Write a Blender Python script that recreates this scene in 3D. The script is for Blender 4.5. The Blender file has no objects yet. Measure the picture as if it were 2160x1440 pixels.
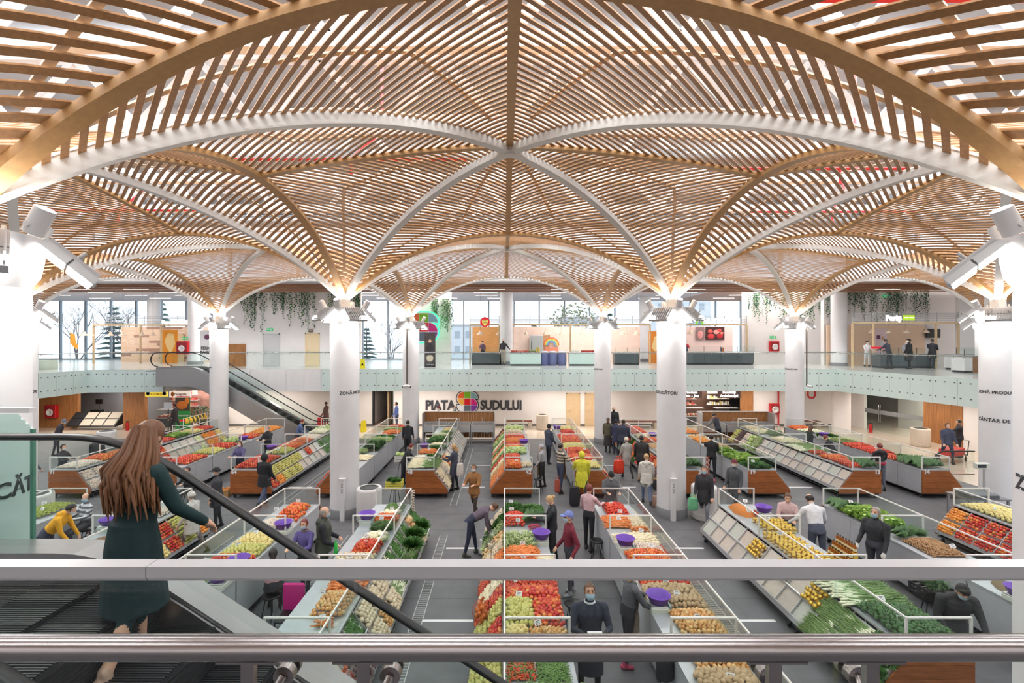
import bpy, bmesh, math, random
import numpy as np
from mathutils import Vector, Matrix, Euler
random.seed(7)
SC = bpy.context.scene
COL = SC.collection
PI = math.pi
# ------------------------------------------------------------------ camera, world, lights, exposure
EYE = 5.5            # eye height above the market floor
ZM = 3.8             # mezzanine floor
FPX = 990.0          # focal length in pixels of the 2160 px wide frame
cd = bpy.data.cameras.new('camera'); cam = bpy.data.objects.new('camera', cd); COL.objects.link(cam)
cam.location = (0, 0, EYE); cam.rotation_euler = (PI / 2, 0, 0)
cd.sensor_width = 36.0; cd.lens = 36.0 * FPX / 2160; cd.shift_x = 15.0 / 2160; cd.shift_y = -3.0 / 2160
cd.clip_start = 0.05; cd.clip_end = 400
SC.camera = cam
W = bpy.data.worlds.new('overcast_sky'); SC.world = W; W.use_nodes = True
W.node_tree.nodes['Background'].inputs[0].default_value = (0.93, 0.96, 1.0, 1)
W.node_tree.nodes['Background'].inputs[1].default_value = 1.7
SC.view_settings.view_transform = 'Standard'; SC.view_settings.look = 'None'
SC.view_settings.gamma = 1.0; SC.view_settings.use_curve_mapping = False
SC.view_settings.exposure = 0.25
SC.cycles.max_bounces = 6; SC.cycles.diffuse_bounces = 3; SC.cycles.glossy_bounces = 3
SC.cycles.transparent_max_bounces = 40; SC.cycles.transmission_bounces = 3
SC.cycles.caustics_reflective = False; SC.cycles.caustics_refractive = False
SC.cycles.sample_clamp_indirect = 4.0; SC.cycles.adaptive_threshold = 0.04
def area_light(name, loc, size, energy, direction=(0, 0, -1), color=(1, 1, 1), parent=None):
    l = bpy.data.lights.new(name, 'AREA'); l.shape = 'RECTANGLE'; l.size, l.size_y = size
    l.energy = energy; l.color = color
    o = bpy.data.objects.new(name, l); COL.objects.link(o)
    o.location = loc; o.rotation_euler = Vector(direction).to_track_quat('-Z', 'Y').to_euler()
    if parent: o.parent = parent
    return o
# daylight through the roof glazing over the vaults
for cx in (-20.5, -10.2, .1, 10.4, 20.7):
    for cy in (-0.8, 9.6, 20.0):
        for dy in (-2.6, 2.6): area_light('skylight', (cx, cy + dy, 12.85), (8.6, 1.9), 660, color=(0.95, 0.975, 1.0))
# luminaires of the two ground-floor side passages; added fill areas for shops and gallery
for cx in (-16, -6, 4, 14):
    area_light('passage_light', (cx, 28.6, 2.535), (6, 0.35), 110, color=(1.0, 0.9, 0.82))
area_light('passage_light', (-25.5, 25, 2.535), (0.4, 7), 240, color=(1.0, 0.9, 0.82))
area_light('passage_light', (21.6, 24.5, 2.535), (0.4, 7), 110, color=(1.0, 0.9, 0.82))
for p, w in (((-25.2, 30.8, 2.535), 60), ((-20.2, 30.6, 2.535), 90), ((13.2, 31.1, 2.535), 90), ((25.2, 27.0, 2.535), 130)):
    area_light('shop_fill', p, (2.2, 0.4), w, color=(1.0, 0.93, 0.86))  # added to brighten the shop and room interiors, no fixture
for cx in (-30, -18, -6, 6, 18, 30):
    area_light('gallery_fill', (cx, 33.2, 8.9), (7, 3), 420, color=(1.0, 0.94, 0.9))  # added fill panels under the ceiling, helping out the linear lamps

# ------------------------------------------------------------------ helpers
def lin(c):
    if isinstance(c, str): c = tuple(int(c[i:i + 2], 16) for i in (0, 2, 4))
    return tuple(((v / 255) / 12.92 if v / 255 <= .04045 else ((v / 255 + .055) / 1.055) ** 2.4) for v in c)
_M = {}
def M(name, col, rough=.5, metal=0., noise=0., nscale=6., stretch=(1, 1, 1), bump=0., emit=0., spec=.5, rnd=0., col2=None, coat=0.):
    """plain procedural material; noise/col2 mix a second tone in, rnd varies the tone from piece to piece"""
    if name in _M: return _M[name]
    m = bpy.data.materials.new(name); m.use_nodes = True
    nt = m.node_tree; b = nt.nodes['Principled BSDF']; c = lin(col) + (1,)
    b.inputs['Base Color'].default_value = c; b.inputs['Roughness'].default_value = rough
    b.inputs['Metallic'].default_value = metal; b.inputs['Specular IOR Level'].default_value = spec
    b.inputs['Coat Weight'].default_value = coat
    m.diffuse_color = c
    out = None
    if noise or col2:
        tc = nt.nodes.new('ShaderNodeTexCoord'); mp = nt.nodes.new('ShaderNodeMapping'); nz = nt.nodes.new('ShaderNodeTexNoise')
        mp.inputs['Scale'].default_value = stretch; nz.inputs['Scale'].default_value = nscale; nz.inputs['Detail'].default_value = 3
        nt.links.new(tc.outputs['Object'], mp.inputs[0]); nt.links.new(mp.outputs[0], nz.inputs['Vector'])
        mx = nt.nodes.new('ShaderNodeMix'); mx.data_type = 'RGBA'
        a = lin(col); bb = lin(col2) if col2 else tuple(v * (1 - noise) for v in a)
        aa = a if col2 else tuple(min(1, v * (1 + noise)) for v in a)
        mx.inputs['A'].default_value = aa + (1,); mx.inputs['B'].default_value = bb + (1,)
        rp = nt.nodes.new('ShaderNodeMapRange'); rp.inputs['From Min'].default_value = .35; rp.inputs['From Max'].default_value = .65
        nt.links.new(nz.outputs['Fac'], rp.inputs['Value']); nt.links.new(rp.outputs[0], mx.inputs['Factor'])
        out = mx.outputs['Result']
        if bump:
            bp = nt.nodes.new('ShaderNodeBump'); bp.inputs['Strength'].default_value = bump; bp.inputs['Distance'].default_value = .02
            nt.links.new(nz.outputs['Fac'], bp.inputs['Height']); nt.links.new(bp.outputs[0], b.inputs['Normal'])
    if rnd:
        oi = nt.nodes.new('ShaderNodeObjectInfo'); ge = nt.nodes.new('ShaderNodeNewGeometry')
        ad = nt.nodes.new('ShaderNodeMath'); ad.operation = 'ADD'; fr = nt.nodes.new('ShaderNodeMath'); fr.operation = 'FRACT'
        nt.links.new(oi.outputs['Random'], ad.inputs[0]); nt.links.new(ge.outputs['Random Per Island'], ad.inputs[1]); nt.links.new(ad.outputs[0], fr.inputs[0])
        hs = nt.nodes.new('ShaderNodeHueSaturation'); mr = nt.nodes.new('ShaderNodeMapRange')
        mr.inputs['To Min'].default_value = 1 - rnd; mr.inputs['To Max'].default_value = 1 + rnd
        nt.links.new(fr.outputs[0], mr.inputs['Value']); nt.links.new(mr.outputs[0], hs.inputs['Value'])
        if out: nt.links.new(out, hs.inputs['Color'])
        else: hs.inputs['Color'].default_value = c
        out = hs.outputs['Color']
    if out: nt.links.new(out, b.inputs['Base Color'])
    if emit:
        b.inputs['Emission Color'].default_value = c; b.inputs['Emission Strength'].default_value = emit
    _M[name] = m
    return m
def M_fruit(name, stops, rough=.4, nscale=9., mixn=.5):
    """colour picked per piece from a ramp, blended with a mottled noise on the skin"""
    if name in _M: return _M[name]
    m = bpy.data.materials.new(name); m.use_nodes = True; nt = m.node_tree; b = nt.nodes['Principled BSDF']
    b.inputs['Roughness'].default_value = rough
    oi = nt.nodes.new('ShaderNodeObjectInfo'); ge = nt.nodes.new('ShaderNodeNewGeometry'); tc = nt.nodes.new('ShaderNodeTexCoord')
    ad = nt.nodes.new('ShaderNodeMath'); ad.operation = 'ADD'; fr = nt.nodes.new('ShaderNodeMath'); fr.operation = 'FRACT'
    nt.links.new(oi.outputs['Random'], ad.inputs[0]); nt.links.new(ge.outputs['Random Per Island'], ad.inputs[1]); nt.links.new(ad.outputs[0], fr.inputs[0])
    nz = nt.nodes.new('ShaderNodeTexNoise'); nz.inputs['Scale'].default_value = nscale; nz.inputs['Detail'].default_value = 2
    nt.links.new(tc.outputs['Object'], nz.inputs['Vector'])
    mx = nt.nodes.new('ShaderNodeMix'); mx.data_type = 'FLOAT'; mx.inputs['Factor'].default_value = mixn
    nt.links.new(fr.outputs[0], mx.inputs['A']); nt.links.new(nz.outputs['Fac'], mx.inputs['B'])
    cr = nt.nodes.new('ShaderNodeValToRGB'); e = cr.color_ramp.elements
    n = len(stops)
    while len(e) < n: e.new(.5)
    for i, s in enumerate(stops):
        e[i].position = .12 + .76 * i / (n - 1); e[i].color = lin(s) + (1,)
    nt.links.new(mx.outputs['Result'], cr.inputs['Fac']); nt.links.new(cr.outputs[0], b.inputs['Base Color'])
    m.diffuse_color = lin(stops[0]) + (1,)
    _M[name] = m
    return m
def M_glass(name, tint=(250, 253, 252), gloss=.03, fac=1.0):
    if name in _M: return _M[name]
    m = bpy.data.materials.new(name); m.use_nodes = True; nt = m.node_tree; nt.nodes.remove(nt.nodes['Principled BSDF'])
    t = nt.nodes.new('ShaderNodeBsdfTransparent'); t.inputs[0].default_value = lin(tint) + (1,)
    g = nt.nodes.new('ShaderNodeBsdfGlossy'); g.inputs['Roughness'].default_value = gloss
    f = nt.nodes.new('ShaderNodeLayerWeight'); f.inputs['Blend'].default_value = .5
    pw = nt.nodes.new('ShaderNodeMath'); pw.operation = 'POWER'; pw.inputs[1].default_value = 4.0
    mu = nt.nodes.new('ShaderNodeMath'); mu.operation = 'MULTIPLY_ADD'; mu.inputs[1].default_value = .55 * fac; mu.inputs[2].default_value = .025 * fac
    mx = nt.nodes.new('ShaderNodeMixShader')
    nt.links.new(f.outputs['Facing'], pw.inputs[0]); nt.links.new(pw.outputs[0], mu.inputs[0]); nt.links.new(mu.outputs[0], mx.inputs[0])
    nt.links.new(t.outputs[0], mx.inputs[1]); nt.links.new(g.outputs[0], mx.inputs[2])
    nt.links.new(mx.outputs[0], nt.nodes['Material Output'].inputs[0])
    _M[name] = m
    return m

class MB:
    """collects shapes into one mesh"""
    def __init__(s): s.v = []; s.f = []; s.m = []; s.sm = []
    def add(s, vs, fs, m=0, smooth=False):
        o = len(s.v); s.v += [tuple(p) for p in vs]
        for f in fs: s.f.append([o + i for i in f]); s.m.append(m); s.sm.append(smooth)
        return s
    def quad(s, a, b, c, d, m=0): return s.add([a, b, c, d], [(0, 1, 2, 3)], m)
    def box(s, x0, y0, z0, x1, y1, z1, m=0, mat=None):
        vs = [(x0, y0, z0), (x1, y0, z0), (x1, y1, z0), (x0, y1, z0), (x0, y0, z1), (x1, y0, z1), (x1, y1, z1), (x0, y1, z1)]
        if mat is not None: vs = [mat @ Vector(p) for p in vs]
        return s.add(vs, [(0, 3, 2, 1), (4, 5, 6, 7), (0, 1, 5, 4), (1, 2, 6, 5), (2, 3, 7, 6), (3, 0, 4, 7)], m)
    def rbox(s, x0, y0, z0, x1, y1, z1, r, m=0):
        """box with chamfered vertical and top edges"""
        pr = [(x0 + r, y0), (x1 - r, y0), (x1, y0 + r), (x1, y1 - r), (x1 - r, y1), (x0 + r, y1), (x0, y1 - r), (x0, y0 + r)]
        cx, cy = (x0 + x1) / 2, (y0 + y1) / 2
        kx = 1 - 2 * r / max(1e-6, x1 - x0); ky = 1 - 2 * r / max(1e-6, y1 - y0)
        vs = [(a, b, z0) for a, b in pr] + [(a, b, z1 - r) for a, b in pr] + [(cx + (a - cx) * kx, cy + (b - cy) * ky, z1) for a, b in pr]
        fs = [tuple(range(7, -1, -1)), tuple(range(16, 24))]
        for k in (0, 8):
            for i in range(8): fs.append((k + i, k + (i + 1) % 8, k + 8 + (i + 1) % 8, k + 8 + i))
        return s.add(vs, fs, m)
    def prism(s, prof, axis, a, b, m=0):
        """extrude a 2D profile along axis 'x' (profile y,z), 'y' (profile x,z) or 'z' (profile x,y)"""
        def P(p, t): return {'x': (t, p[0], p[1]), 'y': (p[0], t, p[1]), 'z': (p[0], p[1], t)}[axis]
        n = len(prof); vs = [P(p, a) for p in prof] + [P(p, b) for p in prof]
        fs = [tuple(range(n - 1, -1, -1)), tuple(range(n, 2 * n))] + [(i, (i + 1) % n, n + (i + 1) % n, n + i) for i in range(n)]
        return s.add(vs, fs, m)
    def cyl(s, p0, p1, r0, r1=None, n=12, m=0, caps=True, smooth=True):
        p0 = Vector(p0); p1 = Vector(p1); r1 = r0 if r1 is None else r1
        d = (p1 - p0).normalized(); a = d.orthogonal().normalized(); b = d.cross(a)
        vs = []
        for p, r in ((p0, r0), (p1, r1)):
            for i in range(n):
                t = 2 * PI * i / n; vs.append(p + (a * math.cos(t) + b * math.sin(t)) * r)
        s.add(vs, [(i, (i + 1) % n, n + (i + 1) % n, n + i) for i in range(n)], m, smooth)
        if caps: s.add(vs, [tuple(range(n - 1, -1, -1)), tuple(range(n, 2 * n))], m)
        return s
    def tube(s, pts, r, n=8, m=0, caps=True, ry=None):
        """tube along a path; r may be a list"""
        pts = [Vector(p) for p in pts]; k = len(pts); rs = r if isinstance(r, (list, tuple)) else [r] * k
        up = Vector((0, 0, 1)); vs = []; a = None
        for i, p in enumerate(pts):
            d = (pts[min(i + 1, k - 1)] - pts[max(i - 1, 0)]).normalized()
            if a is None: a = up.cross(d) if abs(d.z) < .95 else Vector((1, 0, 0)).cross(d)
            a = (a - d * a.dot(d)).normalized(); b = d.cross(a)
            for j in range(n):
                t = 2 * PI * j / n; vs.append(p + a * math.cos(t) * rs[i] + b * math.sin(t) * rs[i] * (ry if ry else 1))
        fs = [(i * n + j, i * n + (j + 1) % n, (i + 1) * n + (j + 1) % n, (i + 1) * n + j) for i in range(k - 1) for j in range(n)]
        s.add(vs, fs, m, True)
        if caps: s.add([vs[i] for i in range(n)] + vs[-n:], [tuple(range(n - 1, -1, -1)), tuple(range(n, 2 * n))], m)
        return s
    def sweep(s, pts, prof, m=0, caps=True, side=None):
        """sweep a (lateral, up) profile along a path; lateral stays level"""
        pts = [Vector(p) for p in pts]; k = len(pts); n = len(prof); vs = []
        for i, p in enumerate(pts):
            d = (pts[min(i + 1, k - 1)] - pts[max(i - 1, 0)]).normalized()
            a = Vector(side) if side else Vector((d.y, -d.x, 0)).normalized(); b = a.cross(d).normalized()
            for (u, w) in prof: vs.append(p + a * u + b * w)
        fs = [(i * n + j, i * n + (j + 1) % n, (i + 1) * n + (j + 1) % n, (i + 1) * n + j) for i in range(k - 1) for j in range(n)]
        s.add(vs, fs, m)
        if caps: s.add(vs[:n] + vs[-n:], [tuple(range(n - 1, -1, -1)), tuple(range(n, 2 * n))], m)
        return s
    def lathe(s, prof, n=16, c=(0, 0, 0), m=0, smooth=True, mat=None):
        vs = []
        for (r, z) in prof:
            for i in range(n):
                t = 2 * PI * i / n; p = Vector((c[0] + r * math.cos(t), c[1] + r * math.sin(t), c[2] + z)); vs.append(mat @ p if mat is not None else p)
        k = len(prof)
        s.add(vs, [(i * n + j, i * n + (j + 1) % n, (i + 1) * n + (j + 1) % n, (i + 1) * n + j) for i in range(k - 1) for j in range(n)], m, smooth)
        for q, rev in ((0, True), (k - 1, False)):
            if prof[q][0] > 1e-4:
                idx = [q * n + j for j in range(n)]; ring = [vs[i] for i in idx]
                s.add(ring, [tuple(reversed(range(n))) if rev else tuple(range(n))], m)
        return s
    def ell(s, c, r, nu=12, nv=8, m=0, mat=None):
        prof = [(max(1e-5, math.cos(-PI / 2 + PI * i / nv)), math.sin(-PI / 2 + PI * i / nv)) for i in range(nv + 1)]
        T = Matrix.Translation(c) @ (mat if mat is not None else Matrix()) @ Matrix.Diagonal((r[0], r[1], r[2], 1))
        return s.lathe(prof, nu, mat=T, m=m)
    def mesh(s, name):
        me = bpy.data.meshes.new(name); me.from_pydata(s.v, [], s.f)
        me.polygons.foreach_set('material_index', s.m); me.polygons.foreach_set('use_smooth', s.sm)
        return me
    def build(s, name, mats, parent=None, loc=None, rz=0):
        me = s.mesh(name)
        for m in (mats if isinstance(mats, (list, tuple)) else [mats]): me.materials.append(m)
        return put(name, me, parent, loc, rz)
def put(name, me, parent=None, loc=None, rz=0, scale=None):
    o = bpy.data.objects.new(name, me); COL.objects.link(o)
    if loc is not None: o.location = loc
    if rz: o.rotation_euler = (0, 0, rz)
    if scale is not None: o.scale = scale
    if parent: o.parent = parent
    return o
_labels = {}
def tag(o, label, cat, group=None, kind=None):
    o['label'] = label; o['category'] = cat
    if group: o['group'] = group
    if kind: o['kind'] = kind
    return o
def thing(name, label, cat, loc=(0, 0, 0), rz=0, group=None, kind=None):
    o = bpy.data.objects.new(name, None); COL.objects.link(o); o.empty_display_size = .1
    o.location = loc; o.rotation_euler = (0, 0, rz)
    return tag(o, label, cat, group, kind)
def struct(o, label, cat):
    return tag(o, label, cat, kind='structure')
def fl(px, py, z=0.):
    """photo pixel -> point on the level plane z"""
    d = FPX * (EYE - z) / (py - 717.0); return ((px - 1065.0) / FPX * d, d)
def at(px, py, d):
    return ((px - 1065.0) / FPX * d, d, EYE - (py - 717.0) / FPX * d)
_TS = bpy.data.scenes.new('bench')      # empty work scene: quick evaluation of single meshes, removed at the end
def evaluated_mesh(o):
    _TS.collection.objects.link(o); vl = _TS.view_layers[0]; vl.update(); dg = vl.depsgraph
    me = bpy.data.meshes.new_from_object(o.evaluated_get(dg), depsgraph=dg)
    bpy.data.objects.remove(o); return me
_fontcache = {}
def text_mesh(txt, size, depth=.01, align='CENTER', bold=0.0, squeeze=1.0):
    key = (txt, size, depth, align, bold, squeeze)
    if key in _fontcache: return _fontcache[key]
    cu = bpy.data.curves.new('txt', 'FONT'); cu.body = txt; cu.size = size; cu.extrude = depth / 2; cu.align_x = align; cu.align_y = 'CENTER'
    cu.offset = bold; cu.resolution_u = 3
    me = evaluated_mesh(bpy.data.objects.new('txt', cu)); me.name = 'lettering'
    if squeeze != 1.0:
        for v in me.vertices: v.co.x *= squeeze
    _fontcache[key] = me
    return me
def text(name, txt, size, mat, parent, loc, rz=0, depth=.01, bold=0.0, align='CENTER', squeeze=1.0):
    """upright lettering that reads from -Y"""
    me = text_mesh(txt, size, depth, align, bold, squeeze).copy(); me.materials.clear(); me.materials.append(mat)
    for p in me.polygons: p.material_index = 0
    o = put(name, me, parent, loc); o.rotation_euler = (PI / 2, 0, rz); return o

# ------------------------------------------------------------------ shared materials
white = M('white_paint', (236, 236, 238), .45, noise=.02, nscale=2)
white_steel = M('white_steel', (238, 236, 232), .4)
wall_white = M('wall_white', (238, 234, 232), .7, noise=.015, nscale=1.5)
oak = M('oak_slat', (182, 134, 88), .5, noise=.12, nscale=3, stretch=(9, 9, 2), rnd=.1)
oak_beam = M('oak_beam', (196, 152, 100), .5, noise=.06, nscale=4, stretch=(4, 4, 1))
batten = M('pale_batten', (228, 216, 198), .7, noise=.05)
steel = M('brushed_steel', (190, 190, 192), .28, 1.0, noise=.05, nscale=30, stretch=(1, 30, 1))
cap_steel = M('cap_steel', (196, 196, 199), .35, .35)
steel_rail = M('satin_steel', (178, 172, 172), .22, 1.0)
alu = M('aluminium', (205, 206, 208), .35, .6)
grey_panel = M('grey_laminate', (178, 180, 184), .5, noise=.03)
dark_metal = M('dark_metal', (60, 62, 66), .45, .5)
black = M('black_rubber', (20, 20, 22), .35)
dark_floor = M('dark_floor', (104, 104, 107), .55, noise=.1, nscale=2.2)
granite = M('beige_granite', (214, 200, 182), .12, noise=.06, nscale=14)
gallery_floor = M('gallery_stone', (215, 213, 210), .15, noise=.04, nscale=10)
glass = M_glass('clear_glass')
glass_rail = M_glass('rail_glass', (249, 253, 252), .02, 1.0)
mint = M('mint_fascia_glass', (214, 232, 229), .12, noise=.01, coat=.3)
wood_wall = M('oak_panel', (160, 108, 62), .5, noise=.22, nscale=3, stretch=(7, 7, .5))
wood_plank = M('iroko_plank', (158, 92, 46), .45, noise=.2, nscale=4, stretch=(1.2, 9, 9), rnd=.12)
beige_wood = M('beech_trim', (212, 186, 148), .5, noise=.05)
red_paint = M('red_paint', (196, 24, 34), .4)
lamp_white = M('lamp_diffuser', (255, 250, 245), .5, emit=6.0)
ink = M('dark_lettering', (62, 64, 70), .5)
# ------------------------------------------------------------------ the hall: floors, walls, roof
mb = MB()
f0 = mb.box(-46, -9, -.3, 46, 26.2, 0).build('floor', dark_floor); struct(f0, 'dark grey stone floor of the market hall', 'floor')
f1 = MB().box(-46, 26.2, -.3, 46, 42, 0.004).build('floor', granite); struct(f1, 'polished beige granite floor along the back wall', 'floor')
f2 = MB().prism([(17.3, 26.2), (17.9, 15.5), (30, 15.5), (30, 26.2)], 'z', -.1, .006).build('floor', granite)
struct(f2, 'polished beige granite floor strip beside the right shops', 'floor')
roof = MB()
roof.box(-28, -9, 12.9, 28, 30.6, 13.1)
struct(MB().box(-46, -9, 9.0, -28, 27.4, 9.15).build('ceiling', wall_white), 'white flat ceiling over the left wing', 'ceiling'); struct(MB().box(28, -9, 9.0, 46, 27.4, 9.15).build('ceiling', wall_white), 'white flat ceiling over the right wing', 'ceiling')
roof = roof.build('ceiling', M('roof_deck', (150, 153, 157), .8, noise=.08, nscale=1.2)); struct(roof, 'pale grey roof deck high above the timber vaults', 'roof')
for nm, b, lab in (('wall_near', (-46, -9.3, -.3, 46, -9, 13.1), 'white end wall of the hall'),
                   ('wall_left', (-46.3, -9.3, -.3, -46, 42, 9.1), 'white side wall far left'),
                   ('wall_right', (46, -9.3, -.3, 46.3, 42, 9.1), 'white side wall far right')):
    struct(MB().box(*b).build(nm, wall_white), lab, 'wall')
# wood-clad drop above the gallery and gallery ceiling
o = MB()
for k in range(5): o.box(-46, 28.6, 8.42 + k * .1, 46, 28.7, 8.5 + k * .1)
o.box(-46, 27.2, 8.92, 46, 27.4, 9.15, 1)
for q in range(15): o.box(-28 + q * 4 - .08, 27.2, 9.15, -28 + q * 4 + .08, 27.4, 12.9, 1)  # bars of the added clerestory
struct(o.build('wall_back_upper', [M('walnut_louvre', (150, 104, 72), .5, noise=.15, nscale=3, stretch=(.5, 5, 5)), wall_white]), 'brown timber louvre band above the gallery opening', 'wall')
o = MB().box(-46, 27.4, 8.92, 14.6, 41.2, 9.1).build('ceiling', M('gallery_ceiling', (190, 188, 194), .6))
struct(o, 'grey gallery ceiling with linear lamps', 'ceiling')
o = MB().box(14.6, 27.4, 8.92, 46, 41.2, 9.1).build('ceiling', M('gallery_ceiling_timber', (168, 136, 122), .6, noise=.06, nscale=3, stretch=(8, .5, 1)))
struct(o, 'rosewood coloured gallery ceiling on the right', 'ceiling')
rng = random.Random(3)
k = 0
for row, yy in enumerate((29.2, 31.0, 33.0, 35.2, 37.6)):
    for cx in (-33, -28.4, -23.8, -15, -10, -5.4, -1.2, 3.6, 7.8, 12, 17, 21.5, 26):
        x = cx + rng.uniform(-.8, .8)
        k += 1
        t = thing('linear_lamp', 'slim white linear lamp set in the gallery ceiling', 'lamp', (x, yy, 8.92), 0, 'linear lamps of the gallery ceiling')
        MB().box(-.85, -.05, -.06, .85, .05, 0).build('housing', white, t)
        MB().box(-.83, -.04, -.068, .83, .04, -.06).build('diffuser', lamp_white, t)
cl = thing('window_added_clerestory', 'band of clerestory glazing added above the timber louvre to brighten the slat gaps', 'window', (0, 27.3, 0), kind='structure')  # added glazing, lets the sky brighten the gaps between far slats
for q in range(14): MB().box(-28 + q * 4 + .08, -.01, 9.15, -24 + q * 4 - .08, .01, 12.9).build('pane', M_glass('window_glass', (240, 246, 250), .02, .6), cl)
# trusses, ducts and pipes above the vaults
tr_mat = M('truss_white', (240, 241, 243), .5)
def truss(y, label):
    t = thing('roof_truss', label, 'truss', (0, y, 0))
    MB().box(-27, -.12, 12.3, 27, .12, 12.6).build('top_chord', tr_mat, t)
    MB().box(-27, -.12, 10.5, 27, .12, 10.75).build('bottom_chord', tr_mat, t)
    me = None
    n = 18
    for i in range(n):
        x0 = -27 + 54 * i / n; x1 = x0 + 1.5; x2 = x0 + 3
        MB().sweep([(x0, 0, 10.7), (x1, 0, 12.35)], [(-.08, -.08), (.08, -.08), (.08, .08), (-.08, .08)], side=(0, 1, 0)).build('diagonal', tr_mat, t)
        MB().sweep([(x1, 0, 12.35), (x2, 0, 10.7)], [(-.08, -.08), (.08, -.08), (.08, .08), (-.08, .08)], side=(0, 1, 0)).build('diagonal', tr_mat, t)
ords = ['first', 'second', 'third', 'fourth', 'fifth', 'sixth', 'seventh', 'eighth', 'ninth', 'tenth']
for i, y in enumerate((1.2, 4.7, 8.1, 11.5, 14.9, 18.3, 21.7, 25.1)):
    truss(y, f'white steel lattice roof truss above the slats, {ords[i]} from the camera')
galv = M('galvanised_duct', (150, 154, 158), .35, .7)
for i, (y, z, r) in enumerate(((6.3, 10.5, .22), (13.2, 10.6, .25), (20.2, 10.6, .25))):
    d = MB(); d.cyl((-26, y, z), (26, y, z), r, n=16)
    for q in range(-12, 13): d.cyl((q * 2.1, y, z), (q * 2.1 + .06, y, z), r + .02, n=16)
    tag(d.build('air_duct', galv), f'galvanised round air duct above the slats, {ords[i]} from the camera', 'duct')
for i, (x0, y, z) in enumerate(((-9, 5.4, 10.1), (7, 6.2, 10.0), (-4, 12.2, 10.2), (9, 12.6, 10.1), (-14, 17.0, 10.2), (12, 17.2, 10.2))):
    d = MB(); d.tube([(x0 - 3, y, z), (x0 + 3, y, z)], .045, 8); d.tube([(x0, y, z), (x0, y, z - .35)], .03, 8); d.tube([(x0, y, z), (x0 + .7, y + .4, z + .9), (x0 + .7, y + .4, 12.899)], .04, 8)
    d.cyl((x0, y, z - .35), (x0, y, z - .42), .06, n=8)
    tag(d.build('sprinkler_pipe', red_paint), ('red sprinkler pipe above the near left slats', 'red sprinkler pipe above the near right slats', 'red sprinkler pipe above the middle slats left of centre', 'red sprinkler pipe above the middle slats right of centre', 'red sprinkler pipe above the far left slats', 'red sprinkler pipe above the far right slats')[i], 'pipe')

# ------------------------------------------------------------------ columns
COLX = (-25.75, -15.45, -5.15, 5.15, 15.45, 25.75); ROWY = (4.4, 14.8, 25.2)
HX = 5.15; HY = 5.2; GX = .1
flood_body = M('flood_body', (205, 206, 208), .4, .4); flood_lens = M('flood_lens', (255, 252, 246), .4, emit=14.0)
def mesh_of(mb, name, *mats):
    me = mb.mesh(name)
    for m in mats: me.materials.append(m)
    return me
m_shaft = MB(); m_shaft.lathe([(.44, .28), (.44, 5.95), (.425, 6.0)], 40)
m_shaft = mesh_of(m_shaft, 'shaft', white)
m_ring = mesh_of(MB().lathe([(.475, 0), (.475, .26), (.45, .28)], 40), 'base_ring', M('base_ring', (128, 130, 134), .5))
mb = MB(); mb.lathe([(.425, 6.0), (.50, 6.12), (.53, 6.3), (.53, 6.5), (.3, 6.52)], 32); m_cap = mesh_of(mb, 'capital', white)
mb = MB(); mb.box(-.13, -.13, 6.5, .13, .13, 7.02); mb.box(-.3, -.3, 6.5, .3, .3, 6.54)
for k in range(8):
    a = k * PI / 4; mb.cyl((.24 * math.cos(a), .24 * math.sin(a), 6.54), (.24 * math.cos(a), .24 * math.sin(a), 6.62), .02, n=6)
m_post = mesh_of(mb, 'steel_post', white_steel)
mb = MB(); mb.box(-.3, .0, -.05, .3, .26, .03); mb.box(-.3, -.28, -.05, .3, -.02, .03)
for q in range(9): mb.box(-.28 + q * .066, -.26, .03, -.265 + q * .066, .24, .07)
mb.box(-.02, -.3, -.04, .02, .28, .0); mb.cyl((-.2, 0, .02), (-.2, 0, .16), .02, n=6); mb.cyl((.2, 0, .02), (.2, 0, .16), .02, n=6)
m_flood = mesh_of(mb, 'floodlight', flood_body)
mb = MB(); mb.box(-.29, .01, -.058, .29, .25, -.051); mb.box(-.29, -.27, -.058, .29, -.03, -.051); m_lens = mesh_of(mb, 'lens', flood_lens)
mb = MB(); mb.cyl((0, 0, 0), (0, 0, .26), .085, n=16); mb.cyl((0, -.1, .08), (0, .1, .08), .03, n=8); m_spot = mesh_of(mb, 'uplight', white)
mb = MB(); mb.cyl((0, 0, .261), (0, 0, .264), .075, n=16); m_spotlens = mesh_of(mb, 'lens', flood_lens)
def wrap_text(txt, size, r, ang, z, parent, mat=ink):
    """lettering that hugs a round shaft"""
    me = text_mesh(txt, size, .004, bold=size * .03).copy(); me.materials.clear(); me.materials.append(mat)
    for v in me.vertices:
        a = ang + v.co.x / r; rr = r + .003 + v.co.z; y = v.co.y
        v.co = (rr * math.sin(a), -rr * math.cos(a), z + y)
    put('lettering', me, parent)
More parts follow.
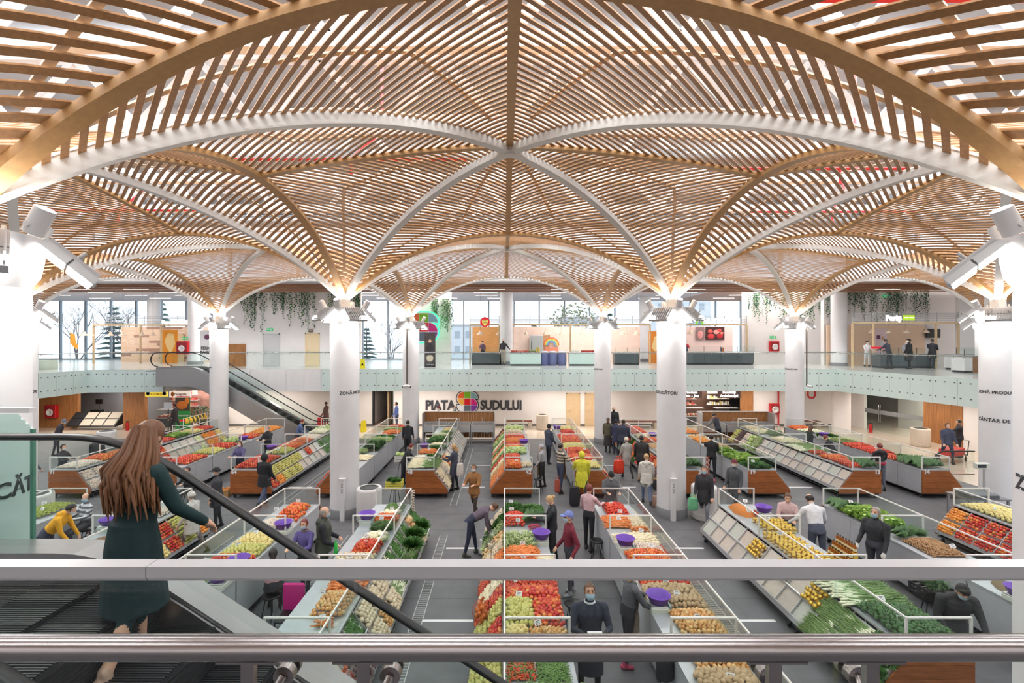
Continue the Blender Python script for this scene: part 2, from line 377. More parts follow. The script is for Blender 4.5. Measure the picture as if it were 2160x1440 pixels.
def column(x, y, label, flood=True, letters=(), light=0):
    x += GX
    t = thing('column', label, 'column', (x, y, 0))
    put('shaft', m_shaft, t); put('base_ring', m_ring, t); put('capital', m_cap, t); put('steel_post', m_post, t)
    for (txt, size, ang, z) in letters: wrap_text(txt, size, .44, ang, z, t)
    if flood:
        for k, a in enumerate((PI / 4, 3 * PI / 4, 5 * PI / 4, 7 * PI / 4)):
            f = put('floodlight', m_flood, t, (.72 * math.cos(a), .72 * math.sin(a), 6.28))
            f.rotation_euler = (-.75, 0, a - PI / 2)
            put('lens', m_lens, f)
        for k, a in enumerate((.0, PI / 2, PI, 3 * PI / 2)):
            s = put('uplight', m_spot, t, (.62 * math.cos(a), .62 * math.sin(a), 6.5)); s.rotation_euler = (0, .5, a)
            put('lens', m_spotlens, s)
        if light:
            area_light('uplight_beam', (0, 0, 6.78), (.9, .9), light, (0, 0, 1), (1, .93, .85), t)
            for sx in (-1, 1): area_light('floodlight_beam', (sx * .75, -.3, 6.2), (.5, .6), light * .5, (sx * .5, -.35, -1), (1, .98, .95), t)
    return t
ZP = 'ZONĂ PRODUCĂTORI'
column(-5.15, 4.4, 'huge white round column cut by the left picture edge', letters=((ZP, .2, .55, 4.1),), light=20)
column(5.3, 4.4, 'huge white round column cut by the right picture edge', letters=((ZP, .2, .3, 4.12), ), light=20)
column(-15.45, 14.8, 'white round column at the left edge behind the escalator handrail', letters=((ZP, .13, .5, 3.87),), light=45)
cL = column(-5.15, 14.8, 'large white round column left of the central aisle in the middle row', letters=((ZP, .13, 1.5, 3.87),), light=45)
cR = column(5.15, 14.8, 'large white round column right of the central aisle in the middle row', letters=((ZP, .13, -1.45, 3.87),), light=45)
column(15.45, 14.8, 'white round column beside the platform scale', letters=((ZP, .13, -.55, 3.87), ('CÂNTAR DE CONTROL', .15, -.25, 3.0)), light=45)
column(-25.75, 25.2, 'white round column far left behind the stalls', light=0)
column(-15.45, 25.2, 'slim white round column in front of the far escalator', letters=((ZP, .1, -1.5, 4.05),), light=45)
column(-5.15, 25.2, 'slim white round column left of the wall sign', light=45)
column(5.15, 25.2, 'slim white round column right of the wall sign', letters=((ZP, .1, -1.4, 3.95),), light=45)
column(15.45, 25.2, 'slim white round column behind stall fourteen', letters=((ZP, .1, -1.4, 3.95),), light=45)
column(25.75, 25.2, 'white round column far right behind the balcony', light=0)
for x in (-5.15, 5.15):   # service boxes on the two middle columns
    t = thing('socket_post', 'slim white socket post on the foot of the %s middle column' % ('left' if x < 0 else 'right'), 'socket post', (x + GX + (.1 if x < 0 else -.12), 14.8 - .5, 0))
    MB().box(-.07, -.05, 0, .07, .04, 1.25).build('housing', white, t); MB().box(-.1, -.07, 1.25, .1, .05, 1.29).build('cap', white, t)
    for q in range(4): MB().box(-.03, -.055, .85 + q * .08, .03, -.05, .9 + q * .08).build('socket', grey_panel, t)
for x, lab in ((-5.15, 'pair of white cameras on a pole in front of the left slim column'), (15.45, 'white camera on a pole in front of the right slim column')):
    t = thing('security_camera', lab, 'camera', (x + (.0 if x < 0 else .42), 25.2 - .52, 0))
    MB().cyl((0, 0, 3.1), (0, 0, 6.1), .035, n=8).build('pole', M('bronze_pole', (110, 98, 92), .4, .4), t)
    for s in ((-1, 1) if x < 0 else (1,)):
        c = MB(); c.cyl((0, 0, 3.12), (s * .2, -.12, 3.06), .06, n=10); c.cyl((s * .2, -.12, 3.06), (s * .22, -.13, 3.055), .05, .045, n=10, m=1)
        c.build('camera_head', [white, black], t)

# ------------------------------------------------------------------ the timber vaults
RE, ZE, RD, ZD = 7.35, 8.87, 11.4, 9.3
def ze(u): return ZE - (RE - math.sqrt(max(0, RE * RE - u * u)))
def zd(r): return ZD - (RD - math.sqrt(max(0, RD * RD - r * r)))
LIFT = .17
def zridge(s):   # s: 0 at the bay centre .. 1 at the edge middle
    return (ZD + LIFT) + (ZE - ZD - LIFT) * s ** 1.7
RT2 = math.sqrt(2); RMAX = HX * RT2
def surf(r, w, sx, sy, side):
    """point of the vault skin: r along the half diagonal, w across towards edge or ridge"""
    a = r / RT2
    t = min(a, HX - a)
    if a <= HX / 2: zE = zridge(2 * a / HX)
    else: zE = ze(2 * a - HX)
    z0 = zd(r) + LIFT
    z = z0 + (zE - z0) * w + 4 * w * (1 - w) * .022 * (t * RT2)
    x, y = (a - t * w, a + t * w) if side > 0 else (a + t * w, a - t * w)
    return Vector((x * sx, y * sy * HY / HX, z))
SW, SP, TH = .068, .135, .018
NS = int(RMAX / SP)
slat_meshes = []     # (mesh, centre) in bay coordinates
def slat_geom(r, sx, sy, side, segs):
    a = r / RT2; t = min(a, HX - a)
    if t < .05: return None
    vs = []; w0 = .03 / (t * RT2 + 1e-6)
    for i in range(segs + 1):
        w = w0 + (1 - w0) * i / segs
        for dr in (-SW / 2, SW / 2):
            p = surf(min(max(r + dr, .001), RMAX - .001), w, sx, sy, side); vs.append(p); vs.append(p + Vector((0, 0, TH)))
    fs = []
    for i in range(segs):
        k = i * 4; n = k + 4
        fs += [(k, n, n + 2, k + 2), (k + 1, k + 3, n + 3, n + 1), (k, k + 1, n + 1, n), (k + 2, n + 2, n + 3, k + 3)]
    e = segs * 4; fs += [(0, 2, 3, 1), (e, e + 1, e + 3, e + 2)]
    return vs, fs
SLATS = []
for sx in (-1, 1):
    for sy in (-1, 1):
        for side in (-1, 1):
            for i in range(2, NS):
                r = i * SP
                g = slat_geom(r, sx, sy, side, max(3, min(8, int(min(r / RT2, HX - r / RT2) * 3.2))))
                if g:
                    c = sum(g[0], Vector()) / len(g[0])
                    me = bpy.data.meshes.new('slat'); me.from_pydata(g[0], [], g[1]); me.materials.append(oak)
                    SLATS.append((me, c, g))
# ribs, beams and battens of one bay (shared by all bays)
def half_rib(sx, sy):
    pts = [(sx * r / RT2, sy * r / RT2 * HY / HX, zd(r)) for r in np.linspace(.06, RMAX - .05, 22)]
    mb = MB(); mb.sweep(pts, [(-.095, 0), (.095, 0), (.095, .03), (.055, .03), (.055, .2), (.075, .2), (.075, .225), (-.075, .225), (-.075, .2), (-.055, .2), (-.055, .03), (-.095, .03)])
    return mesh_of(mb, 'rib', white_steel)
RIBS = [half_rib(sx, sy) for sx in (-1, 1) for sy in (-1, 1)]
def edge_arch(axis, mat):
    h = HX if axis == 'x' else HY
    pts = []
    for u in np.linspace(-h + .1, h - .1, 29):
        z = ze(abs(u) * HX / h) - .07
        pts.append((u, 0, z) if axis == 'x' else (0, u, z))
    mb = MB(); mb.sweep(pts, [(-.1, 0), (.1, 0), (.1, .09), (-.1, .09)])
    return mesh_of(mb, 'edge_beam', mat)
EDGE_X = edge_arch('x', oak_beam); EDGE_Y = edge_arch('y', oak_beam); EDGE_XW = edge_arch('x', white_steel)
def ridge(dx, dy):
    h = HX if dx else HY
    pts = [(dx * s * h, dy * s * h, zridge(s) - .06) for s in np.linspace(.02, .985, 12)]
    mb = MB(); mb.sweep(pts, [(-.07, 0), (.07, 0), (.07, .08), (-.07, .08)]); return mesh_of(mb, 'ridge_beam', oak_beam)
RIDGES = [ridge(1, 0), ridge(-1, 0), ridge(0, 1), ridge(0, -1)]
def batten_mesh(sx, sy, side, w):
    pts = [surf(r, w, sx, sy, side) + Vector((0, 0, .05)) for r in np.linspace(1.0, RMAX - .7, 16)]
    mb = MB(); mb.sweep(pts, [(-.04, 0), (.04, 0), (.04, .02), (-.04, .02)]); return mesh_of(mb, 'batten', batten)
BATTENS = [batten_mesh(sx, sy, s, w) for sx in (-1, 1) for sy in (-1, 1) for s in (-1, 1) for w in (.5,)]
m_boss = mesh_of(MB().cyl((0, 0, ZD - .03), (0, 0, ZD + .24), .12, n=12), 'crown_boss', white_steel)
def bay(cx, cy, label, near=True, far_edge=None, right=True, left=True, keep=None):
    cx += GX
    t = thing('timber_vault', label, 'vault', (cx, cy, 0), kind='structure')
    for me in RIBS: put('rib', me, t)
    for me in RIDGES: put('ridge_beam', me, t)
    if cy < 15:
        for me in BATTENS: put('batten', me, t)
    put('crown_boss', m_boss, t)
    if near: put('edge_beam', EDGE_X, t, (0, -HY, 0))
    if far_edge: put('edge_beam', far_edge, t, (0, HY, 0))
    if right: put('edge_beam', EDGE_Y, t, (HX, 0, 0))
    if left: put('edge_beam', EDGE_Y, t, (-HX, 0, 0))
    def vis(e):
        c = e[1]; x, y, z = cx + c.x, cy + c.y, c.z - EYE
        if y < 1.0: return -1
        if abs(x / y) > 1.12 or z / y > .76: return -1
        ext = max(abs(e[2][0][-1].x - e[2][0][0].x), .2); return ext / y
    order = sorted(SLATS, key=vis, reverse=True)
    for e in order[:300]: put('slat', e[0], t)
    mb = MB()
    for e in order[300:]: mb.add(e[2][0], e[2][1])
    o = mb.build('slat_field', oak, t); o['kind'] = 'stuff'
    return t
bays = {(0, -.8): 'timber slat vault right above the camera', (-10.3, -.8): 'timber slat vault at the top left picture corner', (10.3, -.8): 'timber slat vault at the top right picture corner',
        (0, 9.6): 'largest timber slat vault, crown over the near stalls in the centre', (-10.3, 9.6): 'timber slat vault left of the largest central one', (10.3, 9.6): 'timber slat vault right of the largest central one',
        (0, 20.0): 'timber slat vault in the centre of the far row', (-10.3, 20.0): 'timber slat vault left of centre in the far row', (10.3, 20.0): 'timber slat vault right of centre in the far row',
        (-20.6, 20.0): 'leftmost timber slat vault of the far row', (20.6, 20.0): 'rightmost timber slat vault of the far row'}
for (cx, cy), lab in bays.items():
    bay(cx, cy, lab, near=True, far_edge=EDGE_XW if cy > 19 else None, right=True, left=(cx <= -10.3 and cy < 19) or cx < -20)
# ------------------------------------------------------------------ gallery slab, fascia, balustrades
soffit = M('soffit', (228, 224, 222), .7)
slab = MB()
slab.prism([(-46, 27.5), (46, 27.5), (46, 41.2), (-46, 41.2)], 'z', 2.55, ZM)
slab.prism([(-46, 12), (-24.8, 12), (-23.8, 23.9), (-23.7, 26.7), (-19.6, 27.0), (-19.6, 27.5), (-46, 27.5)], 'z', 2.55, ZM)
slab.prism([(19.4, 27.5), (20.8, 20.3), (21.6, 12), (46, 12), (46, 27.5)], 'z', 2.55, ZM)
struct(slab.build('floor', gallery_floor), 'pale stone gallery floor around the hall', 'floor')
slab = MB(); slab.box(-27, -9, 2.9, 27, 1.24, ZM - .02); slab.box(-27, 1.2, 2.9, -3.35, 3.75, ZM - .02)
struct(slab.build('floor', M('landing_stone', (86, 86, 90), .4, noise=.08, nscale=20)), 'dark stone gallery floor under the camera', 'floor')
m_bolt = MB()
bolt_mat = M('bolt_steel', (110, 120, 122), .4, .7)
def balustrade(p0, p1, label, solid=None, rail=True, idx=[0]):
    p0 = Vector(p0); p1 = Vector(p1); L = (p1 - p0).length; n = max(1, round(L / 1.06)); w = L / n
    t = thing('balcony_front', label, 'balcony', (p0.x, p0.y, 0), math.atan2(p1.y - p0.y, p1.x - p0.x), kind='structure')
    mb = MB(); mb.box(.006, -.05, 2.52, w - .006, -.034, ZM + .0); mp = mesh_of(mb, 'fascia_panel', solid or mint)
    mb = MB()
    for bx in (.12, w / 2, w - .12):
        for bz in (2.86, 3.56): mb.cyl((bx, -.05, bz), (bx, -.068, bz), .032, n=8)
    mbolt = mesh_of(mb, 'bolt_set', bolt_mat)
    mpane = mesh_of(MB().box(.008, -.045, ZM + .02, w - .008, -.03, ZM + 1.06), 'glass_pane', glass_rail)
    for i in range(n):
        a = put('fascia_panel', mp, t, (i * w, 0, 0))
        if solid is None: put('bolt_set', mbolt, a)
        put('glass_pane', mpane, t, (i * w, 0, 0))
    if rail:
        mb = MB(); mb.tube([(0, .04, ZM + .96), (L, .04, ZM + .96)], .022, 8); mb.build('handrail', steel_rail, t)
        mb = MB()
        for i in range(n):
            for q in (.2, w - .2): mb.cyl((i * w + q, -.03, ZM + .86), (i * w + q, .04, ZM + .95), .012, n=6)
        mb.build('rail_brackets', steel_rail, t)
    return t
balustrade((-25.2, 15), (-23.8, 23.9), 'left wing of the mint glass balcony front')
balustrade((-23.8, 23.9), (-23.7, 26.7), 'short left corner of the mint glass balcony front')
balustrade((-23.7, 26.66), (-19.6, 26.96), 'mint glass balcony front left of the far escalator')
balustrade((-17.0, 27.5), (-10.7, 27.5), 'plain white balcony front behind the far escalator', solid=white)
balustrade((-10.7, 27.44), (19.4, 27.44), 'long mint glass balcony front across the back of the hall')
balustrade((19.4, 27.4), (20.8, 20.3), 'angled mint glass balcony front on the right')
balustrade((20.8, 20.3), (21.6, 12), 'right wing of the mint glass balcony front')

# ------------------------------------------------------------------ back walls, doors
# ground floor back wall with openings
def wallbox(name, label, x0, x1, y0, y1, z0, z1, mat=None):
    return struct(MB().box(x0, y0, z0, x1, y1, z1).build(name, mat or wall_white), label, 'wall')
YB = 30.1
wallbox('wall_back_ground', 'white ground-floor wall carrying the market sign', -7.2, 11.2, YB, YB + .3, 0, 2.55)
wallbox('wall_back_ground', 'white ground-floor wall behind the far escalator', -18.0, -8.45, YB, YB + .3, 0, 2.55)
wallbox('wall_back_ground', 'white ground-floor wall right of the shop with brown signs', 15.9, 22.1, YB, YB + .3, 0, 2.55)
wallbox('wall_corridor', 'back wall of the side corridor', -10.5, -4, 37, 37.2, 0, 2.55)
wallbox('wall_corridor', 'right wall of the side corridor', -7.2, -7.05, YB + .3, 37, 0, 2.55)
wallbox('wall_corridor', 'left wall of the side corridor', -8.75, -8.6, YB + .3, 37, 0, 2.55)
struct(MB().box(-8.6, YB, .0, -7.2, 37, .012).build('floor', M('corridor_carpet', (150, 128, 112), .7)), 'brown floor of the side corridor', 'floor')
b = MB(); b.box(-8.5, YB - .03, 0, -8.42, YB + .3, 2.3); b.box(-7.23, YB - .03, 0, -7.15, YB + .3, 2.3); b.box(-8.5, YB - .03, 2.22, -7.15, YB + .3, 2.3)
struct(b.build('trim_corridor', dark_metal), 'dark metal frame around the corridor opening', 'door frame')
t = thing('door', 'wooden leaf standing open in the corridor', 'door', (-7.55, YB + .1, 0)); MB().box(0, 0, .02, .05, .85, 2.15).build('leaf', beige_wood, t); MB().box(-.05, .7, .95, 0, .8, 1.05).build('handle', steel, t)
def door(n, x0, x1, y, z0, h, label, leaf=None):
    t = thing(f'door_{n}', label, 'door', (x0, y, z0), kind='structure'); w = x1 - x0; lf = leaf or beige_wood
    b = MB(); b.box(-.07, -.05, 0, 0, .0, h + .07); b.box(w, -.05, 0, w + .07, .0, h + .07); b.box(-.07, -.05, h, w + .07, .0, h + .07); b.build('frame', lf, t)
    MB().box(.005, -.03, .01, w - .005, -.005, h - .005).build('leaf', lf, t)
    h_ = MB(); h_.tube([(.08, -.03, 1.0), (.08, -.08, 1.0), (.2, -.08, 1.0)], .012, 6); h_.build('handle', steel, t)
    return t
door(1, 4.0, 4.75, YB, 0, 2.05, 'pale wooden door left of the slim column under the balcony')
door(2, 5.2, 5.95, YB, 0, 2.05, 'pale wooden door half hidden by the slim column')
for i, (x0, x1) in enumerate(((-7.2, 11.2), (-18, -8.45), (15.9, 22))):
    struct(MB().box(x0, YB - .02, 0, x1, YB, .1).build(f'baseboard_back', dark_metal), ('dark baseboard below the market sign', 'dark baseboard behind the far escalator', 'dark baseboard right of the brown shop')[i], 'baseboard')
# market sign
sgn = thing('market_sign', 'market sign reading PIATA SUDULUI in grey letters around a colourful S', 'sign', (0, YB - .02, 0))
def px2(px, py, d=YB): p = at(px, py, d); return p[0], p[2]
x0, z0 = px2(928.5, 855); text('lettering', 'PIATA', .82, ink, sgn, (x0, 0, z0), depth=.05, bold=.035, squeeze=.86)
x0, z0 = px2(1057, 855); text('lettering', 'SUDULUI', .82, ink, sgn, (x0, 0, z0), depth=.05, bold=.035, squeeze=.80)
def s_outline(cx, cz, s, grow=0.):
    """outline of the S emblem: 3 x 3 cells with rounded lobes; s = cell size"""
    g = grow; P = []
    def arc(ax, az, r, a0, a1, n=8):
        for i in range(n + 1):
            a = math.radians(a0 + (a1 - a0) * i / n); P.append((cx + ax + r * math.cos(a), cz + az + r * math.sin(a)))
    arc(.5 * s, .5 * s, s + g, 90, 10)                # top right lobe
    P.append((cx + 1.5 * s + g * .6, cz + .5 * s - g))
    arc(.5 * s, -.5 * s, s + g, 82, -90, 14)          # lower right bulge
    arc(-.5 * s, -.5 * s, s + g, 270, 190)
    P.append((cx - 1.5 * s - g * .6, cz - .5 * s + g))
    arc(-.5 * s, .5 * s, s + g, 262, 90, 14)
    return P
def s_emblem(parent, cx, cz, s, y, back_mat):
    MB().prism(s_outline(cx, cz, s, s * .22), 'y', y, y + .05).build('emblem_back', back_mat, parent)
    MB().prism(s_outline(cx, cz, s, s * .07), 'y', y - .012, y).build('emblem_border', white, parent)
    cols = [[(222, 98, 30), (120, 184, 30), (128, 172, 190)], [(226, 172, 72), (214, 20, 34), (206, 30, 128)], [(226, 230, 240), (92, 104, 122), (120, 52, 160)]]
    for r in range(3):
        for c in range(3):
            m = M('emblem_%d%d' % (r, c), cols[r][c], .4)
            x0 = cx + (c - 1.5) * s; x1 = x0 + s; z1 = cz + (1.5 - r) * s; z0 = z1 - s; g = .03 * s
            x0 += g; x1 -= g; z0 += g; z1 -= g; q = []
            def arc(ax, az, rr, a0, a1):
                return [(ax + rr * math.cos(math.radians(a0 + (a1 - a0) * i / 6)), az + rr * math.sin(math.radians(a0 + (a1 - a0) * i / 6))) for i in range(7)]
            w = s - 2 * g
            if (r, c) == (0, 0): q = [(x1, z0), (x1, z1)] + arc(x1, z0, w, 90, 180)
            elif (r, c) == (0, 2): q = [(x0, z1)] + arc(x0, z0, w, 90, 0)[1:] + [(x0, z0)]
            elif (r, c) == (1, 0): q = [(x1, z0), (x1, z1), (x0, z1)] + arc(x1, z1, w, 180, 270)[1:-1]
            elif (r, c) == (1, 2): q = [(x0, z0)] + [(x0, z1)] + arc(x0, z0, w, 90, 0)[1:]
            elif (r, c) == (2, 0): q = [(x0, z1), (x1, z1), (x1, z0)] + arc(x1, z1, w, 270, 180)[1:-1]
            elif (r, c) == (2, 2): q = [(x0, z1), (x1, z1)] + arc(x0, z1, w, 0, -90)[1:]
            else: q = [(x0, z0), (x1, z0), (x1, z1), (x0, z1)]
            MB().prism(q, 'y', y - .022, y - .012).build('emblem_cell', m, parent)
x0, z0 = px2(986, 847); s_emblem(sgn, x0, z0, .43, -.01, ink)

# ------------------------------------------------------------------ gallery: facade windows, walls, gallery columns
frame_mat = M('window_frame', (150, 158, 166), .4, .5)
win_glass = M_glass('window_glass', (240, 246, 250), .02, .6)
xs = [-41 + 2.2 * i for i in range(36)]
wn = 0
for i in range(0, len(xs) - 1, 5):
    wn += 1
    t = thing(f'window_{wn}', f'floor-to-ceiling gallery window strip, {ords[wn - 1]} from the left', 'window', (0, 41.0, 0), kind='structure')
    seg = xs[i:i + 6]
    for k, x in enumerate(seg[:-1] if i + 6 < len(xs) else seg): MB().box(x - .05, -.1, ZM, x + .05, .1, 8.92).build('mullion', frame_mat, t)
    for a, b_ in zip(seg[:-1], seg[1:]):
        MB().box(a + .05, -.01, ZM + .05, b_ - .05, .01, 8.9).build('pane', win_glass, t)
    MB().box(seg[0], -.06, ZM, seg[-1], .06, ZM + .08).build('sill', frame_mat, t)
wallbox('wall_gallery', 'white gallery wall with two doors and hanging vines', -18.2, -9.4, 30.6, 30.9, ZM, 8.92)
wallbox('wall_gallery', 'white gallery wall pier behind the advertising banner', -6.9, -3.75, 32.4, 32.9, ZM, 8.92)
wallbox('wall_gallery', 'white gallery wall right of the butcher kiosk', 16.9, 22.8, 33.2, 33.5, ZM, 8.92)
wallbox('wall_gallery', 'white gallery wall behind the right kiosk', 21.6, 30.6, 31.8, 32.1, ZM, 8.92)
wallbox('wall_gallery', 'white gallery wall with a grey door at the right', 28.4, 33.5, 29.3, 29.6, ZM, 8.92)
for (x, y, lab) in ((.1, 33.0, 'white gallery column beside the centre kiosk'), (-21.9, 33.2, 'white gallery column beside the orange panel'), (-28.8, 38.5, 'white gallery column before the left windows'), (11.2, 37.5, 'white gallery column before the right windows'), (22.2, 31.2, 'stout white gallery column left of the right kiosk')):
    t = thing('gallery_column', lab, 'column', (x, y, 0), kind='structure')
    MB().lathe([(.46, ZM + .2), (.46, 8.92)], 28).build('shaft', white, t); MB().lathe([(.49, ZM), (.49, ZM + .2), (.46, ZM + .21)], 28).build('base_ring', M('base_ring', (128, 130, 134)), t)
door(3, -15.7, -14.75, 30.6, ZM, 2.05, 'grey door with push bars in the gallery wall', leaf=M('grey_door', (206, 206, 206), .5))
d4 = door(4, -12.95, -12.15, 30.6, ZM, 2.1, 'open cream doorway in the gallery wall', leaf=M('cream_door', (236, 214, 176), .5))
door(5, 29.9, 30.7, 29.3, ZM, 2.0, 'grey door in the right gallery wall', leaf=M('grey_door', (206, 206, 206)))
wallbox('trim_1', 'brown panel on the gallery wall by the escalator', -18.0, -16.9, 30.5, 30.6, ZM, ZM + 1.45, wood_wall)
# exit signs, hydrant cabinets
green_sign = M('exit_green', (30, 150, 90), .5, emit=.8)
def small_sign(name, label, cat, p, w, h, mat, txt=None, tm=None):
    t = thing(name, label, cat, p); MB().box(-w / 2, -.03, -h / 2, w / 2, 0, h / 2).build('plate', mat, t)
    if txt: text('lettering', txt, h * .7, tm or white, t, (0, -.035, 0), depth=.004)
    return t
for (px, py, d, lab) in ((569, 695, 30.58, 'green exit sign above the grey gallery door'), (390, 713.5, 32.76, 'green exit sign on the gallery column by the red cabinet'), (1868, 624, 31.7, 'green exit sign hanging before the right vines'), (2061, 689, 29.25, 'green exit sign above the right gallery door'), (1630, 711, 33.1, 'green exit sign above the gallery hydrant cabinet')):
    s_ = small_sign('exit_sign', lab, 'sign', at(px, py, d), .42, .16, green_sign)
    mb = MB(); mb.box(-.16, -.034, -.015, -.02, -.03, .015); mb.prism([(-.16, -.05), (-.16, .05), (-.2, 0)], 'y', -.034, -.03); mb.box(.05, -.034, -.05, .12, -.03, .05); mb.build('arrow', white, s_)
small_sign('restroom_sign', 'small brown restroom sign above the cream doorway', 'sign', at(656, 697, 30.58), .3, .22, M('brown_sign', (120, 96, 84)), 'WC')
def hydrant(label, p, w=.75, h=.85):
    t = thing('hydrant_cabinet', label, 'cabinet', p); MB().rbox(-w / 2, -.22, -h / 2, w / 2, 0, h / 2, .02).build('body', red_paint, t)
    MB().box(-w / 2 + .06, -.235, -h / 2 + .06, w / 2 - .06, -.22, h / 2 - .06).build('door', M('hydrant_door', (150, 40, 48), .3), t)
    b = MB(); b.lathe([(.0, 0), (.2, 0), (.22, .02), (.2, .05), (.12, .05), (.12, .02), (0, .02)], 16, mat=Matrix.Translation((0, -.24, -.05)) @ Matrix.Rotation(PI / 2, 4, 'X')); b.build('hose_reel', M('hose_white', (226, 222, 220)), t)
hydrant('red hydrant cabinet on the gallery by the far escalator', at(388, 733, 32.78), .8, .9)
hydrant('red hydrant cabinet on the gallery wall right of the butcher kiosk', at(1631, 730, 33.2), .65, .72)
hydrant('red hydrant cabinet on the left wooden wall', (-28.3, 29.41, 1.05), .7, .8)
hydrant('red hydrant cabinet under the balcony on the right', at(1631, 861, 30.1), .6, .65)
pp = MB(); pp.tube([at(1642, 822, 30), (at(1642, 880, 30)[0], 30, 0)], .05, 8); pp.build('red_pipe', red_paint); tag(bpy.data.objects['red_pipe'], 'red vertical pipe beside the lower hydrant cabinet', 'pipe')
pp = MB(); pp.tube([(at(1704, 824, 29)[0], 29, 2.56), at(1704, 834, 29), at(1708, 839, 29), at(1716, 839, 29), at(1719, 834, 29), (at(1719, 824, 29)[0], 29, 2.56)], .055, 8); tag(pp.build('valve_pipe', red_paint), 'bent red valve pipe hanging under the balcony', 'pipe')
# ------------------------------------------------------------------ kiosks on the gallery
tile_pink = M('kiosk_tile', (240, 214, 200), .35, noise=.04, nscale=3)
grey_counter = M('counter_grey', (84, 92, 96), .35)
mint_panel = M('counter_mint', (206, 226, 220), .3)
pend_mat = M('pendant_shade', (206, 186, 164), .5)
def pendant(p, label, big=1.0):
    t = thing('pendant_lamp', label, 'lamp', p, group='pendant lamps of the gallery kiosks')
    r = .2 * big
    MB().lathe([(r, -.2), (r * .85, -.13), (r * .4, -.04), (r * .28, .06), (r * .12, .1)], 16).build('shade', pend_mat, t)
    MB().cyl((0, 0, .08), (0, 0, 8.93 - p[2]), .008, n=6).build('cable', dark_metal, t)
    MB().ell((0, 0, -.15), (.05, .05, .05), 8, 6).build('bulb', lamp_white, t)
def kiosk(x0, x1, y, depth, label, back=None, posts=(), rails=True):
    t = thing('gallery_kiosk', label, 'kiosk', (0, y, 0)); zt = 6.52
    MB().box(x0, -.05, zt, x1, .05, zt + .12).build('header', beige_wood, t)
    for x in (x0, x1) + tuple(posts): MB().box(x - .05, -.05, ZM, x + .05, .05, zt).build('post', beige_wood, t)
    if rails:
        for k in range(5): MB().box(x0, -.03, zt + .2 + k * .11, x1, .0, zt + .23 + k * .11).build('rail', M('rail_white', (176, 178, 182), .4), t)
        n = max(2, int((x1 - x0) / 1.2))
        for k in range(n + 1):
            xx = x0 + (x1 - x0) * k / n; MB().box(xx - .02, 0, zt + .12, xx + .02, .03, zt + .7).build('upright', M('rail_white', (222, 222, 224)), t)
    if back:
        MB().box(x0, depth, ZM, x1, depth + .1, zt).build('back_wall', back, t)
    return t
def counter(x0, x1, y, label, mat, h=1.05, panes=True, depth=.75):
    t = thing('display_counter', label, 'counter', (x0, y, ZM)); w = x1 - x0
    MB().box(0, 0, .1, w, depth, h * .82).build('body', mat, t)
    MB().box(.03, .05, 0, w - .03, depth - .05, .1).build('plinth', dark_metal, t)
    n = max(1, round(w / 1.1))
    for k in range(n): MB().box(w * k / n + .02, -.015, .14, w * (k + 1) / n - .02, 0, h * .78).build('panel', mat, t)
    MB().box(-.02, -.03, h * .82, w + .02, depth, h * .86).build('worktop', alu, t)
    if panes:
        MB().box(0, .0, h * .86, w, .012, h + .22).build('glass_pane', glass, t); MB().box(0, 0, h + .22, w, .45, h + .235).build('shelf_glass', glass, t)
        for k in range(n + 1): MB().box(w * k / n - .01, .0, h * .86, w * k / n + .01, .02, h + .23).build('upright', dark_metal, t)
    return t
kiosk(-2.45, -.4, 33, 2.4, 'small gallery kiosk with a timber back wall', M('kiosk_wood', (206, 150, 92), .5, noise=.12, nscale=3, stretch=(.6, 5, 5)))
kiosk(.55, 10.2, 33, 2.4, 'wide gallery kiosk with pink tiled back wall', tile_pink, (7.2, 4.6))
kiosk(12.3, 17.0, 33, 2.0, 'butcher kiosk on the gallery with meat posters', M('butcher_tile', (242, 214, 206), .4), ())
kiosk(-29.8, -17.6, 34, 2.6, 'long kiosk on the left gallery with plank wall', None, (-26.4, -24.9, -22.7))
kr = kiosk(21.7, 28.3, 29.3, 2.3, 'beige kiosk on the right gallery', M('beige_panel', (238, 208, 180), .5, noise=.02), (23.0, 26.9))
# plank back wall of the left kiosk: staggered boards
pw = thing('plank_wall', 'light and dark timber plank wall of the left gallery kiosk', 'plank wall', (-29.9, 36.55, ZM))
pm = [M('plank_light', (214, 184, 158), .6, rnd=.05), M('plank_dark', (158, 124, 106), .6, rnd=.05)]
r_ = random.Random(5); bm = {}
for row in range(13):
    x = -.6 * (row % 2)
    while x < 5.6:
        w = r_.choice((.8, 1.2, 1.6)); a = max(0, x); e = min(5.6, x + w)
        if e - a > .1: MB().box(a, r_.uniform(-.012, 0), row * .21 + .004, e - .006, .05, row * .21 + .206).build('plank', pm[1 if r_.random() < .25 else 0], pw)
        x += w
wallbox('wall_kiosk', 'cream wall of the left gallery kiosk', -24.3, -21.0, 36.5, 36.7, ZM, 6.5, M('cream_wall', (246, 226, 210), .6))
t = door(6, -26.0, -25.0, 36.5, ZM, 2.1, 'pale door in the plank wall of the left kiosk')
op = thing('orange_screen', 'orange panel with a pale leaf shape in the left kiosk', 'screen', at(358, 727, 34.5)); MB().box(-.6, -.03, -1.4, .6, 0, 1.1).build('board', M('orange_board', (238, 154, 46), .5), op)
MB().prism([(-.35, .3), (-.1, .85), (.3, .8), (.42, .1), (.2, -.45), (.05, -.6), (-.2, -.2)], 'y', -.04, -.03).build('leaf_shape', M('pale_yellow', (246, 214, 150), .5), op)
op = thing('orange_screen', 'orange partition with pale shapes right of the centre kiosk', 'screen', at(1380, 727, 34.5)); MB().box(-.42, -.04, -1.7, .42, 0, 1.0).build('board', M('orange_board2', (222, 136, 44), .5), op)
MB().prism([(-.2, -.2), (0, .6), (.3, .7), (.3, -.3), (.05, -.5)], 'y', -.05, -.04).build('shape', M('pale_yellow', (246, 214, 150)), op)
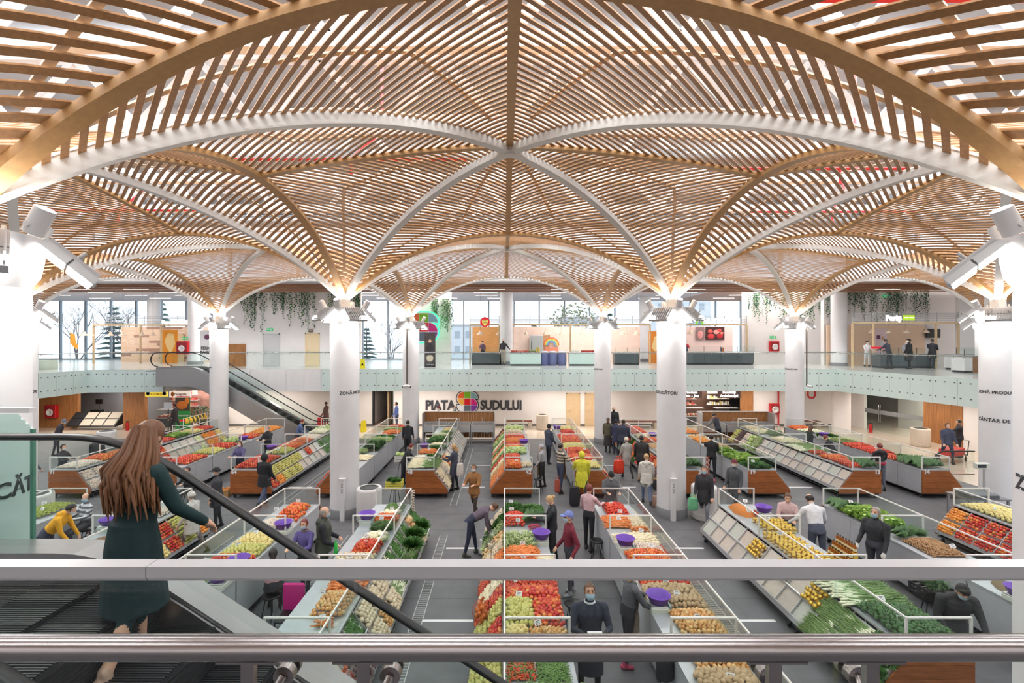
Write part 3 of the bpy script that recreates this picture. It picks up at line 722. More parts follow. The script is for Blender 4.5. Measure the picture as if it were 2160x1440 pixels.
bn = thing('feather_banner', 'ochre feather banner standing by the left windows', 'banner', at(148, 770, 35.5)); MB().cyl((0, 0, 0), (0, 0, 2.6), .015, n=6).build('pole', steel, bn)
MB().prism([(0, 2.5), (.35, 2.3), (.45, 1.7), (.6, 1.5), (.62, 1.2), (.35, 1.3), (0, 1.7)], 'y', -.01, .01).build('flag', M('ochre_flag', (236, 168, 66), .6), bn)
for (px, py, d, big) in ((178, 702, 33.4, 1.3), (190, 702, 33.4, 1.3), (233, 702, 33.4, 1.0), (259, 702, 33.4, 1.3), (300, 702, 33.4, .9), (323, 702, 33.4, .8), (1013, 700, 33.6, 1.4), (1053, 700, 33.6, 1.2), (1110, 700, 33.8, .9), (1150, 700, 33.8, .9), (1184, 700, 33.8, .9), (1228, 700, 33.8, .9), (1313, 700, 33.8, 1.2), (1321, 700, 33.8, .8), (1343, 700, 33.8, 1.2), (1456, 699, 33.8, 1.3), (1838, 696, 29.8, .9), (1873, 696, 29.8, .9), (1911, 696, 29.8, 1.0), (1953, 695, 29.8, 1.0)):
    pendant(at(px, py, d), 'bell-shaped beige pendant lamp hanging in a gallery kiosk', big)
counter(-2.3, -.35, 32.2, 'dark grey counter of the small timber kiosk', grey_counter, .98)
counter(.35, 2.4, 31.2, 'pale mint counter with jars on top', mint_panel, .98, False)
counter(4.3, 6.7, 31.2, 'pale mint counter right of the blue barrels', mint_panel, .98, False)
counter(7.6, 9.3, 32.4, 'dark grey display counter at the end of the centre kiosk', grey_counter, .95)
counter(12.6, 17.2, 32.4, 'long dark meat counter of the butcher kiosk', grey_counter, 1.05)
counter(22.9, 26.2, 28.6, 'dark counter of the right kiosk', grey_counter, 1.0)
counter(25.6, 28.2, 26.6, 'white glass display counter in front of the right kiosk', white, 1.05)
MB_ = counter(23.9, 25.7, 24.4, 'empty white glass counter near the right balcony', white, 1.0)
cb = thing('wooden_cabinet', 'low wooden cabinet standing by the right balcony', 'cabinet', (23.1, 22.6, ZM)); MB().rbox(0, 0, .08, 1.0, .6, .92, .02).build('body', M('brown_cabinet', (128, 88, 56), .5, noise=.1), cb); MB().box(.03, -.02, .12, .48, 0, .88).build('door', M('brown_cabinet', (128, 88, 56)), cb); MB().box(.52, -.02, .12, .97, 0, .88).build('door', M('brown_cabinet', (128, 88, 56)), cb)
# barrels, jars
blue_b = M('blue_barrel', (98, 104, 150), .4)
mb = MB(); mb.lathe([(.0, 0), (.26, 0), (.3, .06), (.315, .4), (.3, .75), (.28, .8), (.28, .84)], 20); m_bar = mesh_of(mb, 'body', blue_b)
mb = MB(); mb.lathe([(.29, .84), (.3, .86), (.27, .94), (.1, .98), (0, .97)], 16); m_lid = mesh_of(mb, 'plastic_cover', M('plastic_film', (200, 202, 220), .2))
for i, px in enumerate((1148, 1166, 1185)):
    x = at(px, 770, 31.6)[0]; t = thing('barrel', f'blue plastic barrel on the gallery, {("left", "middle", "right")[i]} of three', 'barrel', (x, 31.6, ZM)); put('body', m_bar, t); put('plastic_cover', m_lid, t)
mb = MB(); mb.lathe([(.0, 0), (.062, 0), (.065, .02), (.065, .14), (.05, .16)], 10); m_jar = {}
for nm, c in (('red', (178, 44, 52)), ('pink', (206, 120, 110)), ('green', (96, 120, 50)), ('yellow', (206, 186, 84)), ('white', (226, 226, 222))):
    m_jar[nm] = mesh_of(mb, 'jar', M('jar_' + nm, c, .2))
mb = MB(); mb.cyl((0, 0, .16), (0, 0, .185), .055, n=10); m_jlid = mesh_of(mb, 'lid', M('jar_lid', (214, 190, 110), .3, .5))
def jars(x0, x1, y, z, cols, rows=1, stack=1):
    for r in range(rows):
        n = int((x1 - x0) / .15)
        for i in range(n):
            c = cols[int(i * len(cols) / n)]
            for s in range(stack if c in ('yellow',) else 1):
                t = put('preserve_jar', m_jar[c], None, (x0 + (i + .5) * .15, y + r * .15, z + s * .19)); tag(t, f'jar of {c} preserves on the gallery counter', 'jar', f'{c} jars on the gallery counter'); put('lid', m_jlid, t)
jars(.4, 2.35, 31.35, ZM + .845, ('red', 'pink', 'red', 'green', 'yellow'), 2, 2); jars(4.4, 5.1, 31.4, ZM + .845, ('white',), 1); jars(5.1, 6.2, 31.4, ZM + .845, ('red',), 2); jars(6.2, 6.6, 31.4, ZM + .845, ('green',), 2)
# kiosk signs
ns = thing('kiosk_sign', 'illuminated white NUTRICOM sign with green mark above the butcher kiosk', 'sign', at(1517, 678, 32.97)); text('lettering', 'NUTRICOM', .5, M('sign_white', (255, 255, 255), .5, emit=1.2), ns, (.15, 0, 0), depth=.06, bold=.02)
mb = MB(); mb.prism([(-1.72, -.2), (-1.6, -.2), (-1.4, .12), (-1.2, -.2), (-1.05, -.2), (-1.32, .28), (-1.48, .28)], 'y', -.05, .01); mb.build('mark', M('mark_green', (120, 200, 60), .5, emit=.5), ns)
MB().prism([(-1.52, -.2), (-1.28, -.2), (-1.4, .02)], 'y', -.05, .01).build('mark_inner', M('mark_teal', (120, 180, 190), .5), ns)
ps = thing('kiosk_sign', 'white Periș sign with lime box above the right kiosk', 'sign', at(1895, 671, 29.26)); text('lettering', 'Periș', .46, M('sign_white', (255, 255, 255)), ps, (-.3, 0, 0), depth=.06, bold=.02)
MB().box(.28, -.05, -.14, .98, .0, .2).build('lime_box', M('lime_sign', (170, 210, 50), .5, emit=.4), ps); text('lettering', 'FRESH FOOD', .1, M('sign_white', (255, 255, 255)), ps, (.63, -.06, .03), depth=.01)
fs = thing('kiosk_sign', 'white Ferma Bacău sign above the left gallery kiosk', 'sign', at(366, 680, 33.96)); text('lettering', 'Ferma Bacău', .4, M('sign_white', (255, 255, 255)), fs, (.2, 0, 0), depth=.05, bold=.012)
fb = thing('farm_poster', 'white poster reading FERMA BACĂU beside the far escalator', 'poster', at(437, 728, 31.5)); MB().box(-.45, -.02, -1.0, .45, 0, 1.0).build('board', white, fb); MB().box(-.4, 0, ZM - at(437, 728, 31.5)[2], -.35, .03, .9).build('post', alu, fb); MB().box(.35, 0, ZM - at(437, 728, 31.5)[2], .4, .03, .9).build('post', alu, fb); text('lettering', 'FERMA', .27, ink, fb, (0, -.03, -.2), bold=.008); text('lettering', 'BACĂU', .27, ink, fb, (0, -.03, -.48), bold=.008)
MB().cyl((0, -.03, .55), (0, -.02, .55), .18, n=10).build('flower_mark', M('plum_mark', (120, 70, 100)), fb)
rs = thing('round_sign', 'round red sign with yellow shield above the small kiosk', 'sign', at(1023, 679, 32.97)); MB().cyl((0, 0, 0), (0, -.06, 0), .34, n=28).build('disc', M('sign_red', (214, 30, 44), .4, emit=.3), rs)
MB().prism([(-.2, .16), (.2, .16), (.2, -.05), (0, -.3), (-.2, -.05)], 'y', -.075, -.06).build('shield', M('sign_yellow', (250, 226, 120), .4, emit=.3), rs); text('lettering', 'MIXT', .12, ink, rs, (0, -.085, .1)); text('lettering', '2000', .15, ink, rs, (0, -.085, -.04))
# S emblem with green halo, banner, posters
es = thing('emblem_sign', 'large S emblem with glowing green edge on the gallery', 'sign', (-5.3, 31.2, 0)); zc = at(0, 690, 31.2)[2]
s_emblem(es, -.1, zc, .62, 0, M('green_glow', (60, 220, 160), .5, emit=1.2)); MB().box(-.4, .06, ZM, .2, .2, zc).build('stand', white, es)
ab = thing('roll_up_banner', 'tall dark roll-up banner with a cook beside the gallery column', 'banner', at(907, 776, 29.3)); MB().box(-.34, -.02, .02, .34, 0, 2.2).build('sheet', M('banner_dark', (66, 58, 56), .5, noise=.2, nscale=4), ab)
MB().box(-.38, -.08, 0, .38, .05, .06).build('base', alu, ab); MB().prism([(-.2, .8), (.2, .8), (.24, 1.3), (.1, 1.55), (-.1, 1.55), (-.24, 1.3)], 'y', -.03, -.02).build('print_figure', M('print_figure', (40, 38, 40)), ab); MB().cyl((0, -.03, 1.68), (0, -.02, 1.68), .1, n=12).build('print_face', M('print_skin', (206, 160, 134)), ab); MB().cyl((.0, -.03, .62), (0, -.02, .62), .22, n=12).build('print_plate', M('print_plate', (196, 182, 160)), ab); MB().prism([(-.3, .1), (.3, .1), (.3, .32), (-.3, .32)], 'y', -.03, -.02).build('print_strip', M('print_strip', (34, 32, 34)), ab); text('lettering', 'GUSTĂ BUN', .09, white, ab, (0, -.035, .22), depth=.002)
mp_ = thing('meat_poster', 'large poster of red raw meat in the butcher kiosk', 'poster', at(1508, 703, 34.9)); MB().box(-.7, -.02, -.48, .7, 0, .48).build('sheet', M('meat_print_dark', (66, 30, 32), .5), mp_)
for i, (x, z, r, c) in enumerate(((-.3, -.22, .28, (206, 60, 62)), (-.35, .15, .2, (222, 92, 82)), (.1, .1, .24, (226, 150, 140)), (.35, -.2, .24, (190, 40, 50)), (.3, .22, .18, (216, 76, 70)), (.5, .02, .14, (226, 120, 104)))):
    MB().ell((x, -.025, z), (r, .012, r * .7), 10, 6).build('meat_print', M('meat_print_%d' % i, c, .5), mp_)
mp2 = thing('meat_poster', 'small poster of pink cuts left of the large meat poster', 'poster', at(1477, 703, 34.9)); MB().box(-.3, -.02, -.48, .3, 0, .48).build('sheet', M('meat_print_grey', (150, 120, 120), .5), mp2); MB().ell((0, -.025, -.1), (.22, .012, .3), 10, 6).build('meat_print', M('meat_print_p', (222, 150, 146)), mp2)
tv = thing('television', 'black wall television in the right kiosk', 'television', at(1967, 703, 31.5)); MB().rbox(-.48, -.07, -.3, .48, 0, .3, .01).build('case', black, tv); MB().box(-.45, -.078, -.27, .45, -.07, .27).build('screen', M('tv_screen', (34, 36, 40), .2), tv)
pb = thing('kiosk_poster', 'pale pink poster with a person print in the right kiosk', 'poster', at(1858, 718, 31.5)); MB().box(-.4, -.02, -.9, .4, 0, .8).build('sheet', M('poster_pink', (240, 216, 220)), pb); MB().box(-.3, -.03, .1, -.05, -.02, .35).build('print_box', M('print_purple', (110, 70, 100)), pb); MB().ell((.12, -.025, .15), (.1, .012, .14), 10, 6).build('print_face', M('print_skin', (206, 160, 134)), pb); MB().ell((.12, -.025, -.25), (.22, .012, .3), 10, 6).build('print_body', white, pb)
fl_ = thing('paper_flag', 'small blue yellow and red flag on the butcher counter', 'flag', at(1523, 737, 32.7)); MB().cyl((0, 0, -.35), (0, 0, .2), .01, n=6).build('stick', beige_wood, fl_)
for i, c in enumerate(((40, 60, 140), (240, 200, 40), (200, 40, 50))): MB().box(-.1 + i * .07, -.01, -.18, -.03 + i * .07, .01, .15).build('stripe', M('flag_%d' % i, c), fl_)
rb = thing('counter_sign', 'red sign above the right kiosk counter', 'sign', at(1851, 733, 28.55)); MB().box(-.4, -.02, -.06, .4, 0, .06).build('board', M('sign_red', (214, 30, 44)), rb); MB().box(-.3, .0, ZM + .8 - at(1851, 733, 28.55)[2], -.27, .05, .0).build('post', alu, rb); MB().box(.27, .0, ZM + .8 - at(1851, 733, 28.55)[2], .3, .05, .0).build('post', alu, rb)
dr = door(7, 2.1, 3.3, 35.35, ZM, 2.0, 'brown timber door in the wide centre kiosk', leaf=M('kiosk_door', (206, 158, 118), .5))
fr = thing('wall_fridge', 'steel rack fridge in the centre kiosk', 'fridge', at(1131, 728, 35.2)); MB().rbox(-.5, -.4, -1.0, .5, 0, .75, .02).build('body', alu, fr); MB().box(-.44, -.41, -.9, .44, -.4, .65).build('door', M('fridge_door', (190, 196, 196), .2, .5), fr); MB().box(-.4, -.43, -.3, -.36, -.4, .3).build('handle', dark_metal, fr)
ra = thing('rainbow_cutout', 'painted rainbow cutout on the kiosk tiles', 'decoration', at(1163, 728, 35.3))
for i, c in enumerate(((226, 120, 70), (240, 200, 90), (120, 190, 160), (120, 150, 210))):
    MB().sweep([((.55 - i * .09) * math.cos(a), -.02, (.55 - i * .09) * math.sin(a)) for a in np.linspace(0, PI, 13)], [(-.02, -.045), (.02, -.045), (.02, .045), (-.02, .045)], side=(0, 1, 0)).build('band', M('rainbow_%d' % i, c), ra)
MB().box(-.5, -.03, -.75, .5, 0, -.15).build('orange_base', M('rainbow_base', (226, 140, 110)), ra)
ws = thing('floor_caution_sign', 'yellow caution stand on the gallery behind the balcony glass', 'sign', at(765, 779, 28.2))
MB().prism([(-.15, 0), (.15, 0), (.11, .62), (-.11, .62)], 'y', -.06, -.04).build('front_leaf', M('caution_yellow', (240, 220, 40), .5), ws); MB().prism([(-.15, 0), (.15, 0), (.11, .62), (-.11, .62)], 'y', .04, .06).build('back_leaf', M('caution_yellow', (240, 220, 40)), ws); MB().prism([(-.09, .25), (.09, .25), (0, .42)], 'y', -.065, -.06).build('triangle', black, ws)
bc = thing('beige_crate', 'grey green planter bin on the left gallery', 'bin', at(98, 790, 27.4)); MB().lathe([(.46, 0), (.5, .1), (.5, .85), (.44, .85), (.42, .75), (0, .75)], 20).build('body', M('planter_green', (190, 198, 184), .7), bc)
# ------------------------------------------------------------------ hanging vines
leaf_d = M('ivy_leaf', (44, 92, 62), .6, rnd=.3); leaf_l = M('ivy_leaf_light', (110, 168, 80), .6, rnd=.25)
def vines(x0, x1, y, ztop, n, lmin, lmax, label, seed, light=.15):
    r = random.Random(seed); mb = MB()
    for i in range(n):
        x = r.uniform(x0, x1); L = r.uniform(lmin, lmax) * (1 if r.random() > .3 else .5); yy = y - r.uniform(.03, .15); z = ztop
        mb.tube([(x, yy, ztop), (x + r.uniform(-.05, .05), yy, ztop - L)], .006, 3, m=2, caps=False)
        while z > ztop - L:
            c = Vector((x + r.uniform(-.1, .1), yy + r.uniform(-.06, .04), z)); s = r.uniform(.035, .06); a = r.uniform(-.6, .6)
            u = Vector((math.cos(a), r.uniform(-.4, .4), math.sin(a))).normalized() * s; w = Vector((-math.sin(a), r.uniform(-.4, .4), math.cos(a))).normalized() * s
            mb.add([c - w, c + u * .9, c + w * .5 + u * .5, c + w, c + w * .5 - u * .5, c - u * .9], [(0, 1, 2, 3, 4, 5)], 1 if r.random() < light else 0)
            z -= r.uniform(.09, .16)
    o = mb.build('hanging_vine', [leaf_d, leaf_l, M('vine_stem', (90, 110, 80))]); tag(o, label, 'vine', 'hanging vines', kind='stuff')
vines(-17.2, -12.2, 30.58, 8.6, 60, .7, 2.6, 'dark ivy strands hanging above the two gallery doors', 1, .05)
vines(-11.6, -9.4, 30.58, 8.55, 36, .7, 2.2, 'ivy strands hanging at the corner beside the left slim column', 2, .2)
vines(-5.0, -3.6, 32.38, 8.3, 30, .6, 2.3, 'short ivy strands with bright tips beside the green halo emblem', 3, .4)
vines(17.0, 22.7, 33.18, 8.75, 80, .6, 2.4, 'ivy strands hanging right of the butcher kiosk', 4, .15)
vines(21.7, 28.6, 31.78, 8.85, 95, .6, 2.4, 'ivy curtain above the right kiosk', 5, .02)
# ------------------------------------------------------------------ ground-floor shops and side walls
wallbox('wall_left_ground', 'oak panelled wall under the left balcony', -30, -26.75, 29.4, 29.6, 0, 2.55, wood_wall)
wallbox('wall_left_ground', 'oak panelled pier left of the delicatessen shop', -23.6, -22.3, 29.0, 29.3, 0, 2.55, wood_wall)
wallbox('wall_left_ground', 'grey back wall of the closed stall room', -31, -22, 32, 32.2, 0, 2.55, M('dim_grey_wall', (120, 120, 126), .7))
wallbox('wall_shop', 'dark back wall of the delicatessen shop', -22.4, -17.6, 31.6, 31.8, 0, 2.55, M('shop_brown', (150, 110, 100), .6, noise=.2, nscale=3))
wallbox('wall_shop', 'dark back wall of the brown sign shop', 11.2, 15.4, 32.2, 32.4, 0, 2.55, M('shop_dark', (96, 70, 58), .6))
wallbox('wall_shop', 'oak pier right of the brown sign shop', 15.15, 15.85, 29.95, 30.25, 0, 2.55, wood_wall)
def shelfshop(name, label, x0, x1, y, cols, seed):
    t = thing(name, label, 'food counter', (x0, y, 0)); w = x1 - x0; r = random.Random(seed)
    MB().box(0, 0, 0, w, .8, .55).build('base', M('counter_dark', (60, 64, 70), .4), t); MB().box(0, .02, .55, w, .8, .6).build('tray', alu, t)
    MB().box(0, 0, .6, w, .015, 1.1).build('glass_pane', glass, t); MB().box(0, .0, 1.1, w, .5, 1.12).build('top_glass', alu, t)
    mb = MB()
    for i in range(int(w / .16)):
        for k in range(3):
            mb.ell((.1 + i * .16 + r.uniform(-.02, .02), .15 + k * .2, .66), (.08, .09, .06), 7, 5, m=r.randrange(len(cols)))
    o = mb.build('counter_goods', cols, t); o['kind'] = 'stuff'
    for s in range(3):
        MB().box(0, 1.2, 1.15 + s * .38, w, 1.5, 1.18 + s * .38).build('shelf', alu, t)
        mb = MB()
        for i in range(int(w / .13)):
            hgt = r.uniform(.1, .26); mb.box(.02 + i * .13, 1.25, 1.18 + s * .38, .12 + i * .13, 1.42, 1.18 + s * .38 + hgt, m=r.randrange(len(cols)))
        o = mb.build('shelf_goods', cols, t); o['kind'] = 'stuff'
meatc = [M('meat_a', (206, 92, 84), .4), M('meat_b', (224, 140, 120), .4), M('meat_c', (170, 60, 56), .4), M('meat_d', (230, 200, 170), .4)]
chz = [M('cheese_a', (240, 232, 200), .4), M('cheese_b', (250, 248, 240), .4), M('cheese_c', (226, 204, 130), .4)]
shelfshop('meat_counter', 'meat counter of the delicatessen under the left balcony', -22.0, -20.2, 29.6, meatc, 1)
shelfshop('meat_counter', 'meat counter beside the potted plant', -18.9, -17.7, 29.9, meatc, 2)
shelfshop('meat_counter', 'sausage counter under the sign ending in Jina', 11.3, 12.85, 30.2, meatc, 3)
shelfshop('cheese_counter', 'cheese counter under the Ardelenești sign', 13.6, 15.1, 30.2, chz, 4)
def sign_board(label, p, w, h, mat, lines, tm, size):
    t = thing('shop_sign', label, 'sign', p); MB().box(-w / 2, -.06, -h / 2, w / 2, 0, h / 2).build('board', mat, t)
    for sx in (-w * .4, w * .4): MB().box(sx - .01, -.04, h / 2, sx + .01, -.02, 2.56 - p[2]).build('hanger', alu, t)
    for i, l in enumerate(lines): text('lettering', l, size, tm, t, (0, -.065, (len(lines) - 1) * size * .5 - i * size * .95), depth=.006, bold=.006)
    return t
s1 = sign_board('yellow shop sign with round marks left of the cream one', at(331, 831, 28.6), 1.35, .3, M('sign_yellow2', (244, 220, 70), .5, emit=.5), ['PUI & CURCAN'], M('sign_orange', (216, 120, 30)), .13)
for sx, c in ((-.5, (110, 190, 70)), (.5, (210, 80, 60))): MB().cyl((sx, -.06, .05), (sx, -.07, .05), .13, n=14).build('round_mark', white, s1); MB().lathe([(.07, 0), (.1, 0)], 14, mat=Matrix.Translation((sx, -.075, .05)) @ Matrix.Rotation(PI / 2, 4, 'X')).build('ring_mark', M('ring_%d' % c[0], c), s1)
s2 = sign_board('cream shop sign reading Pricepatu', at(381, 831, 28.4), 1.3, .4, M('sign_cream', (252, 236, 222), .5, emit=.5), ['Pricepatu'], M('sign_maroon', (120, 40, 36)), .24)
MB().box(-.2, -.07, -.17, .6, -.06, -.12).build('strip', M('sign_red', (214, 30, 44)), s2); MB().ell((-.45, -.065, .0), (.1, .01, .15), 10, 6).build('face_mark', M('sign_orange', (216, 120, 30)), s2)
sign_board('brown shop sign reading Bunătăți Ardelenești', at(1537, 831, 30.05), 1.45, .5, M('sign_brown', (70, 52, 46), .5), ['Bunătăți', 'Ardelenești'], M('sign_white', (255, 255, 255)), .24)
sign_board('brown shop sign reading Produse Sibiu Jina', at(1457, 831, 30.05), 1.4, .5, M('sign_brown', (70, 52, 46)), ['Produse', 'Sibiu - Jina'], M('sign_white', (255, 255, 255)), .24)
gb = thing('advert_stand', 'green poster stand with a roast chicken print', 'poster', (at(386, 895, 28.9)[0], 28.9, 0)); MB().box(-.45, -.03, .05, .45, 0, 2.1).build('sheet', M('poster_green', (40, 150, 70), .5), gb); MB().box(-.45, -.035, 1.15, .45, -.03, 2.1).build('print_top', M('poster_dark', (70, 60, 52)), gb); MB().ell((-.05, -.035, 1.5), (.34, .012, .26), 12, 8).build('chicken_print', M('roast', (206, 116, 40)), gb); MB().ell((.26, -.035, 1.75), (.14, .012, .2), 12, 8).build('chicken_print', M('roast', (206, 116, 40)), gb); text('lettering', 'CRENGUȚA', .12, white, gb, (.05, -.04, .85)); MB().box(-.2, -.035, .5, .3, -.03, .62).build('print_strip', M('sign_red', (214, 30, 44)), gb)
st = thing('info_stand', 'white info board on a dark post before the meat counter', 'stand', (at(355, 895, 28.3)[0], 28.3, 0)); MB().cyl((0, 0, 0), (0, 0, 1.4), .03, n=8).build('post', dark_metal, st); MB().box(-.25, -.03, 1.35, .25, 0, 1.75).build('board', M('info_board', (222, 230, 240)), st); MB().lathe([(.25, 0), (.25, .02), (0, .03)], 16).build('base', dark_metal, st)
pl = thing('potted_plant', 'bushy dark green plant in a terracotta pot by the far escalator', 'plant', (at(425, 898, 27.9)[0], 27.9, 0)); MB().lathe([(0, 0), (.3, 0), (.4, .35), (.43, .38), (.38, .38), (.36, .32), (0, .32)], 20).build('pot', M('terracotta', (176, 98, 66), .7), pl)
mb = MB(); r = random.Random(9)
for i in range(420):
    a = r.uniform(0, 2 * PI); q = r.random() ** .5; z = r.uniform(.5, 1.55); rad = .62 * math.sin(PI * (z - .4) / 1.3) * q + .05
    c = Vector((rad * math.cos(a), rad * math.sin(a), z)); u = Vector((r.uniform(-1, 1), r.uniform(-1, 1), r.uniform(-.6, .6))).normalized() * .08; w = u.cross(Vector((r.uniform(-1, 1), r.uniform(-1, 1), 1))).normalized() * .035
    mb.add([c - u, c - w, c + u, c + w], [(0, 1, 2, 3)])
o = mb.build('foliage', M('ficus', (46, 86, 44), .5, rnd=.3), pl); o['kind'] = 'stuff'
mb = MB()
for i in range(5): mb.tube([(r.uniform(-.08, .08), r.uniform(-.08, .08), .3), (r.uniform(-.3, .3), r.uniform(-.3, .3), 1.2)], .02, 5)
mb.build('stem', M('stem_brown', (96, 80, 60)), pl)
# closed stall room: empty tilted rack and dark equipment
rk = thing('tilted_rack', 'empty tilted display rack with pale trays in the grey room', 'rack', (-25.2, 28.6, 0), 0)
MB().prism([(0, .25), (.75, 1.0), (.75, .3), (.1, .2)], 'x', -1.6, 1.4).build('frame', dark_metal, rk)
for i in range(4):
    for k in range(2):
        y0 = .03 + k * .37; z0 = .27 + k * .37
        MB().prism([(y0, z0 + .01), (y0 + .33, z0 + .34), (y0 + .31, z0 + .36), (y0 - .02, z0 + .03)], 'x', -1.5 + i * .73, -.85 + i * .73).build('tray', M('pale_tray', (206, 198, 180), .5) if i else dark_metal, rk)
eq = thing('scale_stand', 'dark weighing machine on a stand in the grey room', 'machine', (-26.4, 30.4, 0)); MB().box(-.5, -.3, .75, .5, .3, .85).build('table', dark_metal, eq)
for sx in (-.45, .45):
    for sy in (-.25, .25): MB().cyl((sx, sy, 0), (sx, sy, .75), .025, n=6).build('leg', dark_metal, eq)
MB().rbox(-.3, -.2, .85, .3, .2, 1.0, .02).build('platform', black, eq); MB().cyl((0, .15, 1.0), (0, .15, 1.35), .02, n=6).build('post', dark_metal, eq); MB().rbox(-.22, .1, 1.35, .22, .2, 1.65, .02).build('display', black, eq)
# right side: pier, glass doors, oak wall
t = thing('gallery_column', 'stout white round pillar under the balcony right of the bent pipe', 'column', (20.2, 28.2, 0), kind='structure'); MB().lathe([(.48, 0), (.48, 2.55)], 28).build('shaft', wall_white, t)
ang = math.atan2(20 - 29.6, 23.9 - 22.2)
t = thing('wall_right_ground', 'angled ground-floor wall under the right balcony', 'wall', (22.2, 29.6, 0), ang, kind='structure')
MB().box(-.6, 0, 0, .5, .2, 2.55).build('plain_section', wall_white, t); MB().box(5.9, 0, 0, 12, .2, 2.55).build('plain_section', wall_white, t)
for i in range(14): MB().box(4.0 + i * .135, -.03, 0, 4.0 + i * .135 + .13, .2, 2.5).build('plank', wood_wall, t)
MB().box(.5, 2.5, 0, 4, 2.6, 2.55).build('room_wall', M('room_grey', (206, 204, 200)), t)
t = thing('door_8', 'wide glass shop doors with a grey band under the right balcony', 'door', (22.2, 29.6, 0), ang, kind='structure')
for i, (a, e) in enumerate(((.5, 1.5), (1.5, 2.5), (2.5, 4.0))):
    MB().box(a + .01, .04, .02, e - .01, .06, 2.45).build('glass_leaf', glass_rail, t); MB().box(a + .01, .03, 1.05, e - .01, .04, 1.3).build('grey_band', M('grey_band', (130, 132, 134), .5), t)
for x in (1.47, 1.57): MB().tube([(x, 0, .6), (x, -.05, .62), (x, -.05, 1.6), (x, 0, 1.62)], .015, 6).build('handle', steel, t)
MB().box(.5, .02, 2.45, 4.0, .08, 2.55).build('header', alu, t)
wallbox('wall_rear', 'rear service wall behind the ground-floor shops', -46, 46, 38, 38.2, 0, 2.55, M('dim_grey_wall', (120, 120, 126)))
wallbox('wall_rear', 'grey service wall at the far left of the ground floor', -34, -33.8, 12, 38, 0, 2.55, M('room_grey', (206, 204, 200)))
wallbox('wall_rear', 'pale room wall behind the glass shop doors', 27.5, 27.7, 12, 38, 0, 2.55, M('room_grey', (206, 204, 200)))
# sinks
def sink_unit(x, label, ns):
    steel = M('sink_steel', (206, 208, 210), .3, .45)
    t = thing('sink_unit', label, 'sink', (x, 24.9, 0)); w = 1.26 * ns
    for i in range(int(w / .14)): MB().box(i * .14 + .003, .62, .2, i * .14 + .137, .66, 1.6).build('back_plank', wood_wall, t)
    MB().box(-.04, -.02, 0, 0, .7, 1.62).build('end_frame', alu, t); MB().box(w, -.02, 0, w + .04, .7, 1.62).build('end_frame', alu, t); MB().box(-.04, .6, 1.6, w + .04, .7, 1.63).build('cap', alu, t)
    for i in range(ns):
        a = i * 1.26 + .02; b = MB()
        b.box(a, 0, .98, a + 1.22, .05, 1.02); b.box(a, .55, .98, a + 1.22, .62, 1.08); b.box(a, .05, .98, a + .06, .55, 1.02); b.box(a + 1.16, .05, .98, a + 1.22, .55, 1.02)
        b.box(a + .06, .05, .78, a + 1.16, .55, .8); b.box(a, -.01, .62, a + 1.22, .0, 1.0); b.box(a + .06, .05, .8, a + .07, .55, 1.0); b.box(a + 1.15, .05, .8, a + 1.16, .55, 1.0)
        b.build('basin', steel, t)
        q = MB(); q.tube([(a + .6, .56, 1.08), (a + .6, .56, 1.24), (a + .6, .46, 1.3), (a + .6, .38, 1.24)], .014, 8); q.box(a + .56, .54, 1.08, a + .64, .58, 1.12); q.build('tap', steel, t)
        q = MB(); q.tube([(a + .8, .3, .78), (a + .8, .3, .55), (a + .86, .3, .5), (a + .92, .3, .55), (a + .92, .3, .62), (a + 1.0, .5, .62)], .03, 8); q.build('waste_pipe', white, t)
        for lx in (a + .03, a + 1.19):
            for ly in (.03, .58): MB().box(lx - .02, ly - .02, 0, lx + .02, ly + .02, .98).build('leg', alu, t)
        MB().box(a, .02, .15, a + 1.22, .05, .18).build('foot_rail', alu, t)
sink_unit(-4.35, 'steel triple sink with oak back panel below the wall sign', 3)
sink_unit(10.5, 'steel sink row with oak back panel on the right', 3)
# bins and benches
conc = M('bin_concrete', (212, 200, 184), .7, noise=.06, nscale=20); conc_w = M('bin_white', (226, 224, 222), .6)
def bin_(p, label, mat, r=.34, h=.92):
    t = thing('litter_bin', label, 'bin', (p[0], p[1], 0)); MB().lathe([(0, 0), (r * .92, 0), (r, .06), (r, h - .06), (r * .97, h), (r * .72, h), (r * .7, h - .12), (0, h - .12)], 24).build('body', mat, t)
    MB().lathe([(r * .73, h + .005), (r * .55, h + .02), (r * .5, h + .0)], 20).build('black_liner', black, t); MB().lathe([(r + .004, h * .2), (r + .008, h * .21), (r + .004, h * .22)], 24).build('groove', mat, t)
bin_((2.3, 28.9), 'beige concrete litter bin left of the wooden doors', conc, .36); bin_((21.6, 24.4), 'beige concrete litter bin in front of the right oak wall', conc, .42)
bin_((-4.15, 14.35), 'white litter bin beside the left middle column', conc_w, .38, 1.0); bin_((6.15, 14.5), 'white litter bin beside the right middle column', conc_w, .38, 1.0)
bin_((-13.9, 13.9), 'white litter bin behind the yellow hooded vendor', conc_w, .42, .95); bin_((-20.2, 23.8), 'white litter bin behind the far left stall', conc_w, .4, .9)
def bench(x, y, w, label, rz=0):
    t = thing('bench', label, 'bench', (x, y, 0), rz)
    for s in (-w / 2, w / 2 - .25): MB().rbox(s, -.22, 0, s + .25, .22, .42, .02).build('concrete_foot', conc, t)
    for i in range(4): MB().box(-w / 2, -.22 + i * .115, .42, w / 2, -.12 + i * .115, .46).build('plank', M('bench_wood', (124, 66, 44), .5), t)
bench(8.2, 29.2, 2.6, 'brown plank bench with concrete feet behind the queue'); bench(.9, 29.4, 1.6, 'brown plank bench right of the sinks'); bench(23.0, 21.5, 1.8, 'brown plank bench beside the trolley on the right', ang); bench(19.0, 29.3, 1.2, 'brown plank bench behind the slim right column')
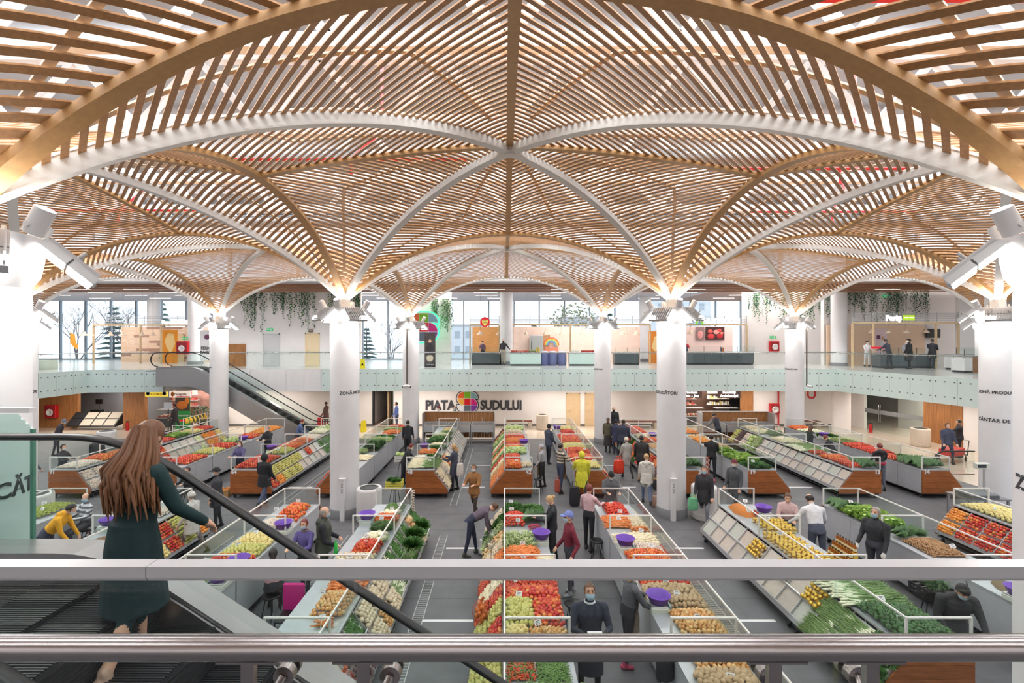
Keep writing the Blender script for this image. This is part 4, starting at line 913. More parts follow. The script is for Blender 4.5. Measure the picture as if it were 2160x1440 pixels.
fe = thing('fire_extinguisher', 'red fire extinguisher by the glass doors', 'extinguisher', (21.75, 27.9, 0)); MB().lathe([(0, 0), (.09, 0), (.09, .42), (.05, .5), (.03, .52)], 12).build('body', red_paint, fe); q = MB(); q.box(-.02, -.1, .52, .02, .06, .57); q.tube([(0, -.08, .54), (0, -.14, .4), (0, -.12, .15)], .012, 6); q.build('handle', black, fe)
fe = thing('fire_extinguisher', 'red fire extinguisher by the left oak pier', 'extinguisher', (-23.0, 28.6, 0)); MB().lathe([(0, 0), (.09, 0), (.09, .42), (.05, .5), (.03, .52)], 12).build('body', red_paint, fe); q = MB(); q.box(-.02, -.1, .52, .02, .06, .57); q.tube([(0, -.08, .54), (0, -.14, .4), (0, -.12, .15)], .012, 6); q.build('handle', black, fe)
ws = thing('floor_caution_sign', 'yellow caution stand on the floor by the corridor', 'sign', (at(767, 905, 28.2)[0], 28.2, 0)); MB().prism([(-.16, 0), (.16, 0), (.11, .65), (-.11, .65)], 'y', -.12, -.1).build('front_leaf', M('caution_yellow', (240, 220, 40)), ws); MB().prism([(-.16, 0), (.16, 0), (.11, .65), (-.11, .65)], 'y', .1, .12).build('back_leaf', M('caution_yellow', (240, 220, 40)), ws)
# floor marks: white dashes and slot drains
dash = M('floor_paint', (235, 235, 235), .6); drain = M('drain_grate', (150, 152, 154), .4, .6)
for i, (x0, x1, y) in enumerate(((-1.62, -.62, 9.2), (-1.55, -.7, 12.4), (-1.6, -.75, 17.55), (-1.5, -.6, 20.6), (4.55, 5.3, 9.2), (4.5, 5.25, 12.4), (3.9, 4.9, 17.55), (3.9, 4.9, 20.6), (-8.0, -7.1, 9.2), (-8.1, -7.2, 17.55), (10.6, 11.5, 17.55), (10.6, 11.6, 9.2))):
    tag(MB().box(x0, y - .04, 0, x1, y + .04, .006).build('floor_dash', dash), 'white painted dash across a stall aisle', 'floor marking', 'white dashes on the aisle floor')
def drain_strip(x, y0, y1, label):
    t = thing('slot_drain', label, 'drain', (x, y0, 0)); L = y1 - y0
    dash = M('drain_edge', (196, 196, 196), .6); MB().box(-.11, 0, 0, -.095, L, .008).build('edge', dash, t); MB().box(.095, 0, 0, .11, L, .008).build('edge', dash, t); mb = MB()
    for i in range(int(L / .07)): mb.box(-.09, i * .07, 0, .09, i * .07 + .03, .007)
    o = mb.build('grate_bars', drain, t); o['kind'] = 'stuff'
for x, nm in ((-1.72, 'central aisle left of the carrots'), (-7.5, 'aisle left of the column'), (4.3, 'aisle right of the central stalls'), (-4.3, 'vendor lane left of the centre')):
    drain_strip(x, 5.5, 13.2, f'slot drain in the near {nm}')
    if x != -4.3: drain_strip(x, 15.6, 24, f'slot drain in the far {nm}')
# floor tile joints of the near hall
jt = thing('trim_floor_joints', 'thin dark joints between the floor slabs', 'floor joints', kind='structure')
jm = M('floor_joint', (100, 100, 103), .7)
for i in range(-17, 18, 1): MB().box(i * 1.2 - .004, 4, 0, i * 1.2 + .004, 26.2, .002).build('joint', jm, jt)
for i in range(4, 26, 1): MB().box(-20, i * 1.2 - .8 - .004, 0, 17, i * 1.2 - .8 + .004, .002).build('joint', jm, jt)
# ------------------------------------------------------------------ outdoors behind the gallery windows
og = MB().box(-90, 42, -1.2, 90, 140, -1.0).build('ground', M('winter_ground', (190, 190, 186), .9)); struct(og, 'pale winter ground outside the windows', 'ground')
bark = M('bark', (120, 116, 116), .9)
def bare_tree(x, y, h, label, seed):
    r = random.Random(seed); mb = MB()
    def br(p, d, L, rad, lev):
        q = p + d * L; mb.tube([p, (p + q) / 2 + Vector((r.uniform(-.1, .1), r.uniform(-.1, .1), 0)) * L * .3, q], [rad, rad * .8, rad * .6], 5, caps=False)
        if lev == 0: return
        for i in range(3 if lev > 1 else 4):
            nd = (d + Vector((r.uniform(-.8, .8), r.uniform(-.8, .8), r.uniform(-.1, .5)))).normalized(); br(p + d * L * r.uniform(.5, 1), nd, L * r.uniform(.55, .75), rad * .55, lev - 1)
    br(Vector((0, 0, 0)), Vector((0, 0, 1)), h * .4, .16, 5)
    o = mb.build('bare_tree', bark, None, (x, y, -1.1)); tag(o, label, 'tree')
fir = M('fir_green', (92, 116, 112), .9, rnd=.15)
def fir_tree(x, y, h, label, seed, mat=None):
    r = random.Random(seed); t = thing('conifer', label, 'tree', (x, y, -1.1)); MB().cyl((0, 0, 0), (0, 0, h * .95), .18, .04, n=8).build('trunk', bark, t); mb = MB()
    for k in range(16):
        z = h * (.12 + .86 * k / 16); R = h * .27 * (1 - k / 17) + .15
        for i in range(13):
            a = 2 * PI * i / 13 + r.uniform(-.2, .2); L = R * r.uniform(.75, 1.15); p = Vector((0, 0, z)); q = Vector((L * math.cos(a), L * math.sin(a), z - .18 * L + r.uniform(-.1, .2))); s = Vector((-math.sin(a), math.cos(a), 0)) * L * .18
            mb.add([p, (p + q) / 2 + s + Vector((0, 0, -.1)), q, (p + q) / 2 - s + Vector((0, 0, -.1)), (p + q) / 2 + Vector((0, 0, .15))], [(0, 1, 4), (1, 2, 4), (2, 3, 4), (3, 0, 4)])
    o = mb.build('foliage', mat or fir, t); o['kind'] = 'stuff'
bare_tree(-52, 57, 13.5, 'bare winter tree outside the leftmost windows', 1); bare_tree(-47.5, 60, 14, 'bare winter tree between the left window mullions', 2); bare_tree(-15, 62, 10, 'bare winter tree outside left of the centre kiosk', 3)
fir_tree(-50.0, 60, 11.5, 'conifer outside the left windows beside a bare tree', 4); fir_tree(-44.6, 61, 12.2, 'conifer outside left of the gallery column', 5); fir_tree(-16.5, 56, 8.5, 'small conifer outside left of the centre kiosk', 6); fir_tree(13.2, 60, 11.3, 'pointed conifer outside above the centre kiosk', 7); fir_tree(3.6, 58, 9.0, 'low conifer outside right of the gallery column', 8)
def round_tree(x, y, h, label, seed):
    r = random.Random(seed); t = thing('round_tree', label, 'tree', (x, y, -1.1)); MB().cyl((0, 0, 0), (0, 0, h * .6), .15, n=8).build('trunk', bark, t); mb = MB()
    for i in range(700):
        u = Vector((r.gauss(0, 1), r.gauss(0, 1), r.gauss(0, .8))).normalized() * r.uniform(.6, 1) * h * .3; c = Vector((0, 0, h * .68)) + u; e = Vector((r.uniform(-1, 1), r.uniform(-1, 1), r.uniform(-1, 1))).normalized() * .25; w = e.cross(Vector((.3, .5, 1))).normalized() * .15
        mb.add([c - e, c + w, c + e, c - w], [(0, 1, 2, 3)])
    o = mb.build('foliage', M('olive_leaf', (168, 172, 140), .9, rnd=.15), t); o['kind'] = 'stuff'
round_tree(9.2, 62, 12.0, 'pale olive round tree outside right of the conifer', 3)
for i, (x, y, w, h, lab) in enumerate(((-9, 95, 8, 9.5, 'pale apartment block far outside left of the gallery column'), (19, 115, 10, 12, 'pale apartment block far outside behind the conifer'), (38, 100, 12, 18, 'tall pale apartment block outside on the right'))):
    t = thing('apartment_block', lab, 'building', (x, y, -1.1)); MB().box(-w / 2, 0, 0, w / 2, 8, h).build('body', M('far_wall', (214, 216, 220), .9), t); MB().box(-w / 2 - .2, -.2, h, w / 2 + .2, 8.2, h + .3).build('roof', M('far_roof', (190, 192, 198), .9), t)
    for r2 in range(int(h / 3)):
        for c in range(int(w / 2.2)): MB().box(-w / 2 + .6 + c * 2.2, -.05, 1 + r2 * 3, -w / 2 + 1.7 + c * 2.2, 0, 2.4 + r2 * 3).build('window', M('far_window', (170, 178, 188), .4), t)
# ------------------------------------------------------------------ escalators
step_mat = M('step_grey', (62, 63, 66), .45, .5); deck_steel = M('deck_steel', (176, 174, 176), .3, .9)
comb_mat = M('comb_plate', (58, 58, 61), .45, .4, noise=.15, nscale=60)
def escalator(label, xt, yc, ztop, slope, drop, hw, flat_top, flat_bot, nsteps, truss=True, hr=.042, end_loops=True):
    """runs along +x, descending; xt = x where the slope of the step line begins"""
    t = thing('escalator', label, 'escalator', (xt, yc, ztop)); run = drop / slope
    def path(dz):
        pts = []; R = .9
        x0 = -flat_top
        for x in np.linspace(x0, -R * .45, 6): pts.append((x, dz))
        for k in range(1, 6):
            u = k / 6; x = -R * .45 + R * .9 * u; pts.append((x, dz - slope * R * .45 * u * u))
        xe = run - .4
        for x in np.linspace(R * .45, xe, 8): pts.append((x, dz - slope * x))
        for k in range(1, 6):
            u = k / 6; x = xe + .8 * u; pts.append((x, dz - slope * xe - slope * .8 * u * (1 - .5 * u)))
        pts.append((run + .45, dz - drop)); pts.append((run + flat_bot, dz - drop))
        return pts
    h = path(1.0); d = path(.18)
    for s in (-1, 1):
        y = s * hw; hp = [(x, y, z) for x, z in h]
        if end_loops:
            r = .38; cx, cz = h[-1][0], h[-1][1] - r
            hp += [(cx + r * math.sin(a), y, cz + r * math.cos(a)) for a in np.linspace(.25, PI, 9)]
            cx, cz = h[0][0], h[0][1] - r
            hp = [(cx - r * math.sin(a), y, cz + r * math.cos(a)) for a in np.linspace(PI, .25, 9)] + hp
        MB().tube(hp, hr, 12, ry=.62).build('handrail', black, t)
        # glass under the handrail, in panels
        k = 0
        seq = list(zip(h, d)); step = 3
        for i in range(0, len(seq) - 1, step):
            part = seq[i:i + step + 1]
            if len(part) < 2: continue
            pr = [(a[0], a[1] - .03) for a, b in part] + [(b[0], b[1]) for a, b in reversed(part)]
            MB().prism(pr, 'y', y - .006, y + .006).build('glass_panel', glass_rail, t)
        MB().sweep([(x, y, z) for x, z in d], [(-.13, -.05), (.13, -.05), (.12, .03), (-.12, .03)]).build('deck', deck_steel, t)
        MB().sweep([(x, y - s * .14, z - .16) for x, z in d], [(-.008, -.14), (.008, -.14), (.008, .14), (-.008, .14)]).build('skirt', deck_steel, t)
        if truss:
            pr = [(x, z - .05) for x, z in d] + [(x, z - 1.0) for x, z in reversed(d) if True]
            MB().prism(pr, 'y', y + s * .12, y + s * .14).build('side_cladding', M('clad_steel', (186, 186, 188), .35, .7), t)
    if truss:
        MB().sweep([(x, 0, z - 1.02) for x, z in d], [(-hw - .14, -.02), (hw + .14, -.02), (hw + .14, .02), (-hw - .14, .02)]).build('underside', M('clad_steel', (186, 186, 188)), t)
    w = hw - .15; mb = MB(); mb.box(0, -w, -.24, .4, w, 0)
    n = 64
    for q in range(n): yy = -w + 2 * w * (q + .25) / n; mb.box(0, yy, 0, .4, yy + w / n, .014)
    for q in range(8): mb.box(.4, -w, -.22 + q * .027, .408, w, -.21 + q * .027)
    me = mesh_of(mb, 'step', step_mat)
    for i in range(nsteps):
        x = -.45 + i * .4
        if x > run + .2: break
        z = 0 if x < -.1 else -slope * (x + .1)
        put('step', me, t, (x, 0, max(z, -drop) + .0))
    mb = MB(); mb.box(-flat_top - .6, -hw - .1, -.03, -.45, hw + .1, .0)
    for q in range(60): yy = -w + 2 * w * (q + .2) / 60; mb.box(-.8, yy, 0, -.47, yy + .01, .006)
    mb.build('comb_plate', comb_mat, t)
    return t
# near escalator: handrails 2.4 m and 3.4 m from the camera
esc = escalator('near escalator running down to the right behind the glass railing', -2.75, 2.58, ZM + .0, .655, 3.8, .82, 2.6, 1.2, 18, truss=True)
escalator('far escalator coming down to the right under the left balcony', -17.0, 26.5, ZM, .59, 3.8, .55, 2.2, .9, 20, truss=True)
# travelator end beside the right column
tv = thing('handrail_loop', 'black handrail loop of a moving walkway by the platform scale', 'handrail', (17.6, 19.2, 0)); lp = MB()
lp.tube([(1.6, 0, .95), (.4, 0, .95)] + [(.4 - .48 * math.sin(a), 0, .47 + .48 * math.cos(a)) for a in np.linspace(.2, PI, 12)] + [(1.6, 0, .0)], .04, 10, ry=.7); lp.build('handrail', black, tv)
MB().prism([(.0, .2), (1.6, .1), (1.6, .9), (.4, .9), (.05, .6)], 'y', -.006, .006).build('glass_panel', glass_rail, tv)
# ------------------------------------------------------------------ glass railing in front of the camera
gr = thing('glass_railing', 'glass railing with steel cap and round handrail in the foreground', 'railing', (0, 1.13, ZM))
zc = EYE - ZM - .5376
for a, b in ((-3.3, -.852), (-.85, 1.5), (1.502, 3.3)):
    mb = MB(); mb.box(a, -.018, zc - .027, b, .022, zc); mb.box(a, -.014, zc - .034, b, .018, zc - .027); mb.build('cap_rail', cap_steel, gr)
for a, b in ((-3.3, -1.515), (-1.51, -.361), (-.356, .793), (.798, 1.947), (1.952, 3.3)):
    MB().box(a, -.008, -.1, b, .008, zc - .03).build('glass_pane', glass_rail, gr)
MB().tube([(-3.3, -.11, EYE - ZM - .668), (3.3, -.11, EYE - ZM - .668)], .0262, 24).build('handrail', steel_rail, gr)
for x in (-.52, -.27, .62, .83, 1.78, 2.1, -1.4, -1.7):
    mb = MB(); zz = EYE - ZM - .79
    mb.cyl((x, -.008, zz), (x, -.03, zz), .024, n=20); mb.cyl((x, -.03, zz), (x - .02, -.1, zz - .05), .011, n=10); mb.box(x - .05, -.118, zz - .06, x - .022, -.102, zz + .1); mb.box(x - .1, -.125, zz + .095, x + .03, -.095, zz + .1); mb.cyl((x, .008, zz), (x, .022, zz), .024, n=20)
    mb.build('bracket', steel_rail, gr)
lp = thing('glass_screen', 'upright green-edged glass panel at the left picture edge', 'glass panel', (-3.72, 3.7, ZM))
MB().prism([(-1.6, 0), (0, 0), (0, 1.0), (-.13, 1.12), (-1.6, 1.12)], 'y', -.008, .008).build('pane', M_glass('green_edge_glass', (226, 241, 237), .03, 1.2), lp)
MB().box(-.012, -.012, 0, .012, .012, 1.0).build('edge_strip', M('glass_edge', (90, 150, 130), .2), lp); MB().box(-1.6, -.03, 1.13, .0, .03, 1.17).build('cap_rail', white, lp)
# ------------------------------------------------------------------ market stalls
zinc = M('zinc_top', (186, 190, 194), .4, .3, noise=.05, nscale=5)
tray_mats = [M('tray_board_%d' % i, c, .6, noise=.06, nscale=4, stretch=(1, 6, 6)) for i, c in enumerate(((196, 186, 174), (184, 176, 166), (200, 194, 184), (186, 190, 180)))]
num_white = M('number_white', (240, 240, 240), .5)
TW, UL, ZT, ZG = .96, 2.0, 1.0, 1.45
SX, SZ0, SZ1 = .5, .3, .93          # slope: reach, low and high edge
_sm = {}
def stall_meshes(s):
    """meshes of one 2 m unit; s=+1: customers on the -x side"""
    if s in _sm: return _sm[s]
    d = {}
    def X(a): return a * s
    def bx(mb, x0, y0, z0, x1, y1, z1): mb.box(min(X(x0), X(x1)), y0, z0, max(X(x0), X(x1)), y1, z1)
    def pr(mb, prof, y0, y1): mb.prism([(X(a), b) for a, b in prof], 'y', y0, y1)
    mb = MB(); bx(mb, -.02, .0, ZT - .04, TW, UL - .004, ZT); d['tabletop'] = mesh_of(mb, 'tabletop', zinc)
    mb = MB(); bx(mb, TW - .03, .02, .17, TW - .01, UL / 2 - .005, ZT - .04); d['door_a'] = mesh_of(mb, 'back_door', grey_panel)
    mb = MB(); bx(mb, TW - .03, UL / 2 + .005, .17, TW - .01, UL - .02, ZT - .04); d['door_b'] = mesh_of(mb, 'back_door', grey_panel)
    mb = MB(); bx(mb, -SX + .03, .02, .13, TW - .03, UL - .02, .17); d['base'] = mesh_of(mb, 'base_board', dark_metal)
    mb = MB(); pr(mb, [(0, SZ1 - .03), (-SX, SZ0 - .03), (-SX, SZ0 - .07), (0, SZ1 - .09)], .01, UL - .01); d['slope'] = mesh_of(mb, 'slope_board', zinc)
    # lip, dividers and cheeks of the sloping display
    mb = MB(); pr(mb, [(-SX - .02, SZ0 - .06), (-SX + .0, SZ0 - .06), (-SX + .0, SZ0 + .06), (-SX - .02, SZ0 + .06)], 0, UL); d['lip'] = mesh_of(mb, 'front_lip', alu)
    for k in range(5):
        y = UL * k / 4; mb = MB(); pr(mb, [(0, SZ1 - .03), (-SX, SZ0 - .03), (-SX, SZ0 + .05), (0, SZ1 + .04)], max(.0, y - .006), min(UL, y + .006)); d['div%d' % k] = mesh_of(mb, 'divider', alu)
    mb = MB(); m_ = (SZ0 + SZ1) / 2; pr(mb, [(-SX / 2 + .01, m_ - .02), (-SX / 2 - .01, m_ - .03), (-SX / 2 - .03, m_ + .05), (-SX / 2 - .01, m_ + .06)], 0, UL); d['mid'] = mesh_of(mb, 'middle_ledge', alu)
    for k in range(8):
        c, r = k % 4, k // 4; a0 = -.01 - r * SX / 2; a1 = a0 - SX / 2 + .03
        z = lambda a: SZ1 - .03 + a * (SZ1 - SZ0) / SX
        mb = MB(); pr(mb, [(a0, z(a0)), (a1, z(a1)), (a1, z(a1) + .012), (a0, z(a0) + .012)], UL * c / 4 + .012, UL * (c + 1) / 4 - .012); d['tray%d' % k] = mesh_of(mb, 'tray_board', tray_mats[(k * 7 + k // 3) % 4])
    # glass guard: posts, rails, panes
    mb = MB(); bx(mb, -.02, -.015, ZT, .01, .015, ZG); d['post_c'] = mesh_of(mb, 'post', white_steel)
    mb = MB(); bx(mb, TW - .03, -.015, ZT, TW, .015, ZG); d['post_v'] = mesh_of(mb, 'post', white_steel)
    mb = MB(); bx(mb, -.016, .015, ZG - .025, .006, UL - .015, ZG); d['rail_l'] = mesh_of(mb, 'top_rail', white_steel)
    mb = MB(); bx(mb, -.02, -.012, ZG - .025, TW, .012, ZG); d['rail_x'] = mesh_of(mb, 'cross_rail', white_steel)
    mb = MB(); bx(mb, -.008, .02, ZT + .01, -.002, UL - .02, ZG - .026); d['pane_l'] = mesh_of(mb, 'glass_pane', glass)
    mb = MB(); bx(mb, .012, -.003, ZT + .01, TW - .032, .003, ZG - .026); d['pane_x'] = mesh_of(mb, 'glass_pane', glass)
    mb = MB(); mb.cyl((0, -.02, .05), (0, .02, .05), .05, n=10); mb.box(-.02, -.025, .05, .02, .025, .13); d['caster'] = mesh_of(mb, 'caster', dark_metal)
    # end planks
    def xl(z): return 0 if z >= SZ1 else (-SX * (SZ1 - z) / (SZ1 - SZ0) if z > SZ0 else -SX)
    zs = [.18, .375, .57, .765, .96]
    for k in range(4):
        z0, z1 = zs[k] + .003, zs[k + 1] - .003; q = [(xl(z0) + .01, z0), (TW, z0), (TW, z1), (xl(z1) + .01, z1)]
        if z0 < SZ0 < z1: q.append((-SX + .01, SZ0))
        if z0 < SZ1 < z1: q.append((.01, SZ1))
        mb = MB(); pr(mb, q, -.045, -.012); d['plank%d' % k] = mesh_of(mb, 'end_plank', wood_plank)
    _sm[s] = d
    return d
STALLS = []
def stall(xc, s, y, label, first=False, last=False, number=None):
    """xc: customer edge of the table; s=+1 the table reaches to +x"""
    t = thing('market_stall', label, 'market stall', (xc, y, 0), group='market stalls in rows'); d = stall_meshes(s)
    for k in ('tabletop', 'door_a', 'door_b', 'base', 'slope', 'lip', 'mid', 'post_c', 'post_v', 'rail_l', 'rail_x', 'pane_l', 'pane_x'): put(d[k].name.split('.')[0], d[k], t)
    for k in range(5): put('divider', d['div%d' % k], t)
    for k in range(8): put('tray_board', d['tray%d' % k], t)
    for cx in (-SX + .08, TW - .08):
        for cy in (.12, UL - .12): put('caster', d['caster'], t, (cx * s, cy, 0))
    if last:
        for k in ('post_c', 'post_v', 'rail_x', 'pane_x'): put(d[k].name.split('.')[0], d[k], t, (0, UL, 0))
        for k in range(4): put('end_plank', d['plank%d' % k], t, (0, UL + .06, 0))
    if first:
        for k in range(4): put('end_plank', d['plank%d' % k], t)
        if number: text('number', number, .19, num_white, t, ((TW - .14) * s, -.05, .93), depth=.02, bold=.006)
    STALLS.append(t)
    return t
ROWS = {  # name: (customer edge x near, x far, s, words)
    'Z2': (None, -14.85, -1, 'row at the far left'), 'A1': (-12.4, -12.35, 1, 'second row from the left'), 'A2': (-8.6, -8.56, -1, 'third row from the left'),
    'B1': (-6.03, -6.05, 1, 'row left of the left column'), 'B2': (-2.57, -2.47, -1, 'row left of the central aisle'),
    'C1': (0, 0, 1, 'row right of the central aisle'), 'C2': (3.38, 3.39, -1, 'row left of the right column'),
    'D1': (5.88, 5.97, 1, 'row right of the right column'), 'D2': (9.68, 9.4, -1, 'third row from the right'),
    'E1': (12.32, 12.08, 1, 'second row from the right'), 'E2': (None, 15.43, -1, 'row at the far right')}
NEAR_Y = (4.87, 6.87, 8.87, 10.87); FAR_Y = (16.3, 18.3, 20.3, 22.3)
NEAR_U = {'A1': (3,), 'A2': (2, 3), 'B1': (1, 2, 3), 'B2': (0, 1, 2, 3), 'C1': (0, 1, 2, 3), 'C2': (0, 1, 2, 3), 'D1': (1, 2, 3), 'D2': (1, 2, 3), 'E1': (3,)}
NUM = {'Z2': '91', 'A1': '72', 'A2': '64', 'B2': '48', 'C1': '42', 'D1': '24', 'D2': '19', 'E1': '13', 'E2': '14'}
on = ['front', 'second', 'third', 'rearmost']
WHAT = {}   # filled below from the goods: words for the label
# ------------------------------------------------------------------ goods on the stalls
KINDS = {}
def kind(name, mats, hi, lo, r, pitch, mode='rand', label='', cat='', jit=.15, scale=(.88, 1.12), stems=None):
    KINDS[name] = dict(mats=mats, hi=hi, lo=lo, r=r, pitch=pitch, mode=mode, label=label, cat=cat, items=[], short=cat, jit=jit, scale=scale)
def lat(prof, n): return MB().lathe(prof, n)
def ball(r, sq=1., n=10, dim=.12):
    k = 7; pr = []
    for i in range(k + 1):
        a = -PI / 2 + PI * i / k; rr = math.cos(a) * r; z = math.sin(a) * r * sq
        if i == k: z -= r * dim * 1.6
        if i == 0: z += r * dim * .6
        pr.append((max(rr, 1e-4), z))
    return MB().lathe(pr, n)
def low(r, sq=1.): return MB().lathe([(1e-4, -r * sq), (r * .8, -r * sq * .55), (r * .98, r * .15 * sq), (r * .6, r * sq * .8), (1e-4, r * sq * .9)], 6)
def withstem(mb, r, m=1, h=.3): mb.cyl((0, 0, r * .7), (r * .06, 0, r * (.95 + h)), r * .05, n=4, m=m, caps=False); return mb
stem_m = M('stem_dark', (96, 92, 50), .7)
def rot_mb(mb, mat): mb.v = [tuple(mat @ Vector(p)) for p in mb.v]; return mb
def bell(r, L=1.15, n=12):
    mb = MB(); pr = [(1e-4, -r * L), (r * .55, -r * L * .95), (r * .8, -r * L * .5), (r, r * .25), (r * .85, r * L * .75), (r * .35, r * L * .8), (1e-4, r * L * .62)]
    vs = []; k = len(pr)
    for (a, z) in pr:
        for i in range(n):
            t = 2 * PI * i / n; q = a * (1 + .1 * math.cos(4 * t)); vs.append((q * math.cos(t), q * math.sin(t), z))
    mb.add(vs, [(i * n + j, i * n + (j + 1) % n, (i + 1) * n + (j + 1) % n, (i + 1) * n + j) for i in range(k - 1) for j in range(n)], 0, True)
    mb.tube([(0, 0, r * .6), (r * .1, 0, r * L * .95), (r * .3, 0, r * L * 1.2)], r * .12, 5, m=1); return mb
def root(L, r, n=7, tuft=False):
    mb = MB(); mb.lathe([(1e-4, -L / 2), (r * .35, -L * .44), (r * .75, -L * .05), (r, L * .32), (r * .8, L * .45), (1e-4, L * .5)], n); return rot_mb(mb, Matrix.Rotation(PI / 2, 4, 'Y'))
def lowroot(L, r): return rot_mb(MB().lathe([(1e-4, -L / 2), (r * .7, -L * .1), (r, L * .35), (1e-4, L / 2)], 5), Matrix.Rotation(PI / 2, 4, 'Y'))
def leafy(R, n, w, seed, up=.6, droop=.3, m=0, stem=0.):
    r = random.Random(seed); mb = MB()
    for i in range(n):
        a = r.uniform(0, 2 * PI); e = r.uniform(.15, 1.0) * up; L = R * r.uniform(.7, 1.1); d = Vector((math.cos(a), math.sin(a), 0)); s = Vector((-math.sin(a), math.cos(a), 0)) * w * r.uniform(.7, 1.2)
        p0 = d * R * .08; p1 = p0 + d * L * .5 * math.cos(e) + Vector((0, 0, L * .5 * math.sin(e) + .01)); p2 = p0 + d * L * math.cos(e) + Vector((0, 0, L * math.sin(e) * (1 - droop)))
        mb.add([p0, p1 + s + Vector((0, 0, r.uniform(0, .02))), p2 + s * .6, p2 - s * .6, p1 - s + Vector((0, 0, r.uniform(0, .02))), p1 - Vector((0, 0, w * .3))], [(0, 1, 5), (1, 2, 5), (2, 3, 5), (3, 4, 5), (4, 0, 5)], m)
    return mb
def head(R, seed, n=26, core=.72):
    """lettuce or cabbage: core ball wrapped in cupped wavy leaves"""
    r = random.Random(seed); mb = MB(); mb.ell((0, 0, R * .55), (R * core, R * core, R * core * .85), 10, 6, m=1)
    for i in range(n):
        a = 2 * PI * i / n * 2.4; tilt = .25 + 1.0 * (i / n); d = Vector((math.cos(a), math.sin(a), 0)); s = Vector((-math.sin(a), math.cos(a), 0)); vs = []
        for u in (0, .5, 1):
            rad = R * (.35 + .75 * math.sin(tilt) * u); z = R * (.1 + 1.1 * math.cos(tilt) * u ** .8)
            for w in (-1, -.3, .3, 1): vs.append(d * rad + s * w * R * .45 * (.5 + u * .6) + Vector((0, 0, z + r.uniform(-.08, .08) * R * (1 if abs(w) == 1 else .3) + (.06 * R if abs(w) == 1 else 0))))
        mb.add(vs, [(j * 4 + k, j * 4 + k + 1, j * 4 + 5 + k, j * 4 + 4 + k) for j in range(2) for k in range(3)], 0, True)
    return mb
def blades(L, n, seed, spread=.03, white=.3):
    """bundle of leeks or spring onions lying along x: white ends at -x, green blades at +x"""
    r = random.Random(seed); mb = MB()
    for i in range(n):
        y = r.uniform(-spread, spread); z = r.uniform(.008, spread * 1.2); rad = r.uniform(.006, .011)
        mb.tube([(-L / 2, y * .8, z), (-L * (.5 - white), y * .9, z)], rad, 5, m=1); mb.tube([(-L * (.5 - white), y * .9, z), (0, y * 1.2, z + .01), (L * .3, y * 1.8 + r.uniform(-.03, .03), z + r.uniform(0, .03)), (L / 2 * r.uniform(.8, 1.1), y * 2.6 + r.uniform(-.05, .05), z + r.uniform(-.01, .03))], [rad, rad * 1.1, rad * .9, .002], 4, m=0, caps=False)
    return mb
def sprig(L, n, seed, m=0, thick=.002):
    """feathery bunch (dill, fennel tops)"""
    r = random.Random(seed); mb = MB()
    for i in range(n):
        a = r.uniform(-.5, .5); e = r.uniform(.05, .8); d = Vector((math.cos(a) * math.cos(e), math.sin(a) * math.cos(e), math.sin(e))); p = Vector((-L * .4, r.uniform(-.03, .03), .01)); q = p + d * L * r.uniform(.7, 1.05); s = Vector((0, 0, 1)).cross(d).normalized() * .012
        mb.add([p, q - d * L * .4 + s, q, q - d * L * .4 - s], [(0, 1, 2, 3)], m)
    return mb
apple_m = M_fruit('apple_skin', [(158, 26, 34), (196, 44, 42), (214, 96, 50), (232, 176, 84)], .3, 14)
gapple_m = M_fruit('green_pear_skin', [(184, 184, 96), (204, 202, 122), (190, 176, 92)], .4, 14)
tomato_m = M_fruit('tomato_skin', [(190, 36, 30), (208, 60, 40), (216, 86, 54)], .25)
orange_m = M_fruit('orange_skin', [(224, 132, 48), (230, 158, 70), (214, 114, 44)], .45)
onion_m = M_fruit('onion_skin', [(196, 130, 70), (214, 160, 96), (222, 186, 130), (180, 104, 60)], .4)
potato_m = M_fruit('potato_skin', [(168, 144, 108), (186, 162, 126), (150, 124, 92)], .7)
quince_m = M_fruit('quince_skin', [(226, 200, 120), (232, 214, 150), (210, 180, 100)], .5)
pepo_m = M_fruit('orange_pepper_skin', [(224, 148, 52), (218, 110, 44), (206, 74, 42), (230, 172, 74)], .25, 8)
pepr_m = M_fruit('red_pepper_skin', [(176, 36, 32), (204, 70, 42), (214, 108, 56)], .25, 8)
pepg_m = M_fruit('green_pepper_skin', [(42, 84, 36), (66, 108, 48), (36, 66, 34)], .22, 8)
pepy_m = M_fruit('yellow_pepper_skin', [(206, 204, 96), (220, 216, 130), (190, 196, 90)], .3, 8)
garlic_m = M_fruit('garlic_skin', [(236, 228, 214), (222, 206, 190), (206, 180, 170)], .6)
walnut_m = M_fruit('walnut_shell', [(176, 138, 96), (150, 112, 76), (196, 160, 118)], .7)
caul_m = M_fruit('cauliflower_curd', [(238, 232, 206), (226, 220, 186)], .7); cabl_m = M_fruit('cabbage_leaf', [(176, 198, 134), (204, 216, 166), (150, 178, 112)], .5); lett_m = M_fruit('lettuce_leaf', [(126, 168, 66), (166, 196, 104), (92, 140, 54)], .5); lettc_m = M('lettuce_core', (206, 226, 150), .5)
carrot_m = M_fruit('carrot_skin', [(220, 116, 52), (228, 140, 72), (206, 100, 46)], .5); parsn_m = M_fruit('parsnip_skin', [(232, 216, 176), (240, 230, 200), (216, 194, 150)], .6); beet_m = M_fruit('beet_skin', [(92, 70, 76), (110, 84, 84), (74, 56, 62)], .7); turn_m = M_fruit('turnip_skin', [(226, 212, 184), (210, 190, 160)], .6)
